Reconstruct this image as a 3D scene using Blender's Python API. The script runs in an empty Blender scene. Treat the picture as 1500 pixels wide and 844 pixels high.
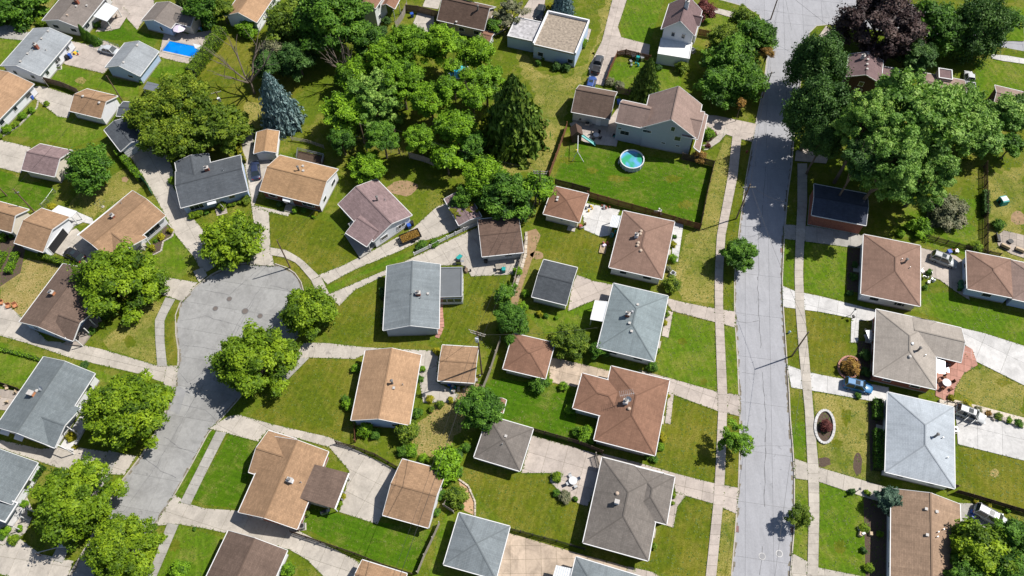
import bpy, math, random
import numpy as np
from mathutils import Matrix, Vector, geometry
random.seed(11); rng = np.random.default_rng(11)
R = math.radians
scene = bpy.context.scene
COL = scene.collection

# ------------------------------------------------------------------ camera, sky, sun
CAM_H, FOC, PITCH, ROLL = 122.0, 1150.0, R(30.0), R(-1.5)
cd = bpy.data.cameras.new('camera'); cam = bpy.data.objects.new('camera', cd); COL.objects.link(cam)
cd.sensor_width = 36.0; cd.lens = 36.0 * FOC / 1500.0; cd.clip_start = 1.0; cd.clip_end = 6000.0
CAM_ROT = Matrix.Rotation(PITCH, 4, 'X') @ Matrix.Rotation(ROLL, 4, 'Z')
cam.matrix_world = Matrix.Translation((0, 0, CAM_H)) @ CAM_ROT
scene.camera = cam
SUN_AZ, SUN_EL = R(18.5), R(53.0)
world = bpy.data.worlds.new('World'); scene.world = world; world.use_nodes = True
wn = world.node_tree
sky = wn.nodes.new('ShaderNodeTexSky'); sky.sky_type = 'NISHITA'; sky.sun_disc = False
sky.sun_elevation = SUN_EL; sky.sun_rotation = R(90) - SUN_AZ
wn.links.new(sky.outputs[0], wn.nodes['Background'].inputs[0]); wn.nodes['Background'].inputs[1].default_value = 0.075
sl = bpy.data.lights.new('sun', 'SUN'); sl.energy = 5.0; sl.angle = R(0.53); sl.color = (1.0, 0.955, 0.88)
so = bpy.data.objects.new('sun', sl); COL.objects.link(so); so.location = (60, 40, 200)
sdir = Vector((math.cos(SUN_EL)*math.cos(SUN_AZ), math.cos(SUN_EL)*math.sin(SUN_AZ), math.sin(SUN_EL)))
so.rotation_euler = (-sdir).to_track_quat('-Z', 'Y').to_euler()
vs = scene.view_settings; vs.view_transform = 'Standard'; vs.look = 'None'; vs.exposure = 0.40; vs.gamma = 1.0; vs.use_curve_mapping = False

# ------------------------------------------------------------------ survey: aerial image coordinates -> metres on a level plane
def gp(px, py, z=0.0):
    d = CAM_ROT.to_3x3() @ Vector((px-750.0, 422.0-py, -FOC))
    k = (CAM_H - z) / (-d.z)
    return Vector((d.x*k, d.y*k, z))
def mpp(px, py): return (gp(px+1, py) - gp(px, py)).length

# ------------------------------------------------------------------ materials
def newmat(name, rough=0.9, spec=0.3):
    m = bpy.data.materials.new(name); m.use_nodes = True
    b = m.node_tree.nodes['Principled BSDF']; b.inputs['Roughness'].default_value = rough
    b.inputs['Specular IOR Level'].default_value = spec
    return m, m.node_tree, b
def N(nt, t, **kw):
    n = nt.nodes.new(t)
    for k, v in kw.items(): setattr(n, k, v)
    return n
def noise(nt, vec, scale, detail=3.0, rough=0.55, dist=0.0):
    n = N(nt, 'ShaderNodeTexNoise'); n.inputs['Scale'].default_value = scale; n.inputs['Detail'].default_value = detail
    n.inputs['Roughness'].default_value = rough; n.inputs['Distortion'].default_value = dist
    if vec is not None: nt.links.new(vec, n.inputs['Vector'])
    return n.outputs['Fac']
def ramp(nt, fac, stops, interp='LINEAR'):
    r = N(nt, 'ShaderNodeValToRGB'); r.color_ramp.interpolation = interp
    e = r.color_ramp.elements
    while len(e) < len(stops): e.new(0.5)
    for i, (p, c) in enumerate(stops): e[i].position = p; e[i].color = (*c, 1) if len(c) == 3 else c
    nt.links.new(fac, r.inputs[0]); return r.outputs[0]
def mix(nt, fac, a, b, mode='MIX'):
    m = N(nt, 'ShaderNodeMix', data_type='RGBA', blend_type=mode)
    for sock, v in ((m.inputs[0], fac), (m.inputs[6], a), (m.inputs[7], b)):
        if isinstance(v, (int, float)): sock.default_value = v
        elif isinstance(v, tuple): sock.default_value = (*v, 1) if len(v) == 3 else v
        else: nt.links.new(v, sock)
    return m.outputs[2]
def bump(nt, b, h, strength=0.3, dist=0.05):
    n = N(nt, 'ShaderNodeBump'); n.inputs['Strength'].default_value = strength; n.inputs['Distance'].default_value = dist
    nt.links.new(h, n.inputs['Height']); nt.links.new(n.outputs[0], b.inputs['Normal'])
def wpos(nt): return N(nt, 'ShaderNodeNewGeometry').outputs['Position']
def g01(v): return (v, v, v)
def sc(c, k): return tuple(x*k for x in c)

def grass_mat(name, green, dry, dry_lo=0.45, dry_hi=0.75, stripe=None, soil=0.0):
    m, nt, b = newmat(name, 1.0, 0.1); p = wpos(nt)
    big = noise(nt, p, 0.11, 4, 0.6, 0.6); mid = noise(nt, p, 0.55, 5, 0.65, 0.8); fine = noise(nt, p, 5.0, 6, 0.75); tuft = noise(nt, p, 1.7, 5, 0.7, 0.5)
    gcol = ramp(nt, tuft, [(0.3, sc(green, 0.62)), (0.52, green), (0.72, (green[0]*1.5, green[1]*1.25, green[2]*1.2))])
    gcol = mix(nt, ramp(nt, big, [(0.38, g01(0)), (0.62, g01(1))]), gcol, mix(nt, 0.5, gcol, (green[0]*1.7, green[1]*1.18, green[2])))
    add = N(nt, 'ShaderNodeMath', operation='ADD'); nt.links.new(big, add.inputs[0]); nt.links.new(mid, add.inputs[1])
    half = N(nt, 'ShaderNodeMath', operation='MULTIPLY'); nt.links.new(add.outputs[0], half.inputs[0]); half.inputs[1].default_value = 0.5
    dm = ramp(nt, half.outputs[0], [(dry_lo, g01(0)), (dry_hi, g01(1))])
    speck = ramp(nt, fine, [(0.40, g01(0.12)), (0.60, g01(1))])
    dmf = mix(nt, 1.0, dm, speck, 'MULTIPLY')
    col = mix(nt, dmf, gcol, dry)
    spots = mix(nt, 1.0, ramp(nt, noise(nt, p, 2.6, 6, 0.8, 0.9), [(0.56, g01(0)), (0.70, g01(0.55))]), ramp(nt, mid, [(0.42, g01(0.1)), (0.6, g01(1))]), 'MULTIPLY')
    col = mix(nt, spots, col, mix(nt, 0.35, dry, gcol))
    if stripe is not None:
        s = N(nt, 'ShaderNodeSeparateXYZ'); nt.links.new(p, s.inputs[0])
        a = N(nt, 'ShaderNodeMath', operation='MULTIPLY'); a.inputs[1].default_value = math.cos(stripe); nt.links.new(s.outputs[0], a.inputs[0])
        c = N(nt, 'ShaderNodeMath', operation='MULTIPLY_ADD'); c.inputs[1].default_value = math.sin(stripe); nt.links.new(s.outputs[1], c.inputs[0]); nt.links.new(a.outputs[0], c.inputs[2])
        ph = N(nt, 'ShaderNodeMath', operation='MULTIPLY_ADD'); ph.inputs[1].default_value = 5.5; nt.links.new(c.outputs[0], ph.inputs[0])
        mm = N(nt, 'ShaderNodeMath', operation='MULTIPLY'); mm.inputs[1].default_value = 3.0; nt.links.new(mid, mm.inputs[0]); nt.links.new(mm.outputs[0], ph.inputs[2])
        sn = N(nt, 'ShaderNodeMath', operation='SINE'); nt.links.new(ph.outputs[0], sn.inputs[0])
        col = mix(nt, 1.0, col, ramp(nt, sn.outputs[0], [(0.2, g01(0.93)), (0.8, g01(1.05))]), 'MULTIPLY')
    col = mix(nt, 1.0, col, ramp(nt, fine, [(0.25, g01(0.62)), (0.5, g01(1.0)), (0.75, g01(1.32))]), 'MULTIPLY')
    nt.links.new(col, b.inputs['Base Color']); bump(nt, b, fine, 0.5, 0.06)
    return m
GREEN = (0.078, 0.120, 0.008); DRY = (0.27, 0.212, 0.075)
MG = {
 'ground': grass_mat('grass ground', GREEN, DRY, 0.48, 0.70),
 'fresh': grass_mat('fresh lawn', (0.072, 0.142, 0.007), DRY, 0.47, 0.72, R(12)),
 'rich': grass_mat('rich lawn', (0.050, 0.118, 0.004), DRY, 0.485, 0.74, R(70)),
 'worn': grass_mat('worn lawn', (0.100, 0.132, 0.014), (0.33, 0.265, 0.10), 0.38, 0.62),
 'olive': grass_mat('olive lawn', (0.082, 0.114, 0.007), (0.26, 0.205, 0.06), 0.44, 0.78, R(-18)),
 'straw': grass_mat('straw lawn', (0.135, 0.138, 0.026), (0.34, 0.26, 0.12), 0.30, 0.55),
}
def simple(name, col, rough=0.8, var=0.12, scale=2.0, spec=0.3, metal=0.0, bmp=0.0, rnd=0.0):
    m, nt, b = newmat(name, rough, spec); tc = N(nt, 'ShaderNodeTexCoord').outputs['Object']
    f = noise(nt, tc, scale, 5, 0.65)
    c = ramp(nt, f, [(0.25, sc(col, 1-var)), (0.75, tuple(min(1, x*(1+var)) for x in col))])
    if rnd:
        o = N(nt, 'ShaderNodeObjectInfo').outputs['Random']
        c = mix(nt, 1.0, c, ramp(nt, o, [(0, g01(1-rnd)), (1, g01(1+rnd))]), 'MULTIPLY')
    nt.links.new(c, b.inputs['Base Color']); b.inputs['Metallic'].default_value = metal
    if bmp: bump(nt, b, noise(nt, tc, scale*8, 4), bmp, 0.03)
    return m
def paving(name, col, stain=0.25, rnd=0.07, lanes=False):
    m, nt, b = newmat(name, 0.92, 0.25); p = wpos(nt)
    o = N(nt, 'ShaderNodeObjectInfo').outputs['Random']
    f1 = noise(nt, p, 0.35, 6, 0.7, 0.8); f2 = noise(nt, p, 3.2, 6, 0.75); f3 = noise(nt, p, 22, 3)
    c = ramp(nt, f1, [(0.3, sc(col, 1-stain)), (0.55, col), (0.8, sc(col, 1.08))])
    c = mix(nt, 1.0, c, ramp(nt, f2, [(0.3, g01(0.9)), (0.7, g01(1.06))]), 'MULTIPLY')
    c = mix(nt, 1.0, c, ramp(nt, f3, [(0.3, g01(0.93)), (0.7, g01(1.05))]), 'MULTIPLY')
    c = mix(nt, 1.0, c, ramp(nt, o, [(0, g01(1-rnd)), (1, g01(1+rnd))]), 'MULTIPLY')
    mp = N(nt, 'ShaderNodeMapping'); mp.inputs['Scale'].default_value = (0.9, 0.10, 1) if lanes else (1.1, .8, 1); nt.links.new(p, mp.inputs[0])
    c = mix(nt, 1.0, c, ramp(nt, noise(nt, mp.outputs[0], 1.3, 5, 0.7, 0.3), [(0.32, g01(0.90)), (0.55, g01(1.0)), (0.7, g01(1.05))]), 'MULTIPLY')
    oil = ramp(nt, noise(nt, p, 0.9, 3, 0.5, 1.2), [(0.68, g01(1)), (0.76, g01(0.72))]); c = mix(nt, 1.0, c, oil, 'MULTIPLY')
    nt.links.new(c, b.inputs['Base Color']); bump(nt, b, f3, 0.15, 0.02)
    return m
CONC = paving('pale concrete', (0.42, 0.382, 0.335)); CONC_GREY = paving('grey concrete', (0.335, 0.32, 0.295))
CONC_PINK = paving('pinkish concrete', (0.42, 0.365, 0.325)); CONC_WHITE = paving('white concrete', (0.52, 0.51, 0.50))
CONC_RUST = paving('rust stained concrete', (0.45, 0.36, 0.28), 0.4); BRICKPAVE = paving('salmon pavers', (0.40, 0.21, 0.165), 0.2, 0.12)
STONEPAVE = paving('flagstone', (0.36, 0.31, 0.27), 0.25, 0.2); JOINT = simple('joint soil', (0.13, 0.12, 0.06), 1, 0.4, 3)
JOINT_GREY = simple('dark joint sealer', (0.23, 0.228, 0.222), 1, 0.3, 2)
ASPH = paving('worn street surface', (0.315, 0.317, 0.338), 0.07, 0.03, True); ASPH2 = paving('old street surface', (0.275, 0.273, 0.268), 0.24, 0.07)
ASPH_DARK = paving('asphalt', (0.10, 0.10, 0.10), 0.2, 0.04)
SOIL = simple('bare soil', (0.26, 0.175, 0.10), 1, 0.3, 1.2, bmp=0.4); MULCH = simple('bark mulch', (0.085, 0.06, 0.045), 1, 0.5, 6, bmp=0.6)
STONE = simple('stone', (0.42, 0.37, 0.31), 0.95, 0.3, 4, bmp=0.3, rnd=0.2)

def roof_mat(name, col, var=0.16, streak=0.10, mottle=(1.15, 1.0, 0.9)):
    m, nt, b = newmat(name, 0.95, 0.15); uv = N(nt, 'ShaderNodeUVMap').outputs[0]; tc = N(nt, 'ShaderNodeTexCoord').outputs['Object']
    br = N(nt, 'ShaderNodeTexBrick'); nt.links.new(uv, br.inputs['Vector'])
    br.inputs['Color1'].default_value = (*sc(col, 1-var), 1); br.inputs['Color2'].default_value = (*sc(col, 1+var), 1)
    br.inputs['Mortar'].default_value = (*sc(col, 0.72), 1); br.inputs['Scale'].default_value = 1.0
    br.inputs['Brick Width'].default_value = 0.62; br.inputs['Row Height'].default_value = 0.22; br.inputs['Mortar Size'].default_value = 0.014
    br.inputs['Bias'].default_value = -0.1
    mp = N(nt, 'ShaderNodeMapping'); mp.inputs['Scale'].default_value = (2.2, 0.25, 1); nt.links.new(uv, mp.inputs[0])
    st = noise(nt, mp.outputs[0], 1.0, 4, 0.6); big = noise(nt, tc, 0.25, 4, 0.6); mo = noise(nt, uv, 1.8, 5, 0.75)
    c = mix(nt, 1.0, br.outputs[0], ramp(nt, st, [(0.3, g01(1-streak)), (0.7, g01(1+streak))]), 'MULTIPLY')
    c = mix(nt, 1.0, c, ramp(nt, big, [(0.3, g01(0.88)), (0.5, g01(1.0)), (0.72, g01(1.10))]), 'MULTIPLY')
    mp2 = N(nt, 'ShaderNodeMapping'); mp2.inputs['Scale'].default_value = (1.3, 0.12, 1); nt.links.new(uv, mp2.inputs[0])
    c = mix(nt, 1.0, c, ramp(nt, noise(nt, mp2.outputs[0], 0.8, 5, 0.7), [(0.36, g01(0.88)), (0.5, g01(1.0)), (0.7, g01(1.06))]), 'MULTIPLY')
    c = mix(nt, 1.0, c, ramp(nt, mo, [(0.35, g01(0.9)), (0.6, g01(1.02)), (0.72, mottle)]), 'MULTIPLY')
    nt.links.new(c, b.inputs['Base Color']); bump(nt, b, br.outputs['Fac'], 0.4, 0.02)
    return m
RM = {k: roof_mat('shingles '+k, *a) for k, a in {
 'greybrown': ((0.19, 0.165, 0.15), 0.08, 0.06), 'lightgrey': ((0.275, 0.295, 0.315), 0.06, 0.08), 'tan': ((0.30, 0.19, 0.115), 0.13, 0.06, (1.25, 1.2, 1.1)),
 'tanpale': ((0.365, 0.232, 0.14), 0.10, 0.05, (1.2, 1.15, 1.1)), 'golden': ((0.36, 0.225, 0.125), 0.12, 0.08), 'slate': ((0.085, 0.095, 0.108), 0.12, 0.05),
 'slatelight': ((0.155, 0.178, 0.19), 0.10, 0.07), 'purple': ((0.23, 0.165, 0.165), 0.16, 0.08, (1.2, 1.2, 1.25)), 'brown': ((0.13, 0.087, 0.068), 0.14, 0.05),
 'plumbrown': ((0.142, 0.10, 0.08), 0.12, 0.10, (1.1, 1.05, 1.0)), 'redbrown': ((0.225, 0.125, 0.085), 0.10, 0.06, (1.1, 1.05, 1.0)), 'rosebrown': ((0.235, 0.15, 0.116), 0.08, 0.06, (1.1, 1.05, 1.0)),
 'mauve': ((0.27, 0.195, 0.168), 0.08, 0.05, (1.1, 1.05, 1.0)), 'ash': ((0.165, 0.147, 0.133), 0.10, 0.09), 'beige': ((0.33, 0.295, 0.262), 0.06, 0.05, (1.08, 1.04, 1.0)),
 'bluegrey': ((0.205, 0.245, 0.258), 0.06, 0.09), 'ice': ((0.36, 0.395, 0.435), 0.04, 0.05, (1.05, 1.04, 1.0)), 'navy': ((0.07, 0.08, 0.11), 0.1, 0.05),
 'dove': ((0.185, 0.21, 0.225), 0.06, 0.12), 'plum': ((0.175, 0.12, 0.122), 0.08, 0.05), 'charcoal': ((0.07, 0.078, 0.088), 0.14, 0.05),
 'tanwide': ((0.29, 0.20, 0.14), 0.10, 0.12, (1.15, 1.1, 1.05))}.items()}
GRAVEL = simple('gravel roof', (0.27, 0.225, 0.18), 1, 0.55, 1.9, bmp=0.5); MEMBRANE = simple('patched grey membrane', (0.36, 0.35, 0.36), 0.9, 0.55, 1.3)
WHITE_MEMBRANE = simple('white membrane', (0.68, 0.68, 0.68), 0.8, 0.12, 1.5); DARKFLAT = simple('grey roll roofing', (0.12, 0.13, 0.14), 0.9, 0.1, 1)
WM = {k: simple('wall '+k, c, 0.8, 0.05, 1.5) for k, c in {'white': (0.66, 0.67, 0.70), 'grey': (0.50, 0.50, 0.49), 'cream': (0.60, 0.55, 0.46), 'bluegrey': (0.36, 0.39, 0.44),
 'tan': (0.45, 0.37, 0.30), 'skyshade_blue': (0.38, 0.48, 0.66), 'palegrey': (0.58, 0.59, 0.58)}.items()}  # the sky blue includes the sky tint of walls standing in shade
def brick_mat(name, c1, c2):
    m, nt, b = newmat(name, 0.95); tc = N(nt, 'ShaderNodeTexCoord').outputs['Object']; f = noise(nt, tc, 5, 6, 0.8)
    nt.links.new(ramp(nt, f, [(0.35, c1), (0.6, c2)]), b.inputs['Base Color']); return m
WM['brick'] = brick_mat('brick wall', (0.17, 0.055, 0.04), (0.30, 0.12, 0.08)); WM['darkbrick'] = brick_mat('dark brick wall', (0.05, 0.03, 0.025), (0.10, 0.055, 0.045))
TRIM = simple('white trim', (0.62, 0.62, 0.62), 0.6, 0.04); TRIM_TAN = simple('tan trim', (0.42, 0.33, 0.26), 0.7, 0.1); METAL = simple('galvanised metal', (0.45, 0.46, 0.47), 0.4, 0.1, 3, 0.5, 0.8)
FLUE = simple('sooty flue metal', (0.16, 0.15, 0.145), 0.7, 0.2, 3); VENTM = simple('weathered vent metal', (0.42, 0.40, 0.38), 0.6, 0.2, 3); WHITE_METAL = simple('white sheet metal', (0.56, 0.58, 0.60), 0.5, 0.05, 3); DARK = simple('open door shade', (0.02, 0.02, 0.022), 0.9); RED = simple('dull red paint', (0.30, 0.08, 0.06), 0.7)
RUBBER = simple('black rubber', (0.015, 0.015, 0.016), 0.8); WOOD = simple('weathered wood', (0.19, 0.135, 0.09), 0.95, 0.35, 4, rnd=0.12); WOOD_RED = simple('stained fence wood', (0.17, 0.075, 0.04), 0.9, 0.3, 3, rnd=0.1)
WOOD_GREY = simple('grey fence wood', (0.28, 0.25, 0.21), 0.95, 0.3, 3, rnd=0.1); WOOD_DARK = simple('dark fence wood', (0.075, 0.05, 0.035), 0.9, 0.3, 3, rnd=0.1)
POLE = simple('utility pole wood', (0.16, 0.11, 0.075), 0.95, 0.3, 2); BLACKMETAL = simple('black painted metal', (0.02, 0.02, 0.022), 0.5)
BLUEPLASTIC = simple('blue plastic', (0.03, 0.09, 0.38), 0.4); TEAL = simple('teal plastic', (0.02, 0.28, 0.27), 0.4); YELLOWP = simple('yellow plastic', (0.7, 0.45, 0.03), 0.5)
TAN_CUSH = simple('tan cushion', (0.45, 0.35, 0.24), 0.9); LILAC = simple('pale umbrella cloth', (0.62, 0.55, 0.66), 0.9); BRICKRED = simple('chimney brick', (0.28, 0.10, 0.065), 0.95, 0.3, 8)
ORANGEBR = simple('orange brick', (0.45, 0.20, 0.10), 0.95, 0.25, 8); GREENBOX = simple('green paint', (0.04, 0.14, 0.07), 0.6)
def glass_mat():
    m, nt, b = newmat('window glass', 0.08, 0.8); b.inputs['Base Color'].default_value = (0.025, 0.035, 0.04, 1); return m
GLASS = glass_mat()
def paint(name, col, metal=0.0):
    m, nt, b = newmat(name, 0.42, 0.4); b.inputs['Base Color'].default_value = (*col, 1); b.inputs['Metallic'].default_value = metal
    b.inputs['Coat Weight'].default_value = 0.25; b.inputs['Coat Roughness'].default_value = 0.15; return m
LAMP_RED = paint('tail lamp red', (0.4, 0.01, 0.01), 0); LAMP_CLEAR = paint('headlamp lens', (0.7, 0.7, 0.7), 0.1)
def water_mat(name, a, bcol):
    m, nt, b = newmat(name, 0.06, 0.6); tc = N(nt, 'ShaderNodeTexCoord').outputs['Object']; f = noise(nt, tc, 0.35, 2, 0.4, 0.4)
    nt.links.new(ramp(nt, f, [(0.42, a), (0.56, bcol)]), b.inputs['Base Color']); bump(nt, b, noise(nt, tc, 2.5, 2), 0.15, 0.05); return m
WATER = water_mat('pool water', (0.0, 0.13, 0.50), (0.0, 0.19, 0.62)); WATER_GREEN = water_mat('pool water over floor', (0.04, 0.32, 0.17), (0.13, 0.33, 0.66))

def leaf_mat(name, dark, mid, light, trans=0.22):
    m = bpy.data.materials.new(name); m.use_nodes = True; nt = m.node_tree
    b = nt.nodes['Principled BSDF']; b.inputs['Roughness'].default_value = 0.6; b.inputs['Specular IOR Level'].default_value = 0.25
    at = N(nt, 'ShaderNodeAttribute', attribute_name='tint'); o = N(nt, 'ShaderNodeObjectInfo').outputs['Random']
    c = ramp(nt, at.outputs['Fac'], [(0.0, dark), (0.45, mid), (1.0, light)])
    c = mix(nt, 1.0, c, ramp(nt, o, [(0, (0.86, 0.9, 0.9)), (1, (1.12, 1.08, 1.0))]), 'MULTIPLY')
    nt.links.new(c, b.inputs['Base Color'])
    t = N(nt, 'ShaderNodeBsdfTranslucent'); nt.links.new(mix(nt, 1.0, c, (1.1, 1.25, 0.5), 'MULTIPLY'), t.inputs[0])
    ms = N(nt, 'ShaderNodeMixShader'); ms.inputs[0].default_value = trans
    nt.links.new(b.outputs[0], ms.inputs[1]); nt.links.new(t.outputs[0], ms.inputs[2]); nt.links.new(ms.outputs[0], nt.nodes['Material Output'].inputs[0])
    return m
LM = {
 'maple': leaf_mat('maple leaves', (0.034, 0.075, 0.004), (0.118, 0.205, 0.007), (0.28, 0.39, 0.016)),
 'green': leaf_mat('green leaves', (0.020, 0.06, 0.006), (0.062, 0.155, 0.012), (0.15, 0.29, 0.025)),
 'bright': leaf_mat('bright leaves', (0.034, 0.09, 0.004), (0.122, 0.25, 0.008), (0.26, 0.44, 0.02)),
 'dark': leaf_mat('dark leaves', (0.016, 0.05, 0.009), (0.045, 0.11, 0.02), (0.105, 0.20, 0.04), 0.18),
 'elm': leaf_mat('light green leaves', (0.045, 0.115, 0.016), (0.145, 0.28, 0.042), (0.33, 0.48, 0.11)),
 'olive': leaf_mat('olive leaves', (0.030, 0.065, 0.005), (0.10, 0.165, 0.010), (0.24, 0.31, 0.025)),
 'purple': leaf_mat('copper leaves', (0.018, 0.010, 0.012), (0.05, 0.028, 0.028), (0.13, 0.085, 0.075), 0.08),
 'spruce': leaf_mat('blue spruce needles', (0.05, 0.10, 0.11), (0.13, 0.21, 0.225), (0.28, 0.38, 0.39), 0.05),
 'bluegreen': leaf_mat('blue green needles', (0.02, 0.05, 0.035), (0.05, 0.105, 0.07), (0.12, 0.19, 0.13), 0.05),
 'fir': leaf_mat('dark fir needles', (0.022, 0.055, 0.008), (0.065, 0.125, 0.014), (0.16, 0.23, 0.03), 0.1),
 'greygreen': leaf_mat('grey green leaves', (0.08, 0.10, 0.05), (0.17, 0.18, 0.10), (0.30, 0.28, 0.18)),
 'yellow': leaf_mat('yellow green leaves', (0.12, 0.13, 0.008), (0.26, 0.26, 0.01), (0.45, 0.40, 0.02)),
 'rust': leaf_mat('rust leaves', (0.14, 0.07, 0.02), (0.28, 0.15, 0.03), (0.42, 0.27, 0.06)),
 'crimson': leaf_mat('crimson leaves', (0.05, 0.012, 0.012), (0.12, 0.03, 0.03), (0.2, 0.07, 0.06)),
}
BARK = simple('bark', (0.13, 0.10, 0.075), 1, 0.4, 5); BARK_GREY = simple('grey dead bark', (0.15, 0.12, 0.10), 1, 0.3, 4)

# ------------------------------------------------------------------ mesh helpers
class MB:
    def __init__(s): s.v = []; s.f = []; s.uv = []; s.mi = []
    def add(s, vs, fs, uvs=None, mi=0):
        o = len(s.v); s.v += [tuple(p) for p in vs]
        for k, f in enumerate(fs):
            s.f.append(tuple(i+o for i in f)); s.mi.append(mi); s.uv.append(uvs[k] if uvs else None)
        return s
    def box(s, cx, cy, cz, sx, sy, sz, a=0.0, mi=0, taper=1.0):
        c, sn = math.cos(a), math.sin(a); vs = []
        for z, k in ((-1, 1), (1, taper)):
            for x, y in ((-1, -1), (1, -1), (1, 1), (-1, 1)):
                X, Y = x*sx/2*k, y*sy/2*k; vs.append((cx+X*c-Y*sn, cy+X*sn+Y*c, cz+z*sz/2))
        return s.add(vs, [(3, 2, 1, 0), (4, 5, 6, 7), (0, 1, 5, 4), (1, 2, 6, 5), (2, 3, 7, 6), (3, 0, 4, 7)], None, mi)
    def tube(s, p0, p1, r0, r1=None, n=8, mi=0, cap=True):
        p0 = Vector(p0); p1 = Vector(p1); r1 = r0 if r1 is None else r1; d = (p1-p0)
        if d.length < 1e-6: return s
        d.normalize(); a = d.orthogonal().normalized(); b = d.cross(a); vs = []
        for p, r in ((p0, r0), (p1, r1)):
            for i in range(n):
                t = 2*math.pi*i/n; vs.append(p + (a*math.cos(t)+b*math.sin(t))*r)
        fs = [(i, (i+1) % n, n+(i+1) % n, n+i) for i in range(n)]
        if cap: fs += [tuple(range(n-1, -1, -1)), tuple(range(n, 2*n))]
        return s.add(vs, fs, None, mi)
    def beam(s, p0, p1, w, h, mi=0):
        p0 = Vector(p0); p1 = Vector(p1); d = p1-p0
        if d.length < 1e-6: return s
        d.normalize(); side = Vector((-d.y, d.x, 0)); side = side.normalized() if side.length > 1e-5 else Vector((1, 0, 0)); up = d.cross(side)
        if up.z < 0: up = -up
        vs = [p + side*a*w/2 + up*b*h/2 for p in (p0, p1) for a, b in ((-1, -1), (1, -1), (1, 1), (-1, 1))]
        return s.add(vs, [(0, 1, 2, 3), (7, 6, 5, 4), (0, 4, 5, 1), (1, 5, 6, 2), (2, 6, 7, 3), (3, 7, 4, 0)], None, mi)
    def prism(s, poly, z0, z1, mi=0, bottom=False):
        n = len(poly); P = [Vector((p[0], p[1], 0)) for p in poly]
        area = sum(P[i].x*P[(i+1) % n].y - P[(i+1) % n].x*P[i].y for i in range(n))
        if area < 0: P = P[::-1]
        vs = [(p.x, p.y, z1) for p in P] + [(p.x, p.y, z0) for p in P]
        if n > 4: top = [tuple(t) for t in geometry.tessellate_polygon([P])]
        else: top = [tuple(range(n))]
        out = []
        for t in top:
            a, b, c = (Vector(vs[i]) for i in t[:3])
            out.append(t if (b-a).cross(c-a).z > 0 else t[::-1])
        if abs(z1-z0) > 1e-6: out += [(n+i, n+(i+1) % n, (i+1) % n, i) for i in range(n)]
        return s.add(vs, out, None, mi)
    def mesh(s, name, mats):
        me = bpy.data.meshes.new(name); me.from_pydata(s.v, [], s.f)
        for m in (mats if isinstance(mats, (list, tuple)) else [mats]): me.materials.append(m)
        if any(s.mi): me.polygons.foreach_set('material_index', s.mi)
        if any(u is not None for u in s.uv):
            l = me.uv_layers.new(name='UVMap'); k = 0
            for f, u in zip(s.f, s.uv):
                for j in range(len(f)):
                    if u is not None: l.data[k].uv = u[j]
                    k += 1
        me.update(); return me
WORLD = {}
def link(name, me, parent=None, M=None):
    o = bpy.data.objects.new(name, me); COL.objects.link(o); M = M if M is not None else (WORLD[parent.name] if parent else Matrix())
    WORLD[o.name] = M
    if parent is not None:
        o.parent = parent; o.matrix_basis = WORLD[parent.name].inverted() @ M
    else: o.matrix_basis = M
    return o
def part(name, mb, mats, parent, M=None, label=None, stuff=False):
    o = link(name, mb.mesh(name, mats) if isinstance(mb, MB) else mb, parent, M)
    if label: o['label'] = label
    if stuff: o['kind'] = 'stuff'
    return o
def thing(name, label, cat, M=None, group=None, mb=None, mats=None):
    o = link(name, None if mb is None else (mb.mesh(name, mats) if isinstance(mb, MB) else mb), None, M or Matrix())
    o['label'] = label; o['category'] = cat
    if group: o['group'] = group
    return o
def struct(name, mb, mats, label=None, parent=None):
    o = link(name, mb.mesh(name, mats), parent); o['kind'] = 'structure'
    if label: o['label'] = label
    return o
def TM(p, a=0.0, s=1.0): return Matrix.Translation(p) @ Matrix.Rotation(a, 4, 'Z') @ Matrix.Scale(s, 4)
def poly(pts, z=0.0): return [gp(x, y, z) for x, y in pts]
def ang(a, b, z=0.0):
    d = gp(*b, z) - gp(*a, z); return math.atan2(d.y, d.x)

# ------------------------------------------------------------------ ground, streets, kerbs
STREET_MAIN = [(1071,900),(1071.4,844),(1077,780),(1081.5,715),(1083.5,660),(1083.8,610),(1080,520),(1076,460),(1076,407),(1082.5,340),(1092.5,262),(1101,215),(1109,170),(1118.7,125),(1124,80),(1124,50),(1112,22),(1092,10),(1060,1),(1000,-12),(880,-32),
 (880,-62),(1000,-45),(1120,-28),(1300,0),(1500,32),(1640,52),(1640,98),(1500,75),(1440,64),(1330,50),(1215,36),(1196,38),(1186,48),(1182,62),(1176,100),(1168,150),(1163,200),(1160,242),(1153.7,287),(1148.7,350),(1146,411),(1147.5,450),(1152.5,525),(1156,575),(1157.5,610),(1161,650),(1163.6,690),(1163.5,773),(1157.8,844),(1156,900)]
STREET_COURT = [(88,890),(100,844),(127,799),(150,755),(173,711),(208,666),(232,625),(243,600),(255,572),(261,530),(261,512),(257.5,490),(257,462),(264,443),(286,420),(310,402),(330,392),(351,386),(378,384),(402,386),(420,392),(432,400),(441,413),(447,435),(448,465),(438,492),(415,515),(380,548),(345,590),(305,635),(281,680),(256,724),(240,750),(227,770),(200,815),(160,890)]
H1 = poly(STREET_MAIN); H2 = poly(STREET_COURT)
OUT = [Vector(p) for p in ((-2500, -1500, 0), (2500, -1500, 0), (2500, 3500, 0), (-2500, 3500, 0))]
tris = geometry.tessellate_polygon([OUT, H1, H2]); allv = OUT + H1 + H2
mb = MB(); fs = []
for t in tris:
    a, b, c = (allv[i] for i in t); fs.append(tuple(t) if (b-a).cross(c-a).z > 0 else tuple(t)[::-1])
mb.add(allv, fs); struct('ground', mb, MG['ground'], 'sunlit green and dry grass between the houses')
PZ = [0.012]; PAVED = []
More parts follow.
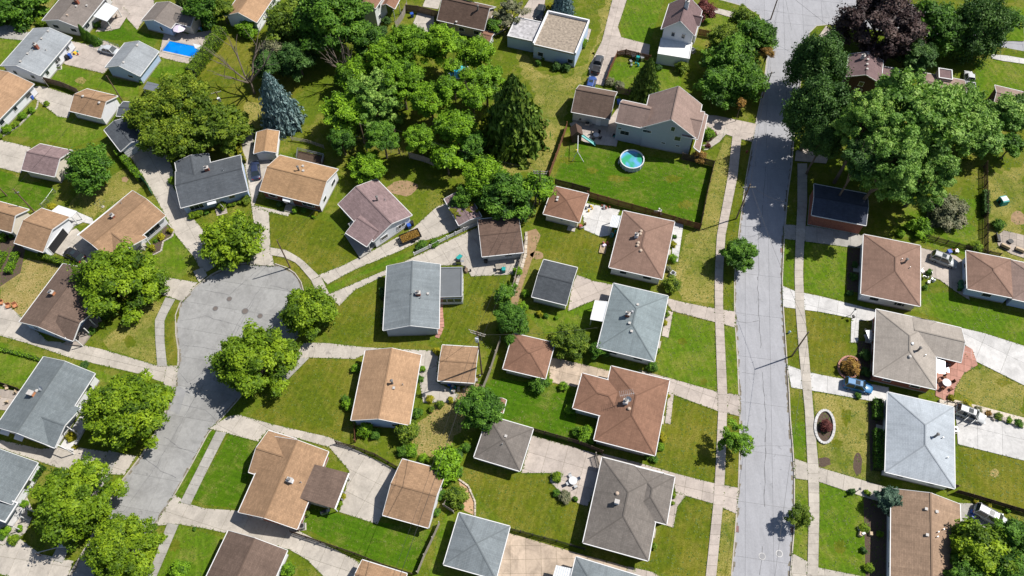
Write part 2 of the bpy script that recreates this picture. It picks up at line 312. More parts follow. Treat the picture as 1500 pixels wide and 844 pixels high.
def clip(poly2, a, off, side):        # keep the part with side*(p.a - off) >= 0
    out = []; n = len(poly2)
    for i in range(n):
        p, q = poly2[i], poly2[(i+1) % n]; dp, dq = side*(p.dot(a)-off), side*(q.dot(a)-off)
        if dp >= 0: out.append(p)
        if (dp >= 0) != (dq >= 0): out.append(p + (q-p)*(dp/(dp-dq)))
    return out
def area2(P): return 0.5*sum(P[i].x*P[(i+1) % len(P)].y - P[(i+1) % len(P)].x*P[i].y for i in range(len(P)))
def paved(name, label, pts, mat, cell=(2.6, 2.6), direction=None, joint=JOINT, z=None, gap=0.03, sink=None, piece='slab'):
    P = [Vector(p[:2]) for p in (poly(pts) if not isinstance(pts[0], Vector) else pts)]; PAVED.append((name, P))
    z0 = PZ[0] if z is None else z; PZ[0] += 0.0012
    mb = MB(); mb.prism(P, z0-0.01 if sink is None else sink, z0)
    base = struct(name, mb, joint, label)
    th = direction if direction is not None else max(((P[(i+1) % len(P)]-P[i]).length, math.atan2(*(P[(i+1) % len(P)]-P[i]).yx)) for i in range(len(P)))[1]
    u = Vector((math.cos(th), math.sin(th))); v = Vector((-u.y, u.x))
    us = [p.dot(u) for p in P]; vv = [p.dot(v) for p in P]
    nu = max(1, round((max(us)-min(us))/cell[0])); nv = max(1, round((max(vv)-min(vv))/cell[1]))
    cu, cv = (max(us)-min(us))/nu, (max(vv)-min(vv))/nv
    for i in range(nu):
        for j in range(nv):
            g = gap/2; q = P
            for a, off, sd in ((u, min(us)+i*cu+g, 1), (u, min(us)+(i+1)*cu-g, -1), (v, min(vv)+j*cv+g, 1), (v, min(vv)+(j+1)*cv-g, -1)):
                q = clip(q, a, off, sd)
                if len(q) < 3: break
            if len(q) < 3 or abs(area2(q)) < 0.12: continue
            qq = [q[0]]
            for p in q[1:]:
                if (p-qq[-1]).length > 0.02: qq.append(p)
            if (qq[0]-qq[-1]).length < 0.02: qq.pop()
            if len(qq) < 3: continue
            m2 = MB(); m2.prism(qq, z0+0.001, z0+0.028+random.uniform(-0.003, 0.003)); part(piece, m2, mat, base)
    return base
def strip(name, label, L, Rr, mat, step=1.6, gap=0.03, z=None, piece='slab'):
    L = [Vector(gp(*p)[:2]) for p in L]; Rr = [Vector(gp(*p)[:2]) for p in Rr]
    z0 = PZ[0] if z is None else z; PZ[0] += 0.0012
    def samp(C, n):
        d = [0]
        for i in range(len(C)-1): d.append(d[-1]+(C[i+1]-C[i]).length)
        out = []
        for k in range(n+1):
            t = d[-1]*k/n; i = max(j for j in range(len(C)-1) if d[j] <= t+1e-9)
            out.append(C[i].lerp(C[i+1], min(1, (t-d[i])/(d[i+1]-d[i]))))
        return out, d[-1]
    n = max(1, round(samp(L, 2)[1]/step)); A, _ = samp(L, n); B, _ = samp(Rr, n)
    PAVED.append((name, A + B[::-1])); mb = MB(); mb.prism(A + B[::-1], z0-0.01, z0); base = struct(name, mb, JOINT, label)
    for k in range(n):
        a0, a1, b0, b1 = A[k], A[k+1], B[k], B[k+1]; g = gap/2/max(0.3, (a1-a0).length)
        q = [a0.lerp(a1, g), a0.lerp(a1, 1-g), b0.lerp(b1, 1-g), b0.lerp(b1, g)]
        m2 = MB(); m2.prism(q, z0+0.001, z0+0.028+random.uniform(-0.003, 0.003)); part(piece, m2, mat, base)
    return base
# street surfaces lie 0.12 m below the verges
paved('street', 'light grey worn street with long joints running up the right side', H1, ASPH, (8.5, 4.15), ang((1115, 700), (1113, 500)), JOINT_GREY, z=-0.15, gap=0.035, sink=-0.3, piece='road_panel')
paved('cul_de_sac', 'grey patched turning circle street on the left', H2, ASPH2, (5.2, 4.4), ang((240, 700), (330, 480)), JOINT_GREY, z=-0.152, gap=0.05, sink=-0.3, piece='road_panel')
def kerb(pts, label):
    P = [gp(*p) for p in pts]; mb = MB()
    for i in range(len(P)-1):
        d = (P[i+1]-P[i]); L = d.length; n = max(1, round(L/3.0)); e = d/n
        for k in range(n):
            a = P[i]+e*(k+0.006); b = P[i]+e*(k+0.994); a.z = b.z = -0.06; mb.beam(a, b, 0.17, 0.19)
    struct('kerb', mb, CONC, label)
kerb(STREET_MAIN[:20], 'concrete kerb along the left side of the long street'); kerb(STREET_MAIN[31:], 'concrete kerb along the right side of the long street'); kerb(STREET_COURT, 'concrete kerb round the turning circle')
CRACK = simple('tar filled crack', (0.13, 0.13, 0.135), 0.8, 0.3, 3)
def crack(pts, w, label, z=-0.112):
    mb = MB(); prev = None
    for i in range(len(pts)-1):
        a, b = gp(*pts[i]), gp(*pts[i+1]); n = max(2, int((b-a).length/0.8))
        for k in range(n):
            p = a.lerp(b, (k+1)/n) + Vector((random.uniform(-.10, .10), random.uniform(-.10, .10), 0)); p.z = z
            q = prev if prev is not None else Vector((a.x, a.y, z)); d = p-q; s = Vector((-d.y, d.x, 0)).normalized()*w*random.uniform(.12, .5)
            mb.add([q+s, q-s, p-s, p+s], [(0, 1, 2, 3)]); prev = p
    struct('street_crack', mb, CRACK, label)
crack([(1110, 405),(1111.5, 460),(1115, 510)], .11, 'dark long crack in the street above the leaning lamp pole shadow'); crack([(1117, 545),(1120, 580),(1122, 612)], .10, 'dark crack in the street below the lamp pole shadow')
crack([(1122, 612),(1121, 700),(1120, 742)], .14, 'dark sealed seam in the lower street'); crack([(1117, 800),(1113, 843)], .10, 'seam by the two manhole covers')
crack([(1078, 470),(1095, 473),(1111, 470)], .09, 'cross crack over the left lane'); crack([(1087, 545),(1100, 548),(1112, 547)], .08, 'short cross crack by the lamp shadow')
crack([(1111, 340),(1112, 390),(1110, 410)], .09, 'crack beside the round street tree'); crack([(1086, 330),(1110, 332),(1125, 331)], .07, 'thin cross crack above the round street tree')
crack([(1084, 655),(1120, 652),(1160, 653)], .06, 'thin cross crack near the small sidewalk tree'); crack([(1122, 243),(1118, 300),(1112, 345)], .08, 'crack in the tree shaded part of the street')
crack([(1138, 10),(1128, 100),(1120, 200)], .06, 'thin seam running from the crossing'); crack([(1060, 8),(1140, 17),(1215, 26)], .07, 'seam across the street crossing at top'); crack([(1150, -10),(1160, 45)], .07, 'short seam in the crossing')
for pts, w, l in (([(300,425),(335,432),(372,400),(385,388)], .08, 'crack reaching the top kerb of the turning circle'), ([(262,470),(300,463),(345,475),(378,487)], .09, 'crack across the middle of the turning circle'), ([(268,505),(305,510),(330,515),(350,478),(372,440)], .07, 'forked crack in the turning circle'),
    ([(262,545),(275,560),(320,530),(335,500),(350,470),(385,415)], .08, 'diagonal crack through the turning circle'), ([(240,640),(262,655),(300,668)], .08, 'crack in the street left of the striped lawn'), ([(212,672),(235,690),(258,700)], .10, 'tar line across the lower court street'), ([(180,750),(230,680),(275,600),(300,560)], .07, 'long seam in the lower court street'),
    ([(395,418),(420,423),(440,440)], .08, 'crack near the right kerb of the turning circle'), ([(258,590),(300,600),(315,615)], .07, 'crack by the shaded street mouth')):
    crack(pts, w, l)
DIRT = simple('gutter dirt', (0.17, 0.15, 0.115), 1, 0.4, 2)
def dirt(pts, label, side):
    P = [gp(*p) for p in pts]; mb = MB()
    for a, b in zip(P[:-1], P[1:]):
        d = b-a; L = d.length; u = d.normalized(); s = Vector((-u.y, u.x, 0))*side; n = max(1, int(L/.7))
        for k in range(n):
            if random.random() < .3: continue
            p = a+d*(k/n)+s*.12; q = a+d*((k+1.05)/n)+s*.12; w0, w1 = random.uniform(.05, .4), random.uniform(.05, .4)
            V = [p, q, q+s*w1, p+s*w0]; V = [Vector((v.x, v.y, -.1135)) for v in V]; mb.add(V, [(0, 1, 2, 3) if side > 0 else (3, 2, 1, 0)])
    struct('gutter_dirt', mb, DIRT, label)
dirt(STREET_MAIN[1:12], 'leaf dirt along the left gutter of the long street', -1); dirt(STREET_MAIN[35:50], 'leaf dirt along the right gutter of the long street', -1); dirt(STREET_COURT, 'leaf dirt round the gutter of the turning circle', -1)
PATCH = simple('dark street patch', (0.24, 0.24, 0.245), 0.9, 0.15, 0.8)
def flat(name, label, pts, z0, mat, kind='structure', thick=0.0):
    mb = MB(); mb.prism(poly(pts), z0-thick, z0); o = struct(name, mb, mat, label); return o
flat('street_patch', 'darker rectangular patch low in the court street', [(258,563),(272,572),(262,607),(246,600)], -0.118, PATCH)
def manhole(px, py, r, label, mat=None):
    o = thing('manhole_cover', label, 'manhole', TM(gp(px, py, -0.118)), 'manhole covers in the streets'); mb = MB(); mb.tube((0, 0, 0), (0, 0, .02), r*1.25, n=20); part('frame', mb, CONC_WHITE if mat else CRACK, o)
    mb = MB(); mb.tube((0, 0, .01), (0, 0, .03), r, n=20); part('lid', mb, simple('iron lid', (0.13, 0.11, 0.10) if not mat else (0.24, 0.24, 0.25), .8), o)
manhole(336, 438, .4, 'dark round manhole in the middle of the turning circle'); manhole(359, 456, .5, 'brown stained manhole right of the middle of the turning circle'); manhole(381, 463, .4, 'reddish manhole near the right kerb of the circle'); manhole(315.5, 452, .4, 'dark manhole on the left of the turning circle')
manhole(1116.5, 815, .42, 'pale manhole cover left of the two in the lower street', 1); manhole(1141.5, 811, .42, 'pale manhole cover right of the two in the lower street', 1)
for px, py, l in ((1079.5, 775, 'rusty storm drain at the left kerb'), (1160.5, 776, 'rusty storm drain at the right kerb'), (1145.5, 367, 'storm drain at the right kerb by the shaded drive')):
    o = thing('storm_drain', l, 'drain', TM(gp(px, py, -0.115), ang((1115, 700), (1113, 500))), 'storm drains along the kerb'); mb = MB(); mb.box(0, 0, 0.0, 1.0, .6, .03); part('frame', mb, CRACK, o); mb = MB()
    for k in range(6): mb.box(-.4+k*.16, 0, .02, .06, .5, .02)
    part('grate', mb, RED, o)

# ------------------------------------------------------------------ lawns
LZ = [0.004]
def ragged(P, amp):
    out = []; n = len(P)
    for i in range(n):
        a, b = P[i], P[(i+1) % n]; k = max(1, int((b-a).length/0.9)); d = (b-a).normalized(); s = Vector((-d.y, d.x, 0))
        for j in range(k): out.append(a.lerp(b, j/k) + s*(random.uniform(-amp, amp)*.5 + amp*math.sin(j*0.9+i)*.5*math.sin(j*.37+i)))
    return out
SOFT = {'broad lawn round the bare tree': 1.6, 'large open lawn below the flat roofed house': 1.2, 'dry patch by the blue spruce': .9, 'dry lawn below the dark round tree': .9, 'bare dry yard by the round shrub': .9,
        'green garden under the elm': 1.2, 'yellowish garden at the right edge': 1.0, 'lawn with white flowering shrubs': .6, 'dry lawn left of the plum brown roof': .5, 'dry patch of lawn right of the beige house': .8}
def lawn(kind, pts, label):
    LZ[0] += 0.0001; mb = MB(); mb.prism(ragged(poly(pts), SOFT.get(label, .12)), LZ[0], LZ[0]); struct('lawn', mb, MG[kind], label)
for k, pts, l in [
 ('fresh', [(0,188),(45,150),(85,170),(100,172),(148,185),(150,200),(110,215),(60,205),(0,196)], 'bright lawn below the pale tan house on the left'),
 ('fresh', [(0,50),(45,60),(25,80),(0,92)], 'bright lawn at the left edge'),
 ('fresh', [(60,100),(95,97),(150,110),(205,122),(200,150),(150,130),(70,122)], 'bright lawn with a round bare ring'),
 ('rich', [(140,45),(182,24),(203,46),(235,55),(222,72),(200,60),(150,58)], 'dark green triangle lawn by the awning house'),
 ('fresh', [(235,85),(285,96),(262,120),(215,112)], 'bright lawn behind the swimming pool'),
 ('rich', [(0,250),(55,268),(90,280),(60,310),(0,295)], 'lawn with two poles at the left edge'),
 ('olive', [(330,50),(400,40),(440,130),(400,190),(300,180),(262,130),(300,80)], 'broad lawn round the bare tree'),
 ('worn', [(360,150),(385,152),(402,165),(395,186),(372,188),(352,172)], 'dry patch by the blue spruce'),
 ('worn', [(115,285),(165,262),(190,240),(215,270),(190,283),(120,330),(95,310)], 'dry lawn below the dark round tree'),
 ('fresh', [(212,372),(245,325),(262,350),(292,385),(262,410),(220,400)], 'triangle lawn with mulch bed'),
 ('olive', [(394,312),(424,316),(485,325),(500,340),(525,375),(467,402),(440,380),(398,362)], 'lawn with the wooden pole below the tan house'),
 ('fresh', [(0,500),(60,520),(150,545),(190,560),(140,560),(70,540),(0,545)], 'narrow bright lawn strip over the slate roof'),
 ('fresh', [(0,520),(60,530),(40,566),(0,562)], 'bright lawn beside the patio at the left edge'),
 ('straw', [(0,400),(40,380),(92,388),(60,430),(32,468),(0,445)], 'dry lawn left of the plum brown roof'),
 ('worn', [(150,500),(200,455),(228,440),(240,445),(226,475),(231,535),(160,512)], 'dry lawn under the maple by the curved sidewalk'),
 ('olive', [(262,446),(262,462),(252,490),(259,512),(258,536),(246,536),(240,500),(242,470)], 'curved verge beside the turning circle'),
 ('olive', [(396,374),(417,378),(436,387),(452,408),(440,412),(430,398),(405,388)], 'curved verge at the foot of the wooden pole'),
 ('fresh', [(480,420),(606,365),(610,372),(520,408),(483,432)], 'long green strip between two drives'),
 ('olive', [(475,485),(497,447),(555,420),(560,490),(620,505),(640,512),(536,508),(485,498)], 'lawn left of the grey house'),
 ('olive', [(645,440),(680,405),(735,400),(722,470),(705,505),(645,500)], 'lawn right of the grey house'),
 ('olive', [(365,610),(425,560),(450,526),(512,528),(512,600),(500,645),(430,630)], 'mown lawn left of the tan house'),
 ('rich', [(300,740),(280,730),(338,634),(380,646),(350,745)], 'dark mown lawn with stripes in front of the L shaped tan house'),
 ('rich', [(257,722),(305,633),(316,632),(268,733)], 'narrow dark green verge strip'),
 ('rich', [(440,770),(455,745),(505,755),(630,778),(612,838),(520,815)], 'very green back lawn of the L shaped tan house'),
 ('fresh', [(228,844),(262,770),(323,787),(295,860),(225,870)], 'bright lawn at the bottom left of the drive'),
 ('straw', [(600,640),(640,590),(690,560),(700,600),(650,670),(600,670)], 'bare dry yard by the round shrub'),
 ('rich', [(700,560),(735,555),(850,570),(840,650),(780,640),(710,600)], 'green yard between the brown garages'),
 ('olive', [(680,690),(760,695),(808,695),(850,740),(835,797),(745,770),(690,720)], 'striped olive lawn behind the grey hip garage'),
 ('fresh', [(655,745),(665,760),(650,844),(625,860),(640,790)], 'narrow lawn left of the dove grey garage'),
 ('fresh', [(770,460),(830,455),(868,442),(865,480),(800,490)], 'bright lawn beside the white carport'),
 ('olive', [(785,335),(855,337),(893,350),(880,400),(845,400),(795,380),(775,350)], 'patchy lawn between the brown hip garage and dark garage'),
 ('rich', [(812,262),(835,205),(860,212),(930,225),(1040,243),(1025,332),(868,290)], 'fenced green yard with the round pool'),
 ('worn', [(1045,245),(1062,200),(1074,205),(1060,300),(1050,345),(1046,445),(1000,440),(985,410),(1005,345),(1025,330)], 'worn lawn along the left sidewalk'),
 ('olive', [(1086,205),(1099,208),(1090,262),(1080,340),(1075,407),(1062,400),(1063,345)], 'grass verge with the tall utility pole'),
 ('worn', [(730,40),(760,60),(790,110),(840,110),(880,60),(905,-5),(885,-5),(868,90),(845,120),(825,180),(800,260),(730,250),(755,215),(790,160),(770,110)], 'large open lawn below the flat roofed house'),
 ('fresh', [(905,0),(918,-8),(975,-5),(950,66),(910,54)], 'bright lawn left of the white gabled house'),
 ('fresh', [(900,92),(950,90),(1000,110),(990,140),(940,150),(900,135),(888,120)], 'lawn with white flowering shrubs'),
 ('fresh', [(1030,60),(1050,58),(1090,20),(1070,15),(1020,20)], 'lawn by the red fence and crimson shrub'),
 ('fresh', [(980,458),(1046,473),(1052,573),(985,555),(960,545)], 'fresh front lawn of the blue grey hip house'),
 ('fresh', [(1059,477),(1077,480),(1083,578),(1066,574)], 'narrow verge right of the cracked sidewalk'),
 ('olive', [(985,582),(1052,600),(1050,710),(960,685),(972,640)], 'front lawn of the brown L shaped hip house'),
 ('olive', [(1064,605),(1083,609),(1081,714),(1060,710)], 'verge with the small leaning tree'),
 ('olive', [(1008,727),(1045,738),(1034,860),(940,830),(960,790)], 'front lawn of the ash grey hip house'),
 ('worn', [(1059,742),(1078,752),(1071,844),(1048,844)], 'dry verge at the bottom of the left kerb'),
 ('fresh', [(1147,350),(1165,352),(1165,420),(1146,418)], 'verge strip right of the street under the tree shadow'),
 ('fresh', [(1178,352),(1240,362),(1238,440),(1178,427)], 'front lawn of the first brown hip house on the right'),
 ('olive', [(1148,450),(1166,450),(1171,540),(1153,525)], 'verge strip with the lamp pole'),
 ('olive', [(1180,455),(1247,466),(1245,550),(1185,543)], 'front lawn of the beige hip house'),
 ('worn', [(1192,575),(1280,588),(1290,710),(1200,685)], 'dry lawn with the round stone edged bed'),
 ('fresh', [(1159,620),(1180,618),(1183,675),(1164,670)], 'short verge by the second sidewalk gate'),
 ('fresh', [(1165,702),(1184,704),(1183,822),(1161,812)], 'verge strip with the thin young tree'),
 ('fresh', [(1199,706),(1290,732),(1290,860),(1199,832)], 'bright front lawn at bottom right'),
 ('fresh', [(1360,430),(1398,428),(1420,440),(1500,465),(1500,505),(1410,480),(1340,455)], 'green lawn between the two right rear houses'),
 ('worn', [(1395,570),(1412,545),(1440,535),(1500,565),(1500,610),(1440,600)], 'dry patch of lawn right of the beige house'),
 ('olive', [(1405,655),(1500,675),(1500,745),(1405,720)], 'back lawn with the bare spot at the right edge'),
 ('worn', [(1440,260),(1500,240),(1500,390),(1442,370)], 'yellowish garden at the right edge'),
 ('fresh', [(1310,340),(1320,290),(1430,290),(1430,375),(1380,365)], 'green garden under the elm'),
 ('fresh', [(1440,10),(1500,10),(1500,60),(1440,60)], 'grass beyond the tree at top right'),
 ('fresh', [(1430,85),(1500,90),(1500,130),(1425,160)], 'grass corner beside the white parked truck'),
 ('worn', [(20,40),(62,5),(90,-10),(60,30),(45,47)], 'dry grass corner at the top left'),
 ]: lawn(k, pts, l)
def patch(pts, mat, label, name='bare_patch', z=0.011): 
    mb = MB(); PZ[0] += 0.0; mb.prism(poly(pts), z, z); struct(name, mb, mat, label)
def blob(px, py, rx, ry=None, n=14, j=0.16):
    ry = ry or rx; return [(px+math.cos(t)*rx*(1+random.uniform(-j, j)), py+math.sin(t)*ry*(1+random.uniform(-j, j))) for t in (2*math.pi*i/n for i in range(n))]
patch(blob(118, 118, 8, 5), MG['straw'], 'round worn ring on the bright lawn', z=.0105); patch(blob(787, 374, 10, 6), SOIL, 'bare soil patch near the dark garage'); patch(blob(590, 275, 22, 12), SOIL, 'bare soil right of the purple roof')
patch(blob(555, 285, 10, 8), MG['straw'], 'dry spot by purple roof', z=.0105); patch([(770,340),(785,335),(792,345),(765,420),(752,470),(745,465),(755,400)], SOIL, 'strip of bare soil along the back fence'); patch(blob(637, 648, 20, 12), MG['straw'], 'dusty patch in the small yard')
for bx_, by_, rx_, ry_ in ((832,235,9,5),(985,262,14,6),(905,262,16,5),(1005,300,10,6),(868,250,8,4),(600,480,0,0),(420,590,12,6),(470,560,9,5),(540,620,0,0),(1240,610,7,12),(1225,650,8,8),(1020,640,8,7),(1030,560,6,5),(1000,500,7,5),(1010,790,9,8),(760,735,16,5),(790,750,14,4),(430,350,10,5),(480,370,9,6),(190,500,10,8),(280,100,8,4),(845,360,10,6),(820,345,8,4),(700,470,6,8),(1225,500,5,8),(1470,560,12,6),(1230,800,8,10),(1440,680,9,5),(255,800,10,8)):
    if rx_: patch(blob(bx_, by_, rx_, ry_, 26, .4), MG['olive'], 'irregular paler spot in a lawn', 'worn_grass', .0095+random.random()*.0009)
patch(blob(183, 263, 5, 4), SOIL, 'small bare spot by the hedge'); patch(blob(1492, 320, 12, 10), SOIL, 'bare spot at the right edge'); patch([(205,318),(240,290),(250,318),(225,345)], MG['fresh'], 'small lawn over the tan gable', z=.0105)
patch(blob(1208, 625, 13.5, 23, j=.04), MULCH, 'dark mulch bed inside the stone ring', 'mulch_bed', .012); patch(blob(1256, 680, 7, 16), MULCH, 'mulch patch by the walk', 'mulch_bed'); patch(blob(1205, 677, 12, 7), MULCH, 'half round mulch bed at the drive', 'mulch_bed')
patch([(220,362),(232,345),(243,330),(253,338),(252,345),(240,352),(237,366),(224,373)], MULCH, 'curved mulch bed with yellow shrubs', 'mulch_bed'); patch(blob(1245, 538, 15, 15), MULCH, 'bed round the orange shrub', 'mulch_bed')
patch([(672,705),(683,708),(697,735),(695,755),(680,748),(676,720)], simple('wood chips', (0.42, 0.27, 0.16), 1, .25, 5, bmp=.5), 'curved wood chip bed with round bush', 'wood_chip_bed')
patch([(1265,730),(1305,722),(1305,860),(1268,850)], MULCH, 'dark bed along the tan wing at bottom right', 'mulch_bed'); patch([(1272,590),(1298,590),(1298,690),(1275,690)], MULCH, 'planting bed with clipped hedge', 'mulch_bed')
patch([(1242,365),(1262,350),(1262,430),(1240,425)], MULCH, 'planting bed at the brown hip house', 'mulch_bed'); patch([(1256,500),(1280,500),(1280,560),(1258,556)], MULCH, 'planting bed at the beige house', 'mulch_bed')
patch(blob(1457, 693, 7, 6), MG['straw'], 'round scorched spot on the back lawn', 'bare_patch', .0105); patch([(1030,190),(1050,186),(1058,200),(1035,212)], MULCH, 'bed by the two storey house', 'mulch_bed')
patch([(0,345),(40,352),(30,400),(0,420)], MULCH, 'vegetable bed soil at the left edge', 'mulch_bed'); patch([(690,560),(712,565),(700,600),(660,590)], SOIL, 'soil strip beside the shed', z=.0112)
patch([(1375,590),(1410,598),(1440,606),(1500,626),(1500,612),(1440,596),(1400,586)], STONE, 'rocky planting strip right of the patio', 'rock_bed', .02)

